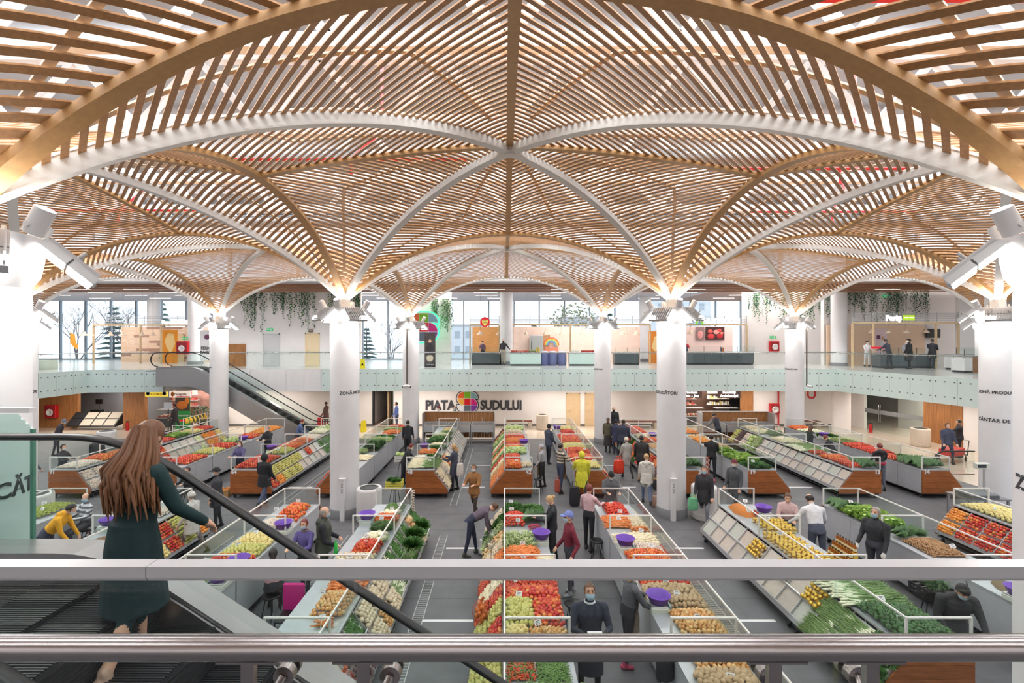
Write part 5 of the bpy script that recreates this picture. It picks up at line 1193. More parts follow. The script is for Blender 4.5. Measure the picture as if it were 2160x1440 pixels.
parsley_m = M_fruit('parsley_leaf', [(52, 98, 42), (84, 130, 58), (38, 78, 36)], .6); dill_m = M_fruit('dill_leaf', [(64, 104, 58), (92, 128, 78), (50, 86, 50)], .6); leekg_m = M_fruit('leek_leaf', [(92, 128, 66), (132, 160, 98), (74, 108, 58)], .5); leekw_m = M('leek_white', (232, 234, 206), .5)
pump_m = M_fruit('pumpkin_skin', [(222, 150, 80), (214, 190, 140), (196, 120, 60)], .5); grape_m = M_fruit('green_grape', [(176, 186, 96), (150, 164, 80)], .3); dgrape_m = M_fruit('dark_grape', [(60, 50, 80), (80, 60, 90), (48, 44, 66)], .3); bean_m = M_fruit('green_bean', [(92, 130, 60), (120, 154, 84)], .5); chili_m = M_fruit('chili_skin', [(186, 36, 30), (206, 76, 40), (80, 120, 52), (70, 110, 48)], .3); ban_m = M_fruit('banana_skin', [(240, 206, 80), (236, 190, 60)], .45); radish_m = M_fruit('radish_skin', [(176, 44, 80), (200, 80, 110)], .4)
def grapes(seed, n=22, r=.013):
    q = random.Random(seed); mb = MB()
    for i in range(n): mb.ell((q.uniform(-.07, .07), q.gauss(0, .022), .012 + abs(q.gauss(0, .018))), (r, r, r), 6, 4)
    mb.tube([(-.08, 0, .03), (-.11, .01, .04)], .003, 4, m=1); return mb
def bananas(seed):
    q = random.Random(seed); mb = MB()
    for i in range(6):
        a = -.5 + i * .2; pts = [Vector((math.sin(a) * .03, 0, .1)), Vector((math.sin(a) * .09, -.03, .03)), Vector((math.sin(a) * .12, -.06, -.06)), Vector((math.sin(a) * .12, -.05, -.12))]; mb.tube(pts, [.006, .018, .017, .005], 6)
    return mb
kind('apple', [apple_m, stem_m], withstem(ball(.04, .9), .04), low(.04, .9), .04, 1.75, label='round red and yellow apple', cat='apple')
kind('pear', [gapple_m, stem_m], withstem(MB().lathe([(1e-4, -.042), (.03, -.036), (.042, -.008), (.034, .022), (.02, .045), (1e-4, .056)], 10), .05), low(.042, 1.05), .041, 1.75, label='yellow green pear', cat='pear')
kind('tomato', [tomato_m, stem_m], withstem(ball(.036, .85), .036, h=.05), low(.036, .85), .036, 1.75, label='ripe red tomato', cat='tomato')
kind('orange', [orange_m], ball(.04, .95), low(.04), .04, 1.75, label='orange citrus fruit', cat='orange')
kind('onion', [onion_m, M('onion_neck', (190, 150, 90), .6)], withstem(MB().lathe([(1e-4, -.032), (.026, -.028), (.037, -.004), (.03, .02), (.01, .034), (.004, .05)], 10), .04), low(.037, .9), .037, 1.7, label='golden brown onion', cat='onion')
kind('potato', [potato_m], MB().ell((0, 0, 0), (.056, .042, .038), 10, 7), MB().ell((0, 0, 0), (.056, .042, .038), 6, 4), .042, 1.8, label='earthy brown potato', cat='potato')
kind('quince', [quince_m, stem_m], withstem(ball(.043, 1.05), .043), low(.043), .043, 1.75, label='pale yellow quince', cat='quince')
kind('orange_pepper', [pepo_m, stem_m], bell(.042), low(.042, 1.1), .042, 1.65, label='orange bell pepper', cat='pepper')
kind('red_pepper', [pepr_m, stem_m], bell(.036, 1.5), low(.038, 1.3), .04, 1.65, label='red pointed pepper', cat='pepper')
kind('green_pepper', [pepg_m, stem_m], bell(.042, 1.35), low(.042, 1.2), .043, 1.6, label='glossy dark green pepper', cat='pepper')
kind('yellow_pepper', [pepy_m, stem_m], bell(.036, 1.5), low(.038, 1.3), .04, 1.65, label='pale yellow pepper', cat='pepper')
kind('garlic', [garlic_m, garlic_m], withstem(MB().lathe([(1e-4, -.018), (.022, -.016), (.03, 0), (.02, .018), (.006, .03)], 8), .03), low(.03, .8), .028, 1.75, label='white garlic bulb', cat='garlic')
kind('walnut', [walnut_m], MB().ell((0, 0, 0), (.024, .02, .02), 8, 6), MB().ell((0, 0, 0), (.024, .02, .02), 6, 4), .02, 1.75, label='walnut', cat='walnut')
mb = MB(); mb.ell((0, 0, .05), (.075, .075, .055), 12, 8); rr = random.Random(2)
for i in range(14): a = rr.uniform(0, 2 * PI); q = rr.random() ** .5 * .06; mb.ell((q * math.cos(a), q * math.sin(a), .085 - q * .5), (.022, .022, .018), 6, 4)
lf = leafy(.12, 9, .03, 4, .9, .2, 1); mb.add(lf.v, lf.f, 1)
kind('cauliflower', [caul_m, cabl_m], mb, low(.075, .8), .075, 1.75, 'up', 'creamy white cauliflower', 'cauliflower')
kind('cabbage', [cabl_m, lettc_m], head(.1, 3, 16, .9), low(.11, .85), .1, 1.8, 'up', 'pale green cabbage head', 'cabbage')
kind('lettuce', [lett_m, lettc_m], head(.12, 5, 22, .5), leafy(.15, 16, .05, 6, 1.2), .11, 1.35, 'up', 'curly light green lettuce', 'lettuce')
kind('endive', [cabl_m, lettc_m], leafy(.13, 46, .012, 8, 1.0, .1), leafy(.13, 22, .016, 8, 1.0, .1), .08, 1.4, 'up', 'frilly pale endive', 'endive')
kind('carrot', [carrot_m], root(.2, .018), lowroot(.2, .018), .03, 1.25, 'lie', 'orange carrot', 'carrot')
kind('parsnip', [parsn_m], root(.21, .022), lowroot(.21, .022), .034, 1.25, 'lie', 'cream parsnip', 'parsnip')
kind('beet', [beet_m], withstem(ball(.045, .9), .045), low(.045), .045, 1.75, label='dark dusty beetroot', cat='beetroot')
kind('turnip', [turn_m], withstem(ball(.045, .85), .045), low(.045), .045, 1.75, label='cream coloured turnip', cat='turnip')
kind('pumpkin', [pump_m, stem_m], withstem(bell(.11, .75), .08), low(.11, .7), .11, 1.7, 'up', 'small ribbed pumpkin', 'pumpkin')
kind('parsley', [parsley_m], leafy(.12, 110, .013, 3, 1.2, .2), leafy(.12, 30, .022, 3, 1.1, .2), .075, 1.25, 'up', 'dark green parsley bunch', 'parsley')
kind('dill', [dill_m], sprig(.26, 60, 4), sprig(.26, 22, 4), .07, 1.3, 'lie', 'feathery dill bunch', 'dill')
kind('leek', [leekg_m, leekw_m], blades(.5, 9, 2, .03), blades(.5, 4, 2, .03), .055, 1.2, 'lie0', 'spring onion bundle with white ends', 'spring onion', .1)
kind('grape', [grape_m, stem_m], grapes(1), MB().ell((0, 0, .02), (.08, .03, .025), 6, 4), .05, 1.5, 'lie', 'bunch of green grapes', 'grape')
kind('dark_grape', [dgrape_m, stem_m], grapes(2), MB().ell((0, 0, .02), (.08, .03, .025), 6, 4), .05, 1.5, 'lie', 'bunch of dark grapes', 'grape')
kind('bean', [bean_m], MB().tube([(-.06, 0, 0), (-.02, .008, .004), (.03, .004, .0), (.065, -.008, 0)], [.002, .006, .006, .002], 5), lowroot(.12, .006), .016, 1.5, 'mess', 'long green bean', 'bean')
kind('chili', [chili_m, stem_m], MB().tube([(-.05, 0, 0), (-.01, .01, .002), (.03, 0, 0), (.05, 0, 0)], [.002, .011, .013, .003], 6), lowroot(.1, .012), .02, 1.5, 'mess', 'small red chili', 'chili')
kind('radish', [radish_m, parsley_m], withstem(ball(.022), .022), low(.022), .024, 1.7, label='pink radish', cat='radish')
# glass honey jars
mb = MB(); mb.lathe([(1e-4, 0), (.036, 0), (.04, .008), (.04, .075), (.032, .088)], 12); mb.lathe([(.035, .088), (.036, .09), (.036, .108), (1e-4, .11)], 12, m=1); mb.lathe([(.0408, .02), (.0408, .062)], 12, m=2)
lo = MB(); lo.lathe([(1e-4, 0), (.04, 0), (.04, .085)], 7); lo.lathe([(.037, .085), (.037, .108), (1e-4, .11)], 7, m=1); lo.lathe([(.0408, .02), (.0408, .06)], 7, m=2)
kind('honey_jar', [M_fruit('honey', [(196, 124, 30), (222, 160, 50), (160, 90, 24), (232, 196, 110)], .1), M('jar_lid_gold', (226, 190, 80), .3, .4), M('jar_label', (238, 226, 180), .5)], mb, lo, .042, 2.05, 'up', 'small honey jar with golden lid', 'jar', .03, (1, 1))
R6 = random.Random(11)
def heap(k, o, U, V, N, lu, lv, h, edge=4, where=''):
    K = KINDS[k]; p = K['r'] * K['pitch']; nu = max(1, int(lu / p)); nv = max(1, int(lv / (p * .87)))
    U = Vector(U); V = Vector(V); N = Vector(N); q = Matrix((U, V, N)).transposed().to_quaternion()
    for j in range(nv):
        for i in range(nu):
            a = (i + .5 + (.25 if j % 2 else -.25)) / nu; b = (j + .5) / nv
            a += R6.uniform(-K['jit'], K['jit']) / nu; b += R6.uniform(-K['jit'], K['jit']) / nv
            if not (0 < a < 1 and 0 < b < 1): continue
            hh = h * (1 - abs(2 * a - 1) ** edge) * (1 - abs(2 * b - 1) ** edge) * R6.uniform(.9, 1.1)
            zz = hh + (0 if K['mode'] in ('up', 'lie0') and True else K['r'] * .85)
            loc = Vector(o) + U * (a * lu) + V * (b * lv) + N * zz
            if K['mode'] == 'rand': rq = Euler((R6.uniform(-.9, .9), R6.uniform(-.9, .9), R6.uniform(0, 6.28))).to_quaternion()
            elif K['mode'] == 'up': rq = Euler((R6.uniform(-.2, .2), R6.uniform(-.2, .2), R6.uniform(0, 6.28))).to_quaternion()
            elif K['mode'] == 'mess': rq = Euler((0, R6.uniform(-.4, .4), R6.uniform(0, 6.28))).to_quaternion()
            elif K['mode'] == 'lie': rq = Euler((0, R6.uniform(-.25, .25), R6.gauss(0, .5))).to_quaternion()
            else: rq = Euler((0, R6.uniform(-.05, .05), R6.gauss(0, .12))).to_quaternion()
            K['items'].append((loc, q @ rq, R6.uniform(*K['scale']), where))
def place(row, near, unit, pre=''):
    return f"on the {pre}{on[unit]} stall, {'near' if near else 'far'} {ROWS[row][3]}"
def table_heap(row, near, unit, k, u0, u1, v0, v1, h=.07):
    X = ROWS[row]; xc = X[0] if near else X[1]; s = X[2]; y0 = (NEAR_Y if near else FAR_Y)[unit]
    a, b = xc + s * TW * (.02 + .96 * u0), xc + s * TW * (.02 + .96 * u1)
    heap(k, (min(a, b), y0 + UL * (.02 + .96 * v0), ZT), (1, 0, 0), (0, 1, 0), (0, 0, 1), abs(b - a), UL * .96 * (v1 - v0), h, where=place(row, near, unit))
def slope_heap(row, near, unit, col, k, rowi=None, h=.03):
    X = ROWS[row]; xc = X[0] if near else X[1]; s = X[2]; y0 = (NEAR_Y if near else FAR_Y)[unit]
    L = math.hypot(SX, SZ1 - SZ0); V = Vector((-SX * s, 0, -(SZ1 - SZ0))) / L; U = Vector((0, 1, 0)); N = U.cross(V)
    if N.z < 0: N = -N
    for r in ((0, 1) if rowi is None else (rowi,)):
        o = Vector((xc, y0 + UL * col / 4 + .03, SZ1 - .015)) + V * (.03 + r * L / 2)
        heap(k, o, U, V, N, UL / 4 - .06, L / 2 - .05, h, 6, place(row, near, unit, 'tray of the '))
def fill(row, near, table, slope):
    for u, lst in table.items():
        for it in lst: table_heap(row, near, u, *it)
    for u, lst in slope.items():
        for c, k in enumerate(lst):
            if k is None: continue
            if isinstance(k, tuple):
                for r in (0, 1):
                    if k[r]: slope_heap(row, near, u, c, k[r], r)
            else: slope_heap(row, near, u, c, k)
# near block (unit 3 is the rearmost of the near block)
fill('C1', 1, {3: [('tomato', 0, .5, .2, .6, .12), ('parsley', .5, 1, .5, .85, .08), ('parsley', 0, .45, .62, .95, .05), ('radish', .6, .9, .1, .2), ('dill', .5, .95, .28, .45)],
               2: [('endive', 0, .7, .6, .98, .08), ('carrot', 0, .7, .28, .6, .12), ('orange_pepper', 0, .75, .02, .28, .1), ('parsnip', .72, 1, .1, .4)],
               1: [('red_pepper', 0, 1, .8, .98, .08), ('apple', 0, 1, .6, .8, .08), ('pear', 0, .48, .22, .6, .1), ('apple', .48, 1, .2, .6, .1), ('quince', 0, .35, .02, .2), ('onion', .4, 1, .02, .18, .06)],
               0: [('chili', .02, .42, .66, .88, .05), ('bean', .46, .9, .62, .88, .06), ('leek', .05, .95, .3, .58, .03)]},
     {3: ['pumpkin', 'endive', 'parsley', 'turnip'], 2: ['parsnip', 'red_pepper', 'carrot', 'turnip'], 1: ['pear', 'apple', 'pear', ('apple', 'red_pepper')], 0: ['onion', 'potato', 'apple', 'pear']})
fill('C2', 1, {3: [('tomato', .2, .8, .55, .95, .12), ('carrot', .35, 1, .15, .5, .1), ('turnip', 0, .35, .1, .5, .06), ('carrot', .05, .4, .02, .12)],
               2: [('parsnip', 0, .95, .72, .98, .08), ('garlic', 0, .65, .5, .72, .05), ('orange_pepper', .05, .92, .02, .5, .14)],
               1: [('red_pepper', 0, .95, .84, .98, .08), ('potato', 0, .98, .62, .83, .1), ('potato', 0, .66, .46, .62, .09), ('onion', 0, .72, .06, .44, .1)], 0: [('onion', 0, .8, .75, .98, .08), ('potato', .05, .9, .1, .75, .12)]},
     {3: ['red_pepper', 'parsnip', 'carrot', 'turnip'], 2: ['potato', 'onion', 'carrot', 'red_pepper'], 1: ['potato', 'onion', 'potato', 'onion'], 0: ['onion', 'potato', 'potato', 'onion']})
fill('B2', 1, {3: [('bean', .1, .62, .68, .96, .1), ('cauliflower', .15, .6, .5, .66, .05), ('orange_pepper', .08, .7, .3, .5, .1), ('parsley', .1, .6, .08, .26, .04)],
               2: [('cauliflower', .1, .6, .74, .98, .06), ('red_pepper', .1, .68, .46, .74, .12), ('turnip', .1, .95, .28, .45, .05), ('cauliflower', .5, .95, .04, .26, .05), ('parsnip', .08, .5, .04, .26, .06)],
               1: [('carrot', 0, .62, .74, .97, .1), ('onion', .05, .62, .36, .72, .1), ('carrot', .18, .4, .22, .32, .04)], 0: [('yellow_pepper', 0, .45, .62, .9, .05)]},
     {3: ['parsley', 'parsley', ('pumpkin', 'turnip'), 'parsley'], 2: ['turnip', 'leek', 'parsley', 'parsley'], 1: ['beet', ('parsley', 'beet'), 'turnip', ('turnip', 'onion')], 0: [None, 'onion', None, None]})
fill('B1', 1, {3: [('orange_pepper', .3, .85, .45, .9, .14), ('garlic', .1, .8, .1, .42, .07), ('orange_pepper', .9, 1, .35, .6)], 2: [('quince', .1, .95, .66, .98, .08), ('pear', .1, .95, .42, .66, .08), ('apple', .05, .95, .05, .42, .1)], 1: [('cabbage', 0, .62, .72, .98, .06), ('onion', .1, .92, .06, .68, .12)]},
     {3: ['orange_pepper', 'garlic', None, None], 2: ['apple', 'pear', 'apple', 'quince'], 1: ['onion', None, 'potato', None]})
fill('A2', 1, {3: [('garlic', .1, .5, .5, .9)], 2: []}, {2: ['quince', 'apple', 'orange', 'quince'], 3: ['quince', 'apple', 'pear', 'orange']})
fill('A1', 1, {3: [('grape', .1, .75, .45, .95, .06), ('dark_grape', .1, .6, .05, .42, .05)]}, {})
fill('D1', 1, {3: [('honey_jar', .25, 1, .0, .38, 0), ('tomato', .5, .62, .5, .62)], 2: [('honey_jar', 0, .72, .02, .98, 0)], 1: [('leek', .02, .95, .52, .98, .06), ('green_pepper', .04, .95, .04, .52, .12)]},
     {2: [None, ('honey_jar', None), None, ('honey_jar', None)], 1: ['parsley', ('leek', 'leek'), 'leek', ('honey_jar', None)]})
fill('D2', 1, {3: [('parsley', .15, .7, .74, .97, .07), ('lettuce', .1, .95, .12, .74, .1), ('dill', .72, 1, .72, .95, .05)], 2: [('dill', .2, .85, .84, .98, .04), ('walnut', .1, .85, .42, .84, .12)], 1: []}, {3: ['lettuce', 'parsley', None, None]})
fill('E1', 1, {3: [('quince', .05, .95, .03, .97, .09)]}, {3: ['apple', 'apple', 'apple', 'orange']})
# far block
far = {
 'C1': ({0: [('red_pepper', 0, .6, .55, .98, .1), ('orange_pepper', 0, .6, .02, .5, .1), ('turnip', .65, 1, .1, .4)], 1: [('cabbage', 0, .9, .05, .5, .05), ('carrot', 0, .7, .5, .75, .08), ('tomato', .0, .9, .78, .98, .06)], 2: [('carrot', 0, .9, .1, .5, .08), ('red_pepper', 0, .95, .55, .95, .08)], 3: [('turnip', 0, .9, .05, .4, .08), ('cabbage', 0, .95, .45, .95, .06)]}, {0: ['carrot', 'carrot', 'onion', 'parsnip'], 1: ['red_pepper', 'endive', 'parsnip', 'carrot'], 2: ['endive', 'red_pepper', 'parsnip', 'leek'], 3: ['cabbage', 'leek', 'carrot', 'beet']}),
 'C2': ({0: [('quince', .02, .98, .02, .45, .08), ('apple', .02, .98, .5, .98, .1)], 1: [('apple', .02, .98, .02, .5, .1), ('pear', .02, .98, .52, .98, .08)], 2: [('apple', .02, .98, .02, .98, .1)], 3: [('tomato', .02, .7, .02, .45, .08), ('quince', .02, .7, .5, .95, .08)]}, {0: ['apple', 'quince', 'apple', 'pear'], 1: ['apple'] * 4}),
 'B2': ({0: [('parsnip', .55, .98, .05, .9, .1), ('leek', .02, .55, .05, .7, .05), ('parsley', .0, .5, .7, .95)], 1: [('carrot', .3, .98, .1, .4, .08), ('parsley', 0, .7, .42, .75, .06), ('parsnip', .1, .7, .78, .98)], 2: [('parsley', .0, .95, .05, .6, .06), ('endive', .1, .9, .62, .95)], 3: [('onion', .1, .6, .3, .7, .06), ('endive', 0, .6, .05, .28)]}, {0: ['turnip', 'parsnip', 'garlic', 'parsnip'], 1: ['carrot', 'parsnip', None, None], 2: [None] * 4}),
 'B1': ({0: [('parsnip', .3, .98, .6, .95, .06)], 1: [('dill', .3, .98, .3, .95, .06), ('endive', .1, .6, .1, .4)], 2: [('endive', .1, .98, .1, .5, .05), ('parsley', .1, .98, .5, .8, .05), ('tomato', .1, .7, .8, .98, .06)], 3: [('carrot', .2, .95, .05, .4, .08), ('endive', .1, .95, .42, .7, .06), ('red_pepper', .1, .95, .72, .98, .1)]}, {0: ['red_pepper', 'tomato', 'red_pepper', None]}),
 'A2': ({0: [('apple', .02, .98, .05, .9, .12)], 1: [('pear', .05, .9, .05, .5, .09), ('orange_pepper', .05, .9, .52, .98, .1)], 2: [('orange_pepper', .05, .9, .02, .4, .1), ('garlic', .05, .9, .45, .95, .07)], 3: [('cauliflower', .05, .9, .05, .5, .06), ('cabbage', .05, .9, .5, .95, .06)]}, {0: ['apple', ('pear', 'orange'), 'pear', 'pear'], 1: ['pear', ('pear', None), None, ('apple', None)], 2: [None, None, 'parsley', 'dill'], 3: ['parsley', 'leek', 'dill', 'parsley']}),
 'A1': ({0: [('apple', .05, .95, .3, .95, .1), ('dark_grape', .1, .6, .05, .28)], 1: [('pear', .05, .95, .05, .5, .08), ('apple', .05, .95, .55, .95, .1)], 2: [('cabbage', .05, .7, .05, .5, .06), ('apple', .05, .9, .5, .95, .1)], 3: [('orange', .05, .95, .05, .95, .1)]}, {1: ['orange', None, None, 'quince'], 2: [None, None, 'quince', 'quince'], 3: [None, None, None, 'quince']}),
 'Z2': ({0: [('garlic', .05, .95, .05, .55, .08), ('orange_pepper', .05, .95, .55, .95, .1)], 1: [('carrot', .05, .9, .05, .4, .08), ('cauliflower', .05, .9, .45, .95, .06)], 2: [('tomato', .05, .9, .05, .5, .08), ('lettuce', .1, .9, .5, .95, .04)], 3: [('quince', .05, .9, .05, .5, .08), ('tomato', .05, .9, .5, .95, .08)]}, {0: ['garlic', 'garlic', 'carrot', 'cauliflower'], 1: ['garlic', 'onion', 'orange', 'apple'], 3: ['cabbage', 'orange', 'carrot', 'quince']}),
 'D1': ({0: [('garlic', .2, .95, .4, .9, .06), ('dill', .1, .95, .05, .35, .05)], 1: [('garlic', .1, .8, .1, .5), ('onion', .1, .9, .55, .95, .06)], 2: [('orange_pepper', .1, .9, .1, .5, .08), ('turnip', .1, .9, .55, .95)], 3: [('red_pepper', .1, .9, .05, .95, .08)]}, {0: ['garlic', 'onion', 'beet', 'carrot'], 1: ['red_pepper', 'orange', 'tomato', 'parsley'], 2: ['orange_pepper', 'apple', 'parsley', 'tomato'], 3: ['endive', 'orange', 'red_pepper', 'leek']}),
 'D2': ({0: [('parsley', .05, .9, .05, .4, .06), ('lettuce', .05, .98, .42, .98, .06)], 1: [('lettuce', .3, .98, .02, .4, .06), ('potato', .05, .9, .45, .95, .08)], 2: [('orange', .4, .98, .05, .5, .1), ('pumpkin', .1, .9, .5, .9, .02)], 3: [('carrot', .1, .9, .1, .45, .08), ('onion', .1, .9, .5, .95, .08)]}, {}),
 'E1': ({0: [('red_pepper', .05, .6, .1, .6, .08), ('dill', .5, .98, .02, .4, .06), ('orange_pepper', .05, .9, .65, .95, .08)], 1: [('leek', .05, .95, .3, .95, .05), ('red_pepper', .05, .6, .02, .25)], 2: [('parsnip', .05, .95, .05, .6, .08), ('dill', .2, .9, .65, .95)], 3: [('parsnip', .05, .9, .05, .5, .08), ('turnip', .05, .9, .55, .95, .07)]}, {2: [None, None, None, 'endive'], 3: ['cabbage', 'garlic', 'beet', 'pear']}),
 'E2': ({0: [('dill', .05, .95, .05, .55, .06), ('red_pepper', .5, .98, .6, .98, .08), ('parsley', .05, .5, .6, .95)], 1: [('tomato', .05, .98, .05, .6, .1), ('red_pepper', .05, .98, .62, .98, .09)], 2: [('endive', .05, .9, .05, .5), ('parsley', .05, .9, .55, .95)], 3: [('cauliflower', .05, .95, .05, .5, .05), ('orange_pepper', .05, .95, .52, .95, .1)]}, {0: ['radish', 'dill', 'red_pepper', 'tomato']}),
}
for row, (tb, sl) in far.items(): fill(row, 0, tb, sl)
# ---- stalls themselves, labelled by what lies on them
names = {'orange_pepper': 'orange peppers', 'red_pepper': 'red peppers', 'green_pepper': 'green peppers', 'yellow_pepper': 'yellow peppers', 'honey_jar': 'honey jars', 'dark_grape': 'dark grapes', 'leek': 'spring onions', 'potato': 'potatoes', 'tomato': 'tomatoes', 'radish': 'radishes', 'garlic': 'garlic', 'lettuce': 'lettuce', 'parsley': 'parsley', 'dill': 'dill', 'endive': 'endives'}
NT = {'C1': 1}
neart = {'B2': {0: 'a few pale peppers'}, 'A2': {2: 'brown seeds'}, 'D2': {1: 'pale seeds'}}
def goods_words(row, near, u):
    X = ROWS[row]; xc = X[0] if near else X[1]; s = X[2]; y0 = (NEAR_Y if near else FAR_Y)[u]; cnt = {}
    for k, K in KINDS.items():
        n = sum(1 for (l, q, sc, wh) in K['items'] if y0 <= l.y < y0 + UL and 0 <= (l.x - xc) * s <= TW)
        if n: cnt[k] = n * K['r'] ** 2
    top = sorted(cnt, key=cnt.get, reverse=True)[:2]
    return ' and '.join(names.get(k, k + 's') for k in top) or neart.get(row, {}).get(u, 'little on top')
for row, us in NEAR_U.items():
    for i, u in enumerate(us):
        stall(ROWS[row][0], ROWS[row][2], NEAR_Y[u], f'{on[u]} stall, near {ROWS[row][3]}, with {goods_words(row, 1, u)}', first=(i == 0), last=(i == len(us) - 1))
for row in far:
    for u in range(4):
        stall(ROWS[row][1], ROWS[row][2], FAR_Y[u], f'{on[u]} stall, far {ROWS[row][3]}, with {goods_words(row, 0, u)}', first=(u == 0), last=(u == 3), number=NUM.get(row) if u == 0 else None)
# ---- place the goods: the 300 largest of each kind singly, the rest of a kind as one stuff object
cap = Vector((0, 0, EYE))
for k, K in KINDS.items():
    if not K['items']: continue
    hi = mesh_of(K['hi'], k, *K['mats']); its = K['items']
    def seen(it):
        l = it[0]; px = 1065 + FPX * l.x / l.y; py = 717 + FPX * (EYE - l.z) / l.y
        return (l - cap).length + (0 if -40 < px < 2200 and py < 1480 else 100)
    its.sort(key=seen); lim = 300
    for (l, q, s, wh) in its[:lim]:
        o = put(k, hi, None, l); o.rotation_mode = 'QUATERNION'; o.rotation_quaternion = q; o.scale = (s, s, s)
        tag(o, (K['short'] if len((K['label'] + ' ' + wh).split()) > 16 else K['label']) + ' ' + wh, K['cat'], names.get(k, k + 's') + ' ' + wh)
    rest = its[lim:]
    if rest:
        lo = K['lo']; V = np.array(lo.v); nv = len(V); vs = []; F = []; nf = len(lo.f)
        for (l, q, s, wh) in rest:
            m = np.array((q.to_matrix() * s)); vs.append(V @ m.T + np.array(l))
        me = bpy.data.meshes.new(k + '_heaps'); vv = np.concatenate(vs)
        loops = []; starts = []; tot = []
        base_l = np.concatenate([np.array(f) for f in lo.f]); cnt = np.array([len(f) for f in lo.f]); n = len(rest)
        L = (base_l[None, :] + (np.arange(n) * nv)[:, None]).ravel(); C = np.tile(cnt, n); S = np.concatenate([[0], np.cumsum(C)[:-1]])
        me.vertices.add(len(vv)); me.vertices.foreach_set('co', vv.ravel().astype(np.float32)); me.loops.add(len(L)); me.loops.foreach_set('vertex_index', L.astype(np.int32)); me.polygons.add(len(C)); me.polygons.foreach_set('loop_start', S.astype(np.int32)); me.polygons.foreach_set('loop_total', C.astype(np.int32))
        me.polygons.foreach_set('material_index', np.tile(np.array(lo.m), n).astype(np.int32)); me.polygons.foreach_set('use_smooth', np.tile(np.array(lo.sm), n)); me.update(calc_edges=True); me.validate()
        for m in K['mats']: me.materials.append(m)
        o = put(k + '_heap', me); tag(o, f'remaining heaps of {names.get(k, k + "s")} on the farther stalls', K['cat'] + ' heap', kind='stuff')
# ------------------------------------------------------------------ people
def Rx(a): return Matrix.Rotation(a, 3, 'X')
def Rz(a): return Matrix.Rotation(a, 3, 'Z')
rad = math.radians
SKIN = M('skin_light', (224, 178, 150), .55, noise=.03, nscale=8); SKIN2 = M('skin_tan', (200, 150, 120), .55, noise=.03, nscale=8)
_cl = {}
def cloth(c, rough=.8):
    k = tuple(c)
    if k not in _cl: _cl[k] = M('cloth_%d_%d_%d' % k, c, rough, noise=.1, nscale=14, bump=.25)
    return _cl[k]
HAIRM = {'brown': M('hair_brown', (92, 62, 44), .5, noise=.2, nscale=30), 'dark': M('hair_dark', (44, 36, 34), .5, noise=.2, nscale=30), 'grey': M('hair_grey', (150, 146, 142), .6, noise=.15, nscale=30), 'blond': M('hair_blond', (196, 160, 110), .5, noise=.2, nscale=30), 'red': M('hair_red', (120, 50, 44), .5, noise=.2, nscale=30), 'chestnut': M('hair_chestnut', (112, 74, 48), .45, noise=.3, nscale=24, stretch=(6, 6, .6))}
maskm = {'blue': M('mask_blue', (176, 206, 224), .8), 'white': M('mask_white', (236, 238, 240), .8), 'black': M('mask_black', (40, 40, 44), .8)}
PEOPLE = []
def shell(name, c, R, keep, mat, parent, nu=18, nv=14, thick=.006, M3=None):
    """part of an ellipsoid shell around the head; keep(x, y, z) on the unit sphere"""
    mb = MB(); vs = []; fs = []
    for s, off in ((0, 1.0), (1, 1 - thick / R[0])):
        for i in range(nv + 1):
            a = -PI / 2 + PI * i / nv
            for j in range(nu):
                t = 2 * PI * j / nu; u = Vector((math.cos(a) * math.cos(t), math.cos(a) * math.sin(t), math.sin(a)))
                p = Vector((u.x * R[0], u.y * R[1], u.z * R[2])) * off; vs.append(c + (M3 @ p if M3 else p))
    n1 = (nv + 1) * nu
    for i in range(nv):
        for j in range(nu):
            a = -PI / 2 + PI * (i + .5) / nv; t = 2 * PI * (j + .5) / nu
            if keep(math.cos(a) * math.cos(t), math.cos(a) * math.sin(t), math.sin(a)):
                q = (i * nu + j, i * nu + (j + 1) % nu, (i + 1) * nu + (j + 1) % nu, (i + 1) * nu + j); fs.append(q)
    mb.add(vs[:n1], fs, 0, True)
    return mb.build(name, mat, parent)
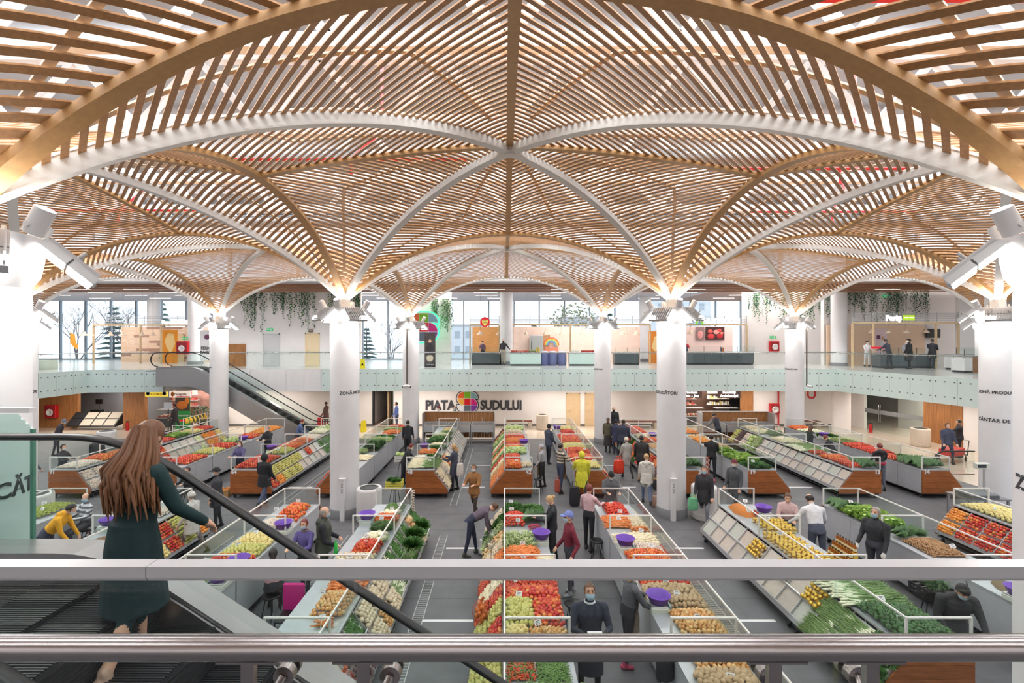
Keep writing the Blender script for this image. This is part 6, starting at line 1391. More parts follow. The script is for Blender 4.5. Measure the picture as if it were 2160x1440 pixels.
def person(label, x, y, face, h=1.7, z=0., top=(60, 62, 70), bottom=(50, 54, 66), shoes=(40, 40, 42), hair='dark', style='short', skin=SKIN, mask='blue', lean=0, head=0, turn=0,
           arms=((10, 8, 25, 0), (10, 8, 25, 0)), legs=((4, 4), (-4, 6)), coat=0, skirt=0, fat=1.0, apron=None, apron_top=True, hatc=None, collar=None, gloves=None, hood=False, vest=None, stripes=None, sit=False, name='person', armc=None, group='market visitors and vendors', bare_legs=False):
    k = h / 1.7; P = []      # primitives: (p0, p1, r0, r1, flat, tag, axis matrix)
    t = thing(name, label, 'person', (x, y, z), rad(face), group)
    d = math.hypot(x, y)
    vox = .009 if d < 9 else (.012 if d < 13.5 else (.017 if d < 19 else .024))
    T = Rx(-rad(lean)); up = T @ Vector((0, 0, 1)); fw = T @ Vector((0, 1, 0))
    hipz = .92 * k; HP = Vector((0, 0, hipz))
    def tp(a, b, c): return HP + T @ Vector((a * k, b * k, (c - .92) * k))
    mb = MB(); segs = []
    def limb(p0, p1, r0, r1, tag_, n=10, flat=1.0):
        p0 = Vector(p0); p1 = Vector(p1); dd = p1 - p0; L = dd.length
        if L < 1e-5: return
        dd /= L; a = dd.orthogonal().normalized()
        if flat != 1.0:
            a = (Vector((1, 0, 0)) - dd * dd.x); a = a.normalized() if a.length > .1 else dd.orthogonal().normalized()
        b = dd.cross(a); vs = []; rings = []
        for q in (-.95, -.6, 0): rings.append((p0 + dd * r0 * q, r0 * math.sqrt(1 - q * q)))
        for q in (0, .6, .95): rings.append((p1 + dd * r1 * q, r1 * math.sqrt(1 - q * q)))
        for c, r in rings:
            for i in range(n): tt = 2 * PI * i / n; vs.append(c + a * math.cos(tt) * r + b * math.sin(tt) * r * flat)
        m = len(rings); mb.add(vs, [(i * n + j, i * n + (j + 1) % n, (i + 1) * n + (j + 1) % n, (i + 1) * n + j) for i in range(m - 1) for j in range(n)] + [tuple(range(n - 1, -1, -1)), tuple(range((m - 1) * n, m * n))])
        segs.append((p0, p1, r0, r1, tag_))
    def loft(rings, tag_, n=18):
        vs = []
        for c, rx, ry, mt in rings:
            for i in range(n): tt = 2 * PI * i / n; vs.append(c + mt @ Vector((rx * math.cos(tt), ry * math.sin(tt), 0)))
        m = len(rings); mb.add(vs, [(i * n + j, i * n + (j + 1) % n, (i + 1) * n + (j + 1) % n, (i + 1) * n + j) for i in range(m - 1) for j in range(n)] + [tuple(range(n - 1, -1, -1)), tuple(range((m - 1) * n, m * n))])
        for a, b in zip(rings[:-1], rings[1:]): segs.append((a[0], b[0], (a[1] + a[2]) / 2, (b[1] + b[2]) / 2, tag_))
    I3 = Matrix.Identity(3); f = fat * k; bulk = 1.12 if coat or vest else 1.0
    # torso
    loft([(tp(0, 0, .99), .15 * f * bulk, .115 * f * bulk, T), (tp(0, .008, 1.08), .145 * f * bulk, .115 * f * bulk, T), (tp(0, .012, 1.22), .162 * f * bulk, .122 * f * bulk, T), (tp(0, .008, 1.31), .172 * f * bulk, .12 * f * bulk, T), (tp(0, 0, 1.385), .145 * f * bulk, .098 * f * bulk, T), (tp(0, -.008, 1.435), .09 * f, .075 * f, T), (tp(0, -.008, 1.47), .06 * k, .06 * k, T)], 'top')
    loft([(tp(0, 0, .86), .14 * f, .115 * f, I3), (tp(0, 0, .92), .158 * f, .125 * f, I3), (tp(0, 0, 1.01), .15 * f, .118 * f, T)], 'bottom' if not coat else 'top')
    nk = tp(0, .0, 1.44); HT = T @ Rz(rad(turn)) @ Rx(-rad(head)) if True else T
    hc = nk + T @ Vector((0, .012, .062)) * k + HT @ Vector((0, .015, .098)) * k
    limb(nk, hc - HT @ Vector((0, .02, .05)) * k, .056 * k, .052 * k, 'skin')
    # head: cranium, jaw, nose, ears
    def ell(c, r, tag_, mt=HT, n=14, m=10):
        e = MB().ell((0, 0, 0), r, n, m); mb.add([c + mt @ Vector(p) for p in e.v], e.f); segs.append((c, c + Vector((0, 0, 1e-4)), sum(r) / 3, sum(r) / 3, tag_))
    ell(hc + HT @ Vector((0, -.008, .022)) * k, (.076 * k, .094 * k, .098 * k), 'skin'); ell(hc + HT @ Vector((0, .018, -.045)) * k, (.06 * k, .074 * k, .072 * k), 'skin')
    ell(hc + HT @ Vector((0, .093, -.018)) * k, (.014 * k, .022 * k, .024 * k), 'skin', n=8, m=6)
    for s in (-1, 1): ell(hc + HT @ Vector((s * .077, -.005, -.01)) * k, (.012 * k, .022 * k, .034 * k), 'skin', n=8, m=6)
    # arms
    hands = []
    for s, (sf, ab, ef, inn) in zip((-1, 1), arms):
        sh = tp(s * .172 * fat * (1.04 if bulk > 1 else 1), -.005, 1.362)
        u = T @ Vector((s * math.sin(rad(ab)), math.sin(rad(sf)) * math.cos(rad(ab)), -math.cos(rad(sf)) * math.cos(rad(ab)))); el = sh + u * .285 * k
        w = T @ Vector((s * math.sin(rad(ab)) * .5 - s * math.sin(rad(inn)), math.sin(rad(sf + ef)), -math.cos(rad(sf + ef)))); w.normalize(); wr = el + w * .25 * k
        b = 1.18 if coat or vest == 'sleeve' else 1.05
        limb(tp(s * .05, -.01, 1.425), sh, .045 * k * b, .06 * k * b, 'top'); limb(sh, el, .06 * k * b * fat, .047 * k * b, 'arm'); limb(el, wr - w * .01, .046 * k * b, .036 * k * b, 'arm')
        hn = wr + w * .055 * k; side = w.cross(Vector((0, 0, 1)))
        side = side.normalized() if side.length > .2 else (T @ Vector((1, 0, 0)))
        nrm = side.cross(w).normalized(); tg = 'hand'
        limb(wr, wr + w * .03 * k, .028 * k, .032 * k, tg, flat=1); limb(wr + w * .03 * k - side * .018 * k, wr + w * .075 * k - side * .022 * k, .019 * k, .017 * k, tg); limb(wr + w * .03 * k + side * .018 * k, wr + w * .075 * k + side * .022 * k, .019 * k, .017 * k, tg); limb(wr + w * .03 * k, wr + w * .08 * k, .019 * k, .018 * k, tg)
        fr = max(.0085 * k, vox * .75)
        for q, (o_, L1) in enumerate(((-.031, .062), (-.011, .072), (.011, .068), (.03, .054))):
            a0 = wr + w * .078 * k + side * o_ * k; a1 = a0 + (w * .9 - nrm * .35).normalized() * L1 * .55 * k + side * o_ * .15; a2 = a1 + (w * .55 - nrm * .8).normalized() * L1 * .5 * k
            limb(a0, a1, fr, fr * .95, tg, 7); limb(a1, a2, fr * .95, fr * .8, tg, 7)
        inw = -side * (1 if side.dot(T @ Vector((s, 0, 0))) > 0 else -1)
        limb(wr + w * .025 * k + inw * .02 * k, wr + w * .06 * k + inw * .048 * k - nrm * .01, fr * 1.25, fr * 1.1, tg, 7); limb(wr + w * .06 * k + inw * .048 * k - nrm * .01, wr + w * .09 * k + inw * .052 * k - nrm * .025, fr * 1.1, fr * .9, tg, 7)
        hands.append(hn + w * .05 * k)
    # legs
    low = 9
    for s, (hf, kf) in zip((-1, 1), legs):
        hp = HP + Vector((s * .085 * k * fat, 0, -.02 * k)); u = Vector((s * .03, math.sin(rad(hf)), -math.cos(rad(hf)))).normalized(); kn = hp + u * .43 * k
        w = Vector((0, math.sin(rad(hf - kf)), -math.cos(rad(hf - kf)))); an = kn + w * .4 * k
        tg = 'skin' if bare_legs else 'bottom'
        limb(hp, kn, .088 * k * fat, .06 * k, 'bottom'); limb(kn, an, .058 * k, .04 * k if not skirt else .036 * k, tg)
        pitch = rad(hf - kf); ff = Vector((s * .12, math.cos(pitch * .6), math.sin(pitch * .6))).normalized()
        limb(an - ff * .035 * k + Vector((0, 0, -.045 * k)), an + ff * .13 * k + Vector((0, 0, -.055 * k)), .043 * k, .035 * k, 'shoe'); limb(an + Vector((0, 0, .03 * k)), an + Vector((0, 0, -.03 * k)), .043 * k, .045 * k, 'shoe')
        low = min(low, an.z - .092 * k)
    if coat:
        L = coat; loft([(tp(0, 0, 1.05), .165 * f, .135 * f, T), (HP + Vector((0, 0, .02)), .185 * f, .15 * f, I3), (HP + Vector((0, .01, -L * .5 * k)), .2 * f, .16 * f, I3), (HP + Vector((0, .01, -L * k)), .215 * f, .17 * f, I3)], 'top')
    if skirt:
        loft([(HP + Vector((0, 0, .1)), .15 * f, .125 * f, I3), (HP + Vector((0, 0, -.05)), .185 * f, .15 * f, I3), (HP + Vector((0, .01, -skirt * k)), .23 * f, .19 * f, I3)], 'bottom')
    if hood: limb(tp(-.09, -.075, 1.43), tp(.09, -.075, 1.43), .055 * k, .055 * k, 'top'); limb(tp(0, -.09, 1.40), tp(0, -.1, 1.33), .07 * k, .05 * k, 'top')
    # drop so that the shoes meet the ground
    mb.v = [(p[0], p[1], p[2] - low) for p in mb.v]; dz = Vector((0, 0, -low))
    me = mb.mesh('tmp'); o = bpy.data.objects.new('tmp', me)
    rm = o.modifiers.new('r', 'REMESH'); rm.mode = 'VOXEL'; rm.voxel_size = vox; rm.adaptivity = 0
    sm = o.modifiers.new('s', 'SMOOTH'); sm.factor = .5; sm.iterations = 3
    bd = evaluated_mesh(o); bd.name = 'body'
    tags = ['skin', 'top', 'bottom', 'shoe', 'hand', 'arm', 'stripe']
    tc = cloth(top)
    for m in (skin, tc, cloth(bottom), cloth(shoes, .5), cloth(gloves) if gloves else skin, cloth(armc) if armc else tc, cloth(stripes) if stripes else tc): bd.materials.append(m)
    n = len(bd.polygons); c = np.empty(n * 3); bd.polygons.foreach_get('center', c); c = c.reshape(-1, 3)
    best = np.full(n, 1e9); idx = np.zeros(n, np.int32)
    for (a, b, r0, r1, tg) in segs:
        a = np.array(a + dz); b = np.array(b + dz); ab = b - a; L2 = max(ab @ ab, 1e-9); u = np.clip(((c - a) @ ab) / L2, 0, 1)
        dist = np.linalg.norm(c - a - u[:, None] * ab, axis=1) - (r0 + (r1 - r0) * u)
        mk = dist < best; best[mk] = dist[mk]; idx[mk] = tags.index(tg)
    if stripes:
        mk = ((idx == 1) | (idx == 5)) & ((np.floor(c[:, 2] / .055) % 2) == 0); idx[mk] = 6
    bd.polygons.foreach_set('material_index', idx); bd.polygons.foreach_set('use_smooth', np.ones(n, bool)); bd.update()
    put('body', bd, t)
    H = hc + dz
    def hp_(a, b, c_): return H + HT @ Vector((a, b, c_)) * k
    hm = HAIRM.get(hair, HAIRM['dark']); c0 = H + HT @ Vector((0, -.008, .016)) * k; R = (.086 * k, .106 * k, .112 * k)
    if style in ('short', 'long', 'bob', 'bun', 'flow'):
        lowz = {'short': -.45, 'bun': -.3}.get(style, -.75)
        shell('hair', c0, R, lambda a, b, c_: c_ > .55 - .2 * (b < .5) if b > .25 else c_ > lowz, hm, t, M3=HT)
    if style == 'bald': shell('hair', c0, R, lambda a, b, c_: b < .2 and -.55 < c_ < .35 and (abs(a) > .3 or b < 0), hm, t, M3=HT)
    if style == 'bun': MB().ell(tuple(hp_(0, -.12, .05)), (.045 * k, .045 * k, .045 * k), 10, 8).build('hair_bun', hm, t)
    if style in ('long', 'bob'):
        e = MB(); L = .3 if style == 'long' else .17
        e.tube([hp_(0, -.05, .04), hp_(0, -.075, -.06), hp_(0, -.085, -.14) + Vector((0, 0, 0)), hp_(0, -.08, -L)], [.06 * k, .085 * k, .085 * k, .05 * k], 12, ry=.65); e.build('hair_fall', hm, t)
    if style in ('beanie', 'cap', 'hood', 'flatcap', 'hat'):
        hcol = cloth(hatc or (40, 42, 48)); Rh = (.092 * k, .112 * k, .12 * k)
        if style == 'hood': shell('hood', c0 - HT @ Vector((0, .01, .0)) * k, (.105 * k, .125 * k, .135 * k), lambda a, b, c_: b < .55 or c_ > .75, hcol, t, M3=HT)
        else:
            shell('hat', c0, Rh, lambda a, b, c_: c_ > (.12 if b > .2 else -.05), hcol, t, M3=HT)
            shell('hair', c0, R, lambda a, b, c_: b < .1 and -.6 < c_ < .1, hm, t, M3=HT)
        if style in ('cap', 'flatcap'):
            e = MB(); e.prism([(-.07, .06), (.07, .06), (.062, .15), (.03, .175), (-.03, .175), (-.062, .15)], 'z', .035, .045); e.v = [tuple(hp_(*p)) for p in e.v]; e.build('brim', hcol, t)
    if mask:
        shell('face_mask', H + HT @ Vector((0, .012, -.03)) * k, (.073 * k, .1 * k, .095 * k), lambda a, b, c_: b > .35 and -.8 < c_ < .28, maskm[mask], t, nu=24, nv=16, M3=HT)
    if d < 15:
        e = MB()
        for s in (-1, 1): e.ell(tuple(hp_(s * .031, .078, .018)), (.011 * k, .009 * k, .006 * k), 8, 6)
        e.build('eyes', M('eye_dark', (40, 32, 30), .3), t); e = MB()
        for s in (-1, 1): e.tube([hp_(s * .046, .077, .034), hp_(s * .03, .086, .04), hp_(s * .014, .087, .036)], .0045 * k, 5)
        e.build('eyebrows', hm, t)
    if collar:
        e = MB(); e.tube([H * 0 + (nk + dz) + T @ Vector((.075 * math.cos(a), .065 * math.sin(a), .015)) * k for a in np.linspace(0, 2 * PI, 17)], .015 * k, 6, caps=False); e.build('collar', cloth(collar), t)
    if apron:
        e = MB(); ac = cloth(apron); rows = []; zz = np.linspace(1.3 if apron_top else 1.03, .45, 9)
        for zi in zz:
            wdt = (.5 + 1.1 * min(1, max(0, (1.3 - zi) / .25))) if apron_top else 1.4
            for a in np.linspace(-wdt / 2, wdt / 2, 9):
                rx, ry = .19 * f * bulk, .15 * f * bulk
                if zi > .98: p = tp(0, 0, zi) + T @ Vector((rx * math.sin(a), ry * math.cos(a), 0))
                else: p = Vector((0, 0, zi * k)) + Vector((rx * 1.08 * math.sin(a), ry * 1.1 * math.cos(a) + .01 + .04 * (.98 - zi) * (legs[0][0] > 30) * 5, 0)) + (tp(0, 0, .98) - Vector((0, 0, .98 * k)))
                rows.append(p + dz)
        e.add(rows, [(i * 9 + j, i * 9 + j + 1, i * 9 + 10 + j, i * 9 + 9 + j) for i in range(8) for j in range(8)], 0, True); e.build('apron', ac, t)
        if apron_top:
            e = MB()
            for s in (-1, 1): e.tube([tp(s * .05, .13 * fat, 1.3) + dz, tp(s * .075, .105 * fat, 1.42) + dz, tp(s * .06, -.02, 1.475) + dz], .008, 5)
            e.build('apron_straps', ac, t)
    if vest == 'sleeveless': pass
    PEOPLE.append(t); t['hand_l'] = 0
    M4 = Matrix.Translation((x, y, z)) @ Matrix.Rotation(rad(face), 4, 'Z')
    return t, [M4 @ (q + dz) for q in hands]
down = ((8, 8, 15, 0), (8, 8, 15, 0)); busy = ((35, 10, 65, 20), (35, 10, 65, 20)); reach = ((60, 5, 20, 5), (30, 8, 60, 15))
walk = ((22, 22), (-20, 18)); seatl = ((78, 82), (74, 80))
def stool(x, y, label, h=.5):
    t = thing('stool', label, 'stool', (x, y, 0)); MB().lathe([(1e-4, h - .03), (.17, h - .03), (.18, h - .01), (.16, h), (1e-4, h)], 18).build('seat', black, t)
    for a in range(4): q = a * PI / 2 + .4; MB().tube([(.1 * math.cos(q), .1 * math.sin(q), h - .03), (.19 * math.cos(q), .19 * math.sin(q), 0)], .011, 6).build('leg', dark_metal, t)
# --- woman on the near escalator
w_, wh = person('woman with long wavy chestnut hair riding the near escalator, dark green outfit', -2.36, 2.98, -18, 1.54, z=ZM - .38, top=(24, 54, 56), bottom=(22, 48, 52), shoes=(190, 160, 140), hair='chestnut', style='flow', mask=None, head=14, lean=6, turn=10, arms=((10, 12, 30, 0), (25, 14, 30, 0)), legs=((14, 12), (-10, 14)), skirt=.5, bare_legs=True)
e = MB(); r = random.Random(4); hr_ = HAIRM['chestnut']
for i in range(240):
    a = r.uniform(PI * .82, PI * 2.18); q = r.uniform(.55, 1); R = .084 * q; x0, y0 = R * math.cos(a), R * math.sin(a) + .015
    zt = 1.47 + .05 * (1 - q); L = r.uniform(.3, .5); o_ = r.uniform(0, 6); fl_x = r.uniform(-.03, .07)
    pts = [(x0 * .75 - .01, y0 * .8 + .07, zt + .04), (x0 * 1.3, y0 * 1.25 + .03, zt - L * .3), (x0 * 1.9 + .012 * math.sin(o_) + fl_x * .5, y0 * 1.8 - .03, zt - L * .62), (x0 * 1.9 + .03 * math.sin(o_ + 2) + fl_x, y0 * 1.7 - .03, zt - L)]
    e.tube(pts, [.012, .017, .014, .003], 5)
e.build('hair_fall', M('hair_strands', (118, 78, 50), .4, rnd=.3), w_)
# --- vendors and shoppers: near block
fv, fh = person('vendor in navy sweater, white collar and blue mask at the front looking up', 1.3, 7.2, 180, 1.72, top=(42, 46, 60), bottom=(38, 40, 48), hair='brown', style='short', skin=SKIN2, mask='blue', head=-16, arms=((30, 14, 78, 34), (30, 14, 78, 34)), gloves=(40, 42, 44), collar=(226, 226, 232), apron=(48, 52, 60), fat=1.22)
nb = thing('note_pad', 'green note pad held by the navy vendor', 'note pad', ((fh[0] + fh[1]) / 2)); MB().box(-.11, -.05, -.01, .11, .06, .015).build('cover', M('pad_green', (60, 110, 80), .5), nb); MB().box(-.105, -.045, .015, .105, .055, .02).build('page', white, nb)
person('vendor in grey sweater and beige apron reaching for the scale with purple bowl', 2.08, 7.95, -80, 1.66, top=(88, 90, 96), bottom=(44, 44, 50), shoes=(206, 80, 110), hair='blond', style='bob', mask='white', lean=8, arms=((48, 6, 20, 4), (40, 6, 30, 8)), apron=(206, 190, 166), fat=1.05)
person('man in burgundy sweater and blue cap by the carrots', 1.4, 10.15, 100, 1.76, top=(116, 36, 52), bottom=(64, 66, 76), shoes=(150, 150, 155), hair='grey', style='cap', hatc=(120, 134, 196), arms=((-20, 18, 60, -10), (10, 10, 40, 20)), mask='blue')
person('blond vendor in black sweater and grey apron beside the endives', 1.17, 11.5, 80, 1.66, top=(44, 46, 50), bottom=(40, 40, 44), hair='blond', style='bun', arms=busy, apron=(88, 92, 106), head=25, mask='white')
person('woman with red hair in pale pink sweater among the near stalls', 2.2, 12.3, -35, 1.68, top=(214, 178, 182), bottom=(40, 42, 48), shoes=(60, 60, 64), hair='red', style='short', arms=((15, 14, 30, 5), (45, 10, 40, 5)), mask=None)
person('man in grey jacket and black cap bowing behind the tomatoes', 3.05, 13.55, 180, 1.72, top=(92, 94, 98), bottom=(60, 62, 70), hair='dark', style='beanie', hatc=(34, 34, 38), head=35, arms=busy, mask='white', coat=.12)
person('bald man in dark green vest with black sleeves left of the cauliflowers', -4.0, 10.35, -75, 1.78, top=(66, 72, 62), armc=(36, 38, 44), bottom=(58, 60, 66), hair='grey', style='bald', mask='blue', arms=((12, 12, 50, 15), (12, 12, 50, 15)), coat=.1, hood=True, fat=1.12)
person('woman in violet jacket with red hair beside the dark green vest', -4.35, 10.2, 170, 1.58, top=(92, 84, 140), bottom=(60, 60, 70), hair='red', style='short', mask='blue', arms=busy, collar=(150, 130, 90))
person('seated woman in pink pullover with dark hair seen from behind', -4.62, 9.35, 20, 1.6, top=(206, 160, 164), bottom=(50, 52, 60), hair='dark', style='bob', mask=None, legs=seatl, arms=busy, fat=1.12); stool(-4.62, 9.3, 'black stool under the woman in pink pullover', .46)
person('man in black sweater and light gloves standing at the walnut stall', 8.22, 10.4, 115, 1.76, top=(46, 48, 52), bottom=(66, 68, 76), hair='grey', style='short', mask='blue', arms=((14, 8, 20, 0), (14, 8, 30, 5)), gloves=(216, 212, 206), fat=1.15, head=-5)
person('man in white sweater leaning over the honey stall', 7.45, 11.2, -5, 1.76, top=(226, 226, 228), bottom=(80, 86, 100), hair='dark', style='bald', mask=None, lean=22, head=15, arms=((40, 25, 30, -10), (35, 20, 30, 0)), fat=1.12)
person('woman in pale pink top behind the man in white sweater', 7.2, 11.95, 150, 1.62, top=(214, 182, 180), bottom=(70, 72, 80), hair='brown', style='bun', mask=None, lean=12, arms=busy)
person('masked vendor in black coat bending over the green peppers', 7.35, 7.75, 165, 1.66, top=(50, 50, 52), bottom=(44, 44, 48), hair='dark', style='beanie', hatc=(36, 36, 38), mask='blue', lean=25, head=5, arms=((55, 8, 15, 10), (20, 10, 40, 20)), coat=.3, fat=1.2)
person('man in yellow hooded sweater reaching over the seed stall', -10.75, 11.0, -70, 1.74, top=(232, 168, 36), bottom=(60, 64, 80), hair='dark', style='short', mask='white', lean=42, head=-15, arms=((60, 5, 10, 5), (55, 5, 20, 5)), hood=True, fat=1.15)
person('seated balding man in grey striped sweater behind the yellow hoodie', -11.15, 12.5, 160, 1.7, top=(96, 98, 104), stripes=(206, 206, 210), bottom=(60, 60, 66), hair='dark', style='bald', mask='blue', legs=seatl, arms=busy, turn=40); stool(-11.15, 12.55, 'black stool under the striped sweater man', .46)
# --- aisles between the blocks
person('elderly man in dark coat and black flat cap standing alone in the left aisle', -8.4, 13.7, 120, 1.74, top=(58, 60, 66), bottom=(54, 56, 60), shoes=(34, 34, 36), hair='grey', style='flatcap', hatc=(36, 36, 40), mask='blue', coat=.28, arms=((6, 10, 25, 10), (6, 10, 25, 10)), fat=1.08)
person('person in pale coat walking before the left column', -8.0, 12.0, 80, 1.62, top=(206, 204, 200), bottom=(110, 100, 96), hair='grey', style='beanie', hatc=(214, 210, 206), mask=None, coat=.3, legs=walk)
person('person in black puffer coat and jeans in the left aisle', -8.0, 15.6, -15, 1.7, top=(38, 40, 44), bottom=(84, 96, 124), hair='dark', style='hood', hatc=(40, 42, 46), mask=None, coat=.25, legs=walk, fat=1.12)
person('small seated person in black with a mask by stall seventy two', -10.6, 15.7, 170, 1.5, top=(44, 44, 50), bottom=(50, 50, 56), hair='dark', style='short', mask='blue', legs=seatl, arms=busy); stool(-10.6, 15.75, 'black stool under the small masked person', .42)
person('woman in purple grey jacket bending over the vegetables in the central aisle', -.88, 12.0, -80, 1.68, top=(96, 84, 98), bottom=(44, 50, 72), shoes=(70, 76, 66), hair='brown', style='short', mask=None, lean=62, head=10, arms=((75, 4, 10, 5), (65, 4, 15, 5)), legs=((14, 6), (-8, 6)))
person('person in rust brown jacket walking up the central aisle', -.95, 14.5, 160, 1.66, top=(150, 104, 60), bottom=(70, 60, 54), hair='brown', style='short', mask='white', legs=walk, coat=.12, arms=busy)
person('woman in navy puffer coat with white tote bag at stall forty eight', -1.85, 17.2, 75, 1.66, top=(66, 72, 90), bottom=(36, 36, 40), hair='blond', style='bob', mask='white', coat=.35, arms=busy)
person('person in yellow raincoat seen from behind at stall thirty seven', 2.6, 15.85, -5, 1.72, top=(222, 218, 66), bottom=(44, 44, 48), hair='dark', style='hood', hatc=(222, 218, 66), mask=None, coat=.35, legs=walk, arms=((30, 14, 50, 10), (10, 10, 30, 5)), fat=1.08)
person('man in striped sweater and tan apron between the far stalls', 2.0, 16.9, -60, 1.74, top=(86, 76, 74), stripes=(206, 196, 176), bottom=(66, 74, 96), hair='dark', style='short', mask='white', apron=(186, 140, 90), arms=busy)
person('woman with grey headscarf and tan apron beside a stool', 1.38, 17.5, 70, 1.58, top=(168, 168, 174), bottom=(52, 50, 52), hair='grey', style='beanie', hatc=(178, 178, 184), mask='white', apron=(196, 160, 120), fat=1.1)
person('man in dark blue jacket halfway down the vendor lane', 1.95, 20.9, -50, 1.72, top=(70, 76, 92), bottom=(44, 44, 50), hair='dark', style='cap', hatc=(40, 40, 46), mask='white', coat=.12)
person('bald man in black jacket facing us at the back of the queue', 6.0, 25.9, 175, 1.78, top=(44, 46, 50), bottom=(44, 46, 52), hair='grey', style='bald', mask='black', coat=.15, fat=1.1)
person('woman in long olive coat and chequered skirt in the queue', 5.05, 23.0, -20, 1.66, top=(96, 92, 74), bottom=(60, 56, 58), hair='brown', style='bob', mask='blue', coat=.5, skirt=.6)
person('person in navy hat and coat in the middle of the queue', 5.35, 22.6, -15, 1.64, top=(60, 64, 92), bottom=(60, 64, 92), hair='dark', style='beanie', hatc=(40, 44, 60), mask=None, coat=.3)
person('man in dark navy jacket and jeans at the front of the queue', 5.45, 21.6, -30, 1.8, top=(54, 60, 78), bottom=(120, 134, 164), shoes=(190, 190, 194), hair='dark', style='short', mask=None, coat=.15, fat=1.12)
person('woman in light grey coat and cream hat carrying a red bag', 4.85, 18.7, 10, 1.62, top=(170, 168, 164), bottom=(50, 48, 50), hair='grey', style='beanie', hatc=(222, 212, 190), mask='white', coat=.35, legs=walk)
person('man in black leather jacket behind the red bag', 5.3, 18.2, -20, 1.76, top=(48, 46, 48), bottom=(112, 116, 122), hair='dark', style='short', mask=None, coat=.15, fat=1.1)
person('woman in white furry coat and jeans left of the right middle column', 4.75, 15.75, -12, 1.68, top=(226, 222, 212), bottom=(98, 112, 140), hair='blond', style='bun', mask=None, coat=.2, legs=walk, hood=True)
person('man in black tracksuit and pink shoes at stall nineteen', 8.05, 18.3, -25, 1.78, top=(40, 42, 46), bottom=(38, 40, 46), shoes=(226, 120, 124), hair='dark', style='short', mask='white', arms=reach, fat=1.1)
person('man in dark coat with burgundy shirt walking right of the column', 5.95, 14.0, 150, 1.74, top=(52, 52, 56), bottom=(128, 132, 140), hair='brown', style='short', mask='blue', coat=.25, legs=walk, collar=(120, 40, 50))
person('person in grey coat hurrying past stall nineteen', 7.3, 14.9, 130, 1.7, top=(84, 86, 90), bottom=(70, 72, 78), hair='red', style='beanie', hatc=(110, 50, 56), mask='white', coat=.25, legs=walk)
person('woman in black jacket with red apron bow seen from behind at stall fourteen', 13.75, 17.2, -10, 1.68, top=(42, 42, 46), bottom=(104, 106, 118), hair='red', style='short', mask=None, arms=((15, 16, 30, 0), (30, 16, 30, 0)), hood=True)
t_ = MB(); t_.tube([(.165 * math.cos(a), .14 * math.sin(a), 1.02) for a in np.linspace(0, 2 * PI, 17)], .03, 6, caps=False); t_.ell((0, -.17, 1.0), (.09, .03, .05), 8, 6); t_.build('apron_bow', cloth((170, 36, 60)), PEOPLE[-1])
person('bending vendor with short brown hair behind stall thirteen', 13.55, 19.3, 30, 1.6, top=(44, 46, 52), bottom=(50, 50, 56), hair='red', style='short', mask=None, lean=30, arms=reach)
person('vendor with long brown hair and grey sleeves in the right lane', 13.75, 21.2, -60, 1.62, top=(50, 58, 54), armc=(186, 190, 190), bottom=(50, 50, 56), hair='brown', style='long', mask=None, lean=12, arms=busy)
person('man in navy work clothes walking on the beige floor at the right', 19.8, 21.0, 165, 1.78, top=(70, 76, 98), bottom=(52, 58, 84), hair='dark', style='short', mask=None, legs=walk, coat=.12)
person('man in black jacket pushing a trolley at the right', 21.2, 21.9, 60, 1.76, top=(48, 48, 54), bottom=(50, 52, 58), hair='dark', style='short', mask=None, arms=reach, coat=.1)
# --- left and back
person('woman in purple jacket seated behind stall sixty four', -10.1, 17.9, 175, 1.62, top=(92, 88, 128), bottom=(50, 50, 60), hair='brown', style='bob', mask='white', arms=busy)
person('woman in grey coat with brown hair at the far left stall', -16.75, 16.6, -60, 1.64, top=(110, 112, 120), bottom=(70, 70, 76), hair='brown', style='bob', mask=None, coat=.4)
person('woman in black top and white mask at the far left stall', -16.3, 17.3, -90, 1.62, top=(50, 48, 52), bottom=(50, 50, 54), hair='dark', style='short', mask='white', arms=busy)
person('person in black cap facing away at the far left stall', -16.25, 18.7, 30, 1.64, top=(50, 50, 54), bottom=(50, 50, 54), hair='dark', style='beanie', hatc=(36, 36, 40), mask=None, coat=.15)
person('man in red jacket raising a hand among the bananas', -16.3, 21.9, 170, 1.72, top=(196, 36, 48), bottom=(50, 52, 60), hair='grey', style='short', mask='blue', arms=((60, 10, 80, 5), (15, 10, 40, 10)))
person('man in dark jacket and grey cap by the left oak wall', -21.4, 22.4, -60, 1.72, top=(60, 58, 66), bottom=(60, 60, 66), hair='grey', style='cap', hatc=(110, 114, 124), mask='blue', lean=20, coat=.12)
person('dark figure walking past the green poster stand', -19.6, 27.9, 90, 1.7, top=(52, 48, 52), bottom=(60, 50, 56), hair='dark', style='short', mask=None, coat=.25, legs=walk)
person('man in black with grey cap seated in the third row lane', -10.4, 20.6, 170, 1.7, top=(46, 46, 52), bottom=(46, 46, 52), hair='grey', style='short', mask='white', arms=busy)
person('vendor in blue jumper leaning over the rear left stall', -10.0, 22.6, -60, 1.68, top=(86, 104, 146), bottom=(60, 60, 70), hair='red', style='short', mask=None, lean=18, arms=reach)
person('person in brown coat with red bag below the far escalator', -11.0, 28.9, 80, 1.66, top=(96, 70, 66), bottom=(196, 40, 48), hair='dark', style='short', mask=None, coat=.3)
person('person in blue jacket with a ladder trolley by the corridor', -6.5, 28.2, 120, 1.74, top=(100, 122, 190), bottom=(80, 84, 110), hair='dark', style='short', mask=None)
person('vendor in black apron dress with green straps in the lane left of centre', -4.55, 22.0, 5, 1.7, top=(44, 44, 48), bottom=(44, 44, 48), hair='dark', style='short', mask=None, apron=(50, 50, 54), fat=1.1)
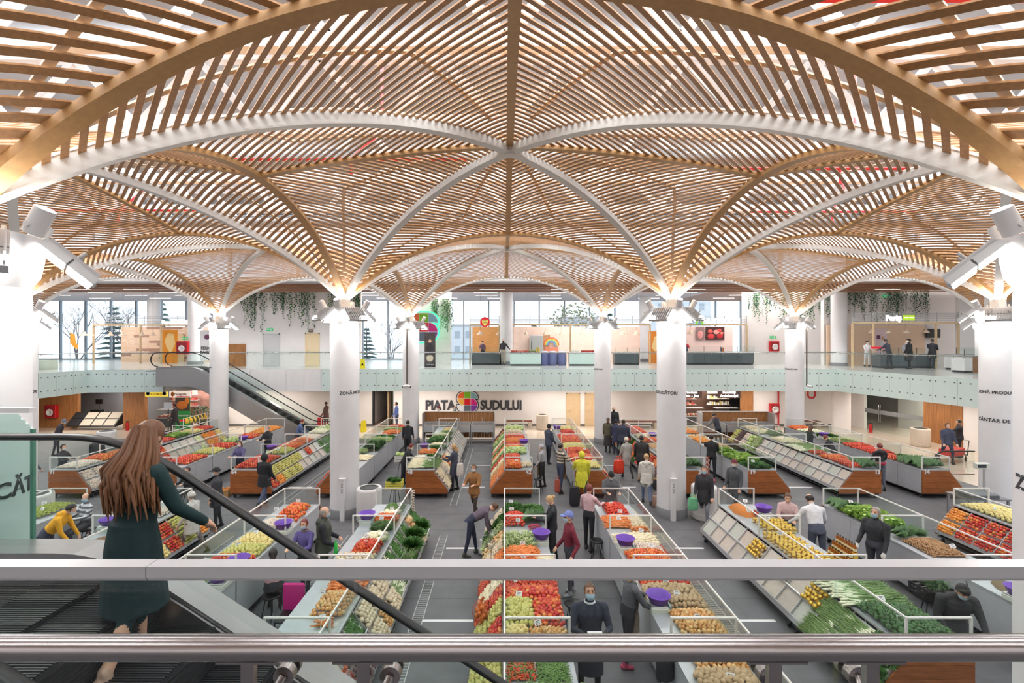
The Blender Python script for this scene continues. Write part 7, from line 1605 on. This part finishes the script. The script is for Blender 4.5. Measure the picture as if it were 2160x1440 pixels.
person('woman with burgundy hair in black behind stall forty eight', -3.85, 17.8, -80, 1.6, top=(46, 46, 50), bottom=(46, 46, 50), hair='red', style='short', mask='white', lean=25, arms=reach)
person('person in white with burgundy cap behind the sink wall', -3.75, 26.6, 160, 1.7, top=(236, 236, 238), bottom=(220, 220, 224), hair='dark', style='beanie', hatc=(120, 40, 50), mask='white')
person('woman in dark top behind the sink wall', -2.85, 26.7, 170, 1.7, top=(54, 56, 66), bottom=(54, 56, 66), hair='brown', style='bob', mask='blue')
person('man in dark vest with red collar washing at the right sinks', 11.0, 24.2, 20, 1.72, top=(46, 48, 58), armc=(150, 146, 140), bottom=(46, 48, 58), hair='dark', style='short', mask='white', lean=22, collar=(220, 60, 60), arms=reach)
person('person in black half hidden behind the right slim column', 16.3, 26.8, 60, 1.72, top=(44, 44, 48), bottom=(44, 44, 48), hair='dark', style='short', mask=None, coat=.2)
# --- gallery
person('vendor with red knitted hat behind the small gallery counter', -1.6, 33.6, 175, 1.6, z=ZM, top=(110, 84, 110), bottom=(60, 60, 66), hair='dark', style='beanie', hatc=(150, 40, 50), mask='white', arms=busy)
person('man in black jacket and khaki trousers leaning on the gallery counter', -.1, 31.6, 175, 1.74, z=ZM, top=(44, 44, 48), bottom=(170, 158, 136), hair='grey', style='bald', mask='black', arms=((20, 35, 40, -15), (8, 10, 20, 0)))
person('vendor in red shirt behind the butcher counter', 12.9, 33.5, 175, 1.66, z=ZM, top=(206, 40, 60), bottom=(50, 50, 70), hair='dark', style='short', mask='white', arms=busy, apron=(60, 70, 90))
person('customer in dark jacket with light stripe at the right kiosk', 22.6, 27.6, 20, 1.74, z=ZM, top=(60, 66, 80), bottom=(50, 52, 60), hair='dark', style='short', mask=None, lean=15, arms=reach)
person('vendor in white coat with black cap inside the right kiosk', 23.3, 30.2, 175, 1.62, z=ZM, top=(236, 234, 236), bottom=(230, 230, 232), hair='dark', style='beanie', hatc=(40, 40, 44), mask='white', arms=busy)
person('customer in long black coat and black hat at the right kiosk', 23.6, 27.4, 60, 1.74, z=ZM, top=(36, 38, 42), bottom=(36, 38, 42), hair='dark', style='beanie', hatc=(34, 34, 38), mask='white', coat=.45, fat=1.12)
person('vendor with ginger hair and black apron inside the right kiosk', 25.6, 30.0, 175, 1.6, z=ZM, top=(190, 186, 190), bottom=(60, 60, 66), hair='blond', style='short', mask='white', apron=(40, 42, 48))
person('customer in dark coat reaching across the right kiosk counter', 25.4, 27.9, -50, 1.72, z=ZM, top=(40, 42, 48), bottom=(44, 44, 50), hair='dark', style='short', mask=None, arms=reach, coat=.3)
# ------------------------------------------------------------------ small things on and around the stalls
purple = M('purple_plastic', (112, 66, 176), .4); scale_m = M('scale_plastic', (214, 220, 208), .45); scale_d = M('scale_display', (150, 176, 176), .3)
mb = MB(); mb.lathe([(1e-4, 0), (.12, 0), (.15, .02), (.19, .125), (.205, .13), (.205, .138), (.185, .13), (.145, .03), (.11, .015), (1e-4, .015)], 28); m_bowl = mesh_of(mb, 'washing_bowl', purple)
mb = MB(); mb.rbox(-.16, -.14, 0, .16, .16, .085, .01); m_sb = mesh_of(mb, 'scale_base', scale_m)
mb = MB(); mb.rbox(-.15, -.11, .095, .15, .15, .11, .005); mb.cyl((0, .02, .08), (0, .02, .1), .03, n=8); m_sp = mesh_of(mb, 'weighing_pan', alu)
mb = MB(); mb.prism([(-.14, .03), (-.2, .02), (-.17, .12), (-.14, .12)], 'x', -.15, .15); m_sd = mesh_of(mb, 'display', scale_d)
mb = MB()
for i in range(3):
    for j in range(4): mb.box(-.13 + j * .035, -.195 + i * .001, .03 + i * .025, -.11 + j * .035, -.185, .045 + i * .025)
m_key = mesh_of(mb, 'keys', ink)
def pos(row, near, unit, u, v):
    X = ROWS[row]; return ((X[0] if near else X[1]) + X[2] * TW * u, (NEAR_Y if near else FAR_Y)[unit] + UL * v)
def bowl_scale(row, near, unit, u, v, scale=True, rz=None):
    x, y = pos(row, near, unit, u, v); wh = f"{on[unit]} stall, {'near' if near else 'far'} {ROWS[row][3]}"; z = ZT; s = ROWS[row][2]
    if scale:
        t = thing('kitchen_scale', f'pale weighing scale on the {wh}', 'scale', (x, y, ZT), rz if rz is not None else (-s * PI / 2))
        put('scale_base', m_sb, t); put('weighing_pan', m_sp, t); dsp = put('display', m_sd, t); put('keys', m_key, dsp); z += .112
    o = put('washing_bowl', m_bowl, None, (x, y, z)); tag(o, f'purple plastic bowl on the {wh}', 'bowl', 'purple plastic bowls')
for a in (('B2', 1, 3, .86, .35), ('B1', 1, 3, .88, .06), ('B1', 1, 2, .86, .16), ('C1', 1, 2, .84, .78), ('C2', 1, 2, .82, .62), ('C2', 1, 1, .84, .5), ('D1', 1, 3, .78, .58), ('A2', 1, 3, .88, .16), ('A2', 0, 1, .86, .3), ('A1', 0, 2, .85, .2), ('Z2', 0, 2, .86, .6), ('B2', 0, 1, .86, .45), ('C1', 0, 1, .84, .85), ('C2', 0, 3, .84, .5), ('D1', 0, 2, .85, .6), ('E2', 0, 2, .86, .6), ('D2', 1, 1, .86, .6), ('B1', 1, 1, .84, .86)):
    bowl_scale(*a)
# price cards on the heaps
card_m = M('price_card', (240, 240, 238), .6); scrib = M('card_ink', (60, 66, 90), .6)
mb = MB(); mb.box(-.055, -.002, .03, .055, .002, .11); mb.box(-.003, 0, -.08, .003, .003, .03); m_card = mesh_of(mb, 'price_card', card_m)
mb = MB()
for i, (a, b) in enumerate(((-.035, .03), (-.04, .01), (-.03, .035))): mb.box(a, -.0035, .045 + i * .02, b, -.002, .052 + i * .02)
m_scr = mesh_of(mb, 'handwriting', scrib); r = random.Random(21)
def card(p, lab):
    o = put('price_card', m_card, None, p); o.rotation_euler = (r.uniform(-.7, -.3), r.uniform(-.2, .2), r.uniform(-.5, .5)); tag(o, lab, 'price card', 'white price cards'); put('handwriting', m_scr, o)
for row, near in [(k, 1) for k in NEAR_U] + [(k, 0) for k in ('A2', 'B2', 'C1', 'C2', 'D2', 'E1', 'E2')]:
    for u in (NEAR_U[row] if near else (0, 1)):
        for q in range(3 if near else 1):
            x, y = pos(row, near, u, r.uniform(.15, .65), .15 + .3 * q + r.uniform(0, .15)); card((x, y, ZT + .11), f"white price card on the {on[u]} stall, {'near' if near else 'far'} {ROWS[row][3]}")
# loose goods: seeds, lentils and beans heaped on the tables
def mound(name, label, cat, row, unit, u0, u1, v0, v1, h, mat, near=1):
    a, b = pos(row, near, unit, u0, v0), pos(row, near, unit, u1, v1); x0, x1 = min(a[0], b[0]), max(a[0], b[0]); y0, y1 = a[1], b[1]; n = 26; mb = MB(); rr = random.Random(name + row); vs = []
    for j in range(n + 1):
        for i in range(n + 1):
            p, q = 2 * i / n - 1, 2 * j / n - 1; e = max(0, 1 - (p * p + q * q) ** 1.0); sx = p * (1 + .06 * math.sin(5 * q + unit)); vs.append(((x0 + x1) / 2 + sx * (x1 - x0) / 2, (y0 + y1) / 2 + q * (y1 - y0) / 2, ZT + .004 + h * e ** .8 + rr.uniform(0, .006) * (e > 0)))
    fs = [(j * (n + 1) + i, j * (n + 1) + i + 1, (j + 1) * (n + 1) + i + 1, (j + 1) * (n + 1) + i) for j in range(n) for i in range(n) if (2 * (i + .5) / n - 1) ** 2 + (2 * (j + .5) / n - 1) ** 2 < 1.08]
    mb.add(vs, fs, 0, True); tag(mb.build(name, mat), label, cat, kind='stuff')
mound('lentil_heap', 'heap of orange lentils on the honey stall', 'lentil heap', 'D1', 3, .1, .62, .5, .96, .16, M('lentil', (224, 132, 50), .7, noise=.25, nscale=160, bump=.6))
mound('bean_heap', 'heap of white dried beans beside the walnuts', 'bean heap', 'D2', 2, .15, .7, .04, .38, .07, M('white_bean', (232, 226, 214), .6, noise=.15, nscale=120, bump=.8))
mound('seed_heap', 'heap of brown lentils at the lower right stall', 'seed heap', 'D2', 1, .15, .8, .55, .96, .06, M('brown_seed', (128, 108, 78), .7, noise=.35, nscale=140, bump=.8))
mound('seed_heap', 'heap of pale coffee-coloured seeds beside the lower right scale', 'seed heap', 'D2', 1, .15, .8, .1, .5, .06, M('pale_seed', (176, 152, 104), .7, noise=.3, nscale=140, bump=.8))
mound('seed_heap', 'wide heap of mixed brown seeds before the yellow hoodie', 'seed heap', 'A2', 2, .05, .8, .05, .98, .08, M('mixed_seed', (136, 96, 62), .7, noise=.45, nscale=90, bump=.8))
mound('bean_heap', 'small heap of spotted beans at the rear left stall', 'bean heap', 'A2', 3, .55, .8, .55, .9, .05, M('spotted_bean', (196, 176, 160), .7, noise=.3, nscale=90, bump=.6))
sc_ = thing('hand_scoop', 'pink plastic scoop beside the white beans', 'scoop', pos('D2', 1, 2, .82, .2) + (ZT + .02,)); MB().prism([(-.1, 0), (.1, 0), (.1, .06), (-.02, .06)], 'y', -.06, .06).build('blade', M('pink_plastic', (220, 70, 110), .4), sc_); MB().cyl((.1, 0, .03), (.2, 0, .05), .014, n=8).build('handle', M('pink_plastic', (220, 70, 110)), sc_)
# honey pyramid on a small yellow rack at the end of the honey stall
rk = thing('honey_rack', 'yellow stepped rack of honey bottles beside the man in white', 'rack', pos('D1', 1, 2, .93, .28) + (ZT,)); ym = M('yellow_card', (230, 190, 80), .5)
for i in range(3): MB().box(-.12 + i * .08, -.28, 0, .12, .28, .1 + i * .12).build('step_board', ym, rk)
mb = MB(); mb.lathe([(1e-4, 0), (.03, 0), (.032, .01), (.032, .11), (.014, .14), (.012, .17)], 10); mb.lathe([(.0145, .16), (.0145, .185), (1e-4, .186)], 10, m=1); mb.lathe([(.0325, .03), (.0325, .08)], 10, m=2)
m_bot = mesh_of(mb, 'honey_bottle', M('amber', (150, 84, 24), .15), M('cap_dark', (40, 44, 40), .4), M('jar_label', (238, 226, 180)))
x0, y0 = pos('D1', 1, 2, .93, .28)
for i in range(3):
    for j in range(7):
        o = put('honey_bottle', m_bot, None, (x0 - .08 + i * .08, y0 - .24 + j * .08, ZT + .1 + i * .12)); tag(o, 'amber honey bottle on the %s step of the yellow rack' % ('bottom', 'middle', 'top')[i], 'bottle', '%s step honey bottles' % ('bottom', 'middle', 'top')[i])
# net bags of onions
def netbag(p, label, mat, R=.16):
    t = thing('net_bag', label, 'net bag', p); e = MB(); q = random.Random(label)
    for i in range(34):
        u = Vector((q.gauss(0, 1), q.gauss(0, 1), q.gauss(0, 1))).normalized() * R * .72 * q.random() ** .33; e.ell((u.x, u.y, u.z * 1.5), (.042, .042, .04), 8, 6)
    e.build('onions', mat, t); MB().tube([(0, 0, R * 1.35), (.02, 0, R * 1.6), (.05, .01, R * 1.75)], [.03, .015, .03], 8).build('neck', mat, t); e = MB()
    for i in range(8): a = i * PI / 8; e.tube([(R * 1.02 * math.cos(b) * math.cos(a), R * 1.02 * math.cos(b) * math.sin(a), R * 1.45 * math.sin(b)) for b in np.linspace(0, 2 * PI, 17)], .003, 3, caps=False)
    e.build('net', M('net_orange', (206, 80, 40), .6), t)
ob = M_fruit('bag_onion', [(206, 104, 40), (222, 130, 60), (190, 84, 36)], .4); orr = M_fruit('bag_red_onion', [(176, 70, 40), (206, 110, 66), (160, 56, 40)], .4)
netbag((-.42, 8.25, .72), 'orange net bag of onions hanging on the central sloping trays', ob, .15); netbag((-2.25, 6.5, .62), 'red net bag of onions leaning on the stall behind the handrail', orr, .2); netbag((3.72, 6.9, .6), 'net bag of onions hanging at the lower right of the potato stall', ob, .15)
# bananas hung on the far left stall
m_ban = mesh_of(bananas(1), 'banana_bunch', ban_m)
t = thing('banana_rail', 'white rail with hooks above the far left stall', 'rail', (-15.35, 22.4, 0)); MB().tube([(0, 0, ZT), (0, 0, 1.75), (0, 1.8, 1.75), (0, 1.8, ZT)], .012, 6).build('rail', white_steel, t)
for i in range(6): o = put('banana_bunch', m_ban, None, (-15.35, 22.62 + i * .27, 1.63), rz=1.2 + .3 * i, scale=(1.3, 1.3, 1.3)); tag(o, 'yellow banana bunch hanging above the far left stall', 'banana', 'hanging banana bunches')
# garlic braid and pepper strings
t = thing('garlic_braid', 'braid of garlic hanging at the corner of the bean stall', 'garlic braid', (-2.5, 12.75, 1.42)); e = MB()
for i in range(26): e.ell((.03 * math.cos(i * 2.2), .03 * math.sin(i * 2.2), -i * .024), (.026, .026, .022), 7, 5)
e.build('bulbs', garlic_m, t)
for i, (x, y) in enumerate(((7.02, 16.35), (6.95, 16.28))):
    t = thing('pepper_string', 'string of mixed dried peppers at stall twenty four, %s' % ('right one', 'left one')[i], 'pepper string', (x + i * .08, y - .06, 1.45)); e = MB()
    for q in range(30): e.ell((.03 * math.cos(q * 2.4), .03 * math.sin(q * 2.4), -q * .02), (.012, .012, .03), 6, 4, m=q % 2)
    e.build('peppers', [pepr_m, garlic_m], t)
# crates and stools
def crate(p, label, mat, fillk, n=24, z=0.):
    t = thing('produce_crate', label, 'crate', (p[0], p[1], z)); e = MB(); e.box(-.25, -.18, 0, .25, .18, .02)
    for zz in (.04, .11, .18): e.box(-.25, -.19, zz, .25, -.175, zz + .05); e.box(-.25, .175, zz, .25, .19, zz + .05); e.box(-.26, -.19, zz, -.245, .19, zz + .05); e.box(.245, -.19, zz, .26, .19, zz + .05)
    for sx in (-.25, .25):
        for sy in (-.18, .18): e.box(sx - .02, sy - .02, 0, sx + .02, sy + .02, .25)
    e.build('box', mat, t); K = KINDS[fillk]; me = mesh_of(K['hi'], fillk, *K['mats']); q = random.Random(label)
    for i in range(n):
        o = put('crate_goods', me, t, (q.uniform(-.19, .19), q.uniform(-.13, .13), .2 + q.uniform(0, .05))); o.rotation_euler = (q.uniform(-.6, .6), q.uniform(-.6, .6), q.uniform(0, 6))
stool(-3.7, 15.75, 'black stool carrying the yellow crate before stall forty eight', .55); crate((-3.7, 15.75), 'yellow crate of greens on a stool before stall forty eight', M('yellow_crate', (222, 214, 90), .5), 'parsley', 14, .552)
stool(-4.2, 19.2, 'black stool carrying the printed box in the lane left of centre', .55); crate((-4.2, 19.2), 'white printed box on a stool in the lane left of centre', M('white_crate', (222, 220, 216), .5), 'cabbage', 6, .552)
crate((-9.95, 16.6), 'cardboard box of fruit beside stall sixty four', M('cardboard', (186, 146, 96), .7), 'orange', 26, .0); crate((1.15, 6.9), 'brown crate on the floor behind the apple heap', M('cardboard', (186, 146, 96)), 'onion', 20, .0)
crate((8.3, 9.15), 'black crate of dill below the walnut stall', black, 'dill', 16, .5); stool(8.3, 9.15, 'black stool under the black crate of dill', .5)
for x, y, lab in ((2.3, 11.7, 'black stool beside the pink sweater'), (1.2, 16.9, 'black stool beside the grey headscarf'), (1.25, 19.0, 'black stool in the lane behind the far apples'), (-4.6, 8.4, 'black stool left of the empty table'), (1.3, 8.9, 'black stool beside the burgundy sweater man'), (-3.85, 6.2, 'black stool at the lower left behind the empty table'), (7.9, 6.4, 'black stool at the lower right behind the wooden stall end')): stool(x, y, lab, .52)
ch = thing('chair', 'chair draped with magenta cloth and a green bag behind the onions', 'chair', (-3.95, 8.6, 0)); MB().rbox(-.2, -.2, .42, .2, .2, .47, .02).build('seat', black, ch); MB().rbox(-.2, .16, .47, .2, .22, .95, .02).build('backrest', M('magenta_cloth', (206, 30, 130), .8), ch)
for sx in (-.18, .18):
    for sy in (-.18, .18): MB().cyl((sx, sy, 0), (sx, sy, .43), .014, n=6).build('leg', dark_metal, ch)
# bags
def bag(p, label, col, w=.32, h=.36, strap=True, rz=0.):
    t = thing('shopping_bag', label, 'bag', p, rz); e = MB(); e.lathe([(1e-4, 0), (.9, 0), (1, .08), (1.02, .5), (.92, .85), (.85, 1.0)], 14, mat=Matrix.Diagonal((w / 2, w * .3, h, 1))); e.build('body', M('bag_%d_%d_%d' % col, col, .5, noise=.08, nscale=10), t)
    if strap:
        for sy in (-.03, .03): MB().tube([(-w * .25, sy, h * .95), (-w * .2, sy, h * 1.3), (w * .2, sy, h * 1.3), (w * .25, sy, h * .95)], .008, 5).build('handle', M('bag_%d_%d_%d' % col, col), t)
bag((4.5, 18.55, .25), 'red and orange carrier bag of the woman in grey coat', (222, 66, 44), .42, .5); bag((-1.62, 16.95, .62), 'white tote bag on the navy puffer coat', (222, 216, 208), .34, .42, rz=1.2); bag((2.3, 15.5, .05), 'black rolling bag behind the yellow raincoat', (44, 44, 48), .34, .6); bag((5.55, 13.85, .5), 'green carrier bag of the man in dark coat', (110, 186, 140), .3, .34); bag((-.5, 12.05, .02), 'white printed bag at the bending woman feet', (222, 222, 222), .36, .36); bag((5.05, 15.6, .55), 'black handbag of the woman in white coat', (40, 40, 44), .26, .3); bag((5.0, 15.5, .0), 'tan shopping bag on the floor by the white coat', (196, 160, 140), .3, .36); bag((1.78, 15.9, .35), 'net bag of onions hanging beside the yellow raincoat', (170, 84, 70), .2, .42); bag((8.3, 17.0, .3), 'violet bag hanging at stall nineteen', (140, 140, 190), .24, .36); bag((-11.3, 28.7, .25), 'red backpack of the person below the far escalator', (214, 40, 50), .36, .5); bag((2.3, 6.75, .62), 'black plastic bag at the corner of the onion stall', (44, 44, 50), .26, .36); bag((.98, 9.9, .55), 'green plastic bag hanging at the carrot stall', (90, 170, 130), .2, .34)
bt = thing('water_bottle', 'green plastic bottle held by the man in the dark vest', 'bottle', (-3.62, 10.05, .92)); MB().lathe([(1e-4, 0), (.035, 0), (.04, .03), (.036, .1), (.04, .16), (.03, .22), (.014, .26), (.014, .28)], 12).build('body', M('bottle_green', (60, 190, 80), .2), bt); MB().cyl((0, 0, .28), (0, 0, .3), .016, n=8).build('cap', M('bottle_cap', (30, 140, 60)), bt)
cp = thing('paper_cup', 'red paper cup at the vendor edge of the red pepper stall', 'cup', pos('C1', 1, 2, .93, .06) + (ZT,)); MB().lathe([(1e-4, 0), (.03, 0), (.042, .11), (.044, .112)], 14).build('body', M('cup_red', (200, 40, 44), .5), cp)
gl = thing('rubber_gloves', 'pink rubber gloves hanging on the lower right stall door', 'gloves', (8.68, 7.4, .62))
for i, (dy, c) in enumerate(((-.06, (226, 90, 96)), (.06, (226, 90, 96)))):
    e = MB(); e.tube([(0, dy, .28), (-.01, dy, .12), (-.015, dy * 1.1, .0)], [.05, .045, .05], 10, ry=.5)
    for q in range(4): e.tube([(-.015, dy - .035 + q * .023, .0), (-.02, dy - .04 + q * .026, -.09 - .01 * (q % 2))], .011, 6)
    e.tube([(-.01, dy + .05, .08), (-.02, dy + .085, .02)], .012, 6); e.build('glove', M('glove_pink', c, .5), gl)
# platform scale on a steel table
t = thing('steel_table', 'stainless steel table in front of the right edge column', 'table', (13.6, 13.75, 0)); MB().box(0, 0, .78, 1.25, .75, .82).build('tabletop', steel, t)
for sx in (.05, 1.2):
    for sy in (.05, .7): MB().box(sx - .025, sy - .025, 0, sx + .025, sy + .025, .78).build('leg', steel, t)
t = thing('platform_scale', 'grey platform scale with raised display on the steel table', 'scale', (14.2, 14.15, .82)); MB().rbox(-.42, -.3, .0, .42, .3, .1, .02).build('platform', M('scale_grey', (96, 98, 102), .5), t); MB().rbox(-.4, -.28, .1, .4, .28, .12, .01).build('pan', M('scale_grey2', (120, 122, 126), .4, .4), t); MB().cyl((.5, .25, .0), (.5, .25, .75), .03, n=10).build('post', alu, t); MB().rbox(.2, .18, .75, .62, .3, .92, .02).build('display', scale_m, t); MB().box(.24, .172, .78, .5, .18, .88).build('screen', ink, t); MB().tube([(.5, .28, .7), (.58, .3, .5), (.62, .3, .2), (.7, .2, .02)], .008, 6).build('cable', white, t)
# red trolley at the right
t = thing('shopping_trolley', 'flat steel trolley with red crate on the beige floor', 'trolley', (20.3, 21.3, 0), .5); MB().tube([(-.9, -.3, .35), (.7, -.3, .25), (.9, -.3, .9), (.9, .3, .9), (.7, .3, .25), (-.9, .3, .35), (-.9, -.3, .35)], .02, 8).build('frame', dark_metal, t); MB().rbox(-.6, -.28, .3, .55, .28, .6, .02).build('red_crate', M('crate_red', (206, 66, 60), .5), t)
for sx in (-.75, .6):
    for sy in (-.28, .28): MB().cyl((sx, sy - .02, .1), (sx, sy + .02, .1), .1, n=14).build('wheel', black, t); MB().box(sx - .015, sy - .012, .1, sx + .015, sy + .012, .32).build('fork', dark_metal, t)
# bouquets of greens standing in the sloping trays of the near left stall
for i, (x, y, z) in enumerate(((-2.25, 11.6, .62), (-2.2, 12.2, .6), (-2.2, 11.1, .58))):
    t = thing('parsley_bouquet', 'big bushy parsley bouquet leaning on the tray, %s' % ('middle one', 'rear one', 'front one')[i], 'parsley', (x, y, z)); e = leafy(.3, 520, .016, 30 + i, 1.35, .15); e.build('leaves', parsley_m, t)
t = thing('celery_bundle', 'tall bundle of celery stalks leaning across the trays', 'celery', (-2.2, 10.2, .62)); e = blades(.8, 26, 4, .07, .55); rot_mb(e, Matrix.Rotation(1.2, 4, 'Z') @ Matrix.Rotation(-.5, 4, 'Y')); e.build('stalks', [leekg_m, M('celery_pale', (200, 212, 150), .5)], t)
for i, (x, y) in enumerate(((-.28, 11.6), (-.3, 11.0))):
    t = thing('plastic_bag', 'clear crumpled bag on the central trays, %s' % ('rear one', 'front one')[i], 'bag', (x, y, .7)); e = MB(); e.ell((0, 0, 0), (.16, .2, .1), 10, 7); e.build('film', M_glass('film', (235, 238, 240), .2, 3.0), t)
bpy.data.scenes.remove(_TS)
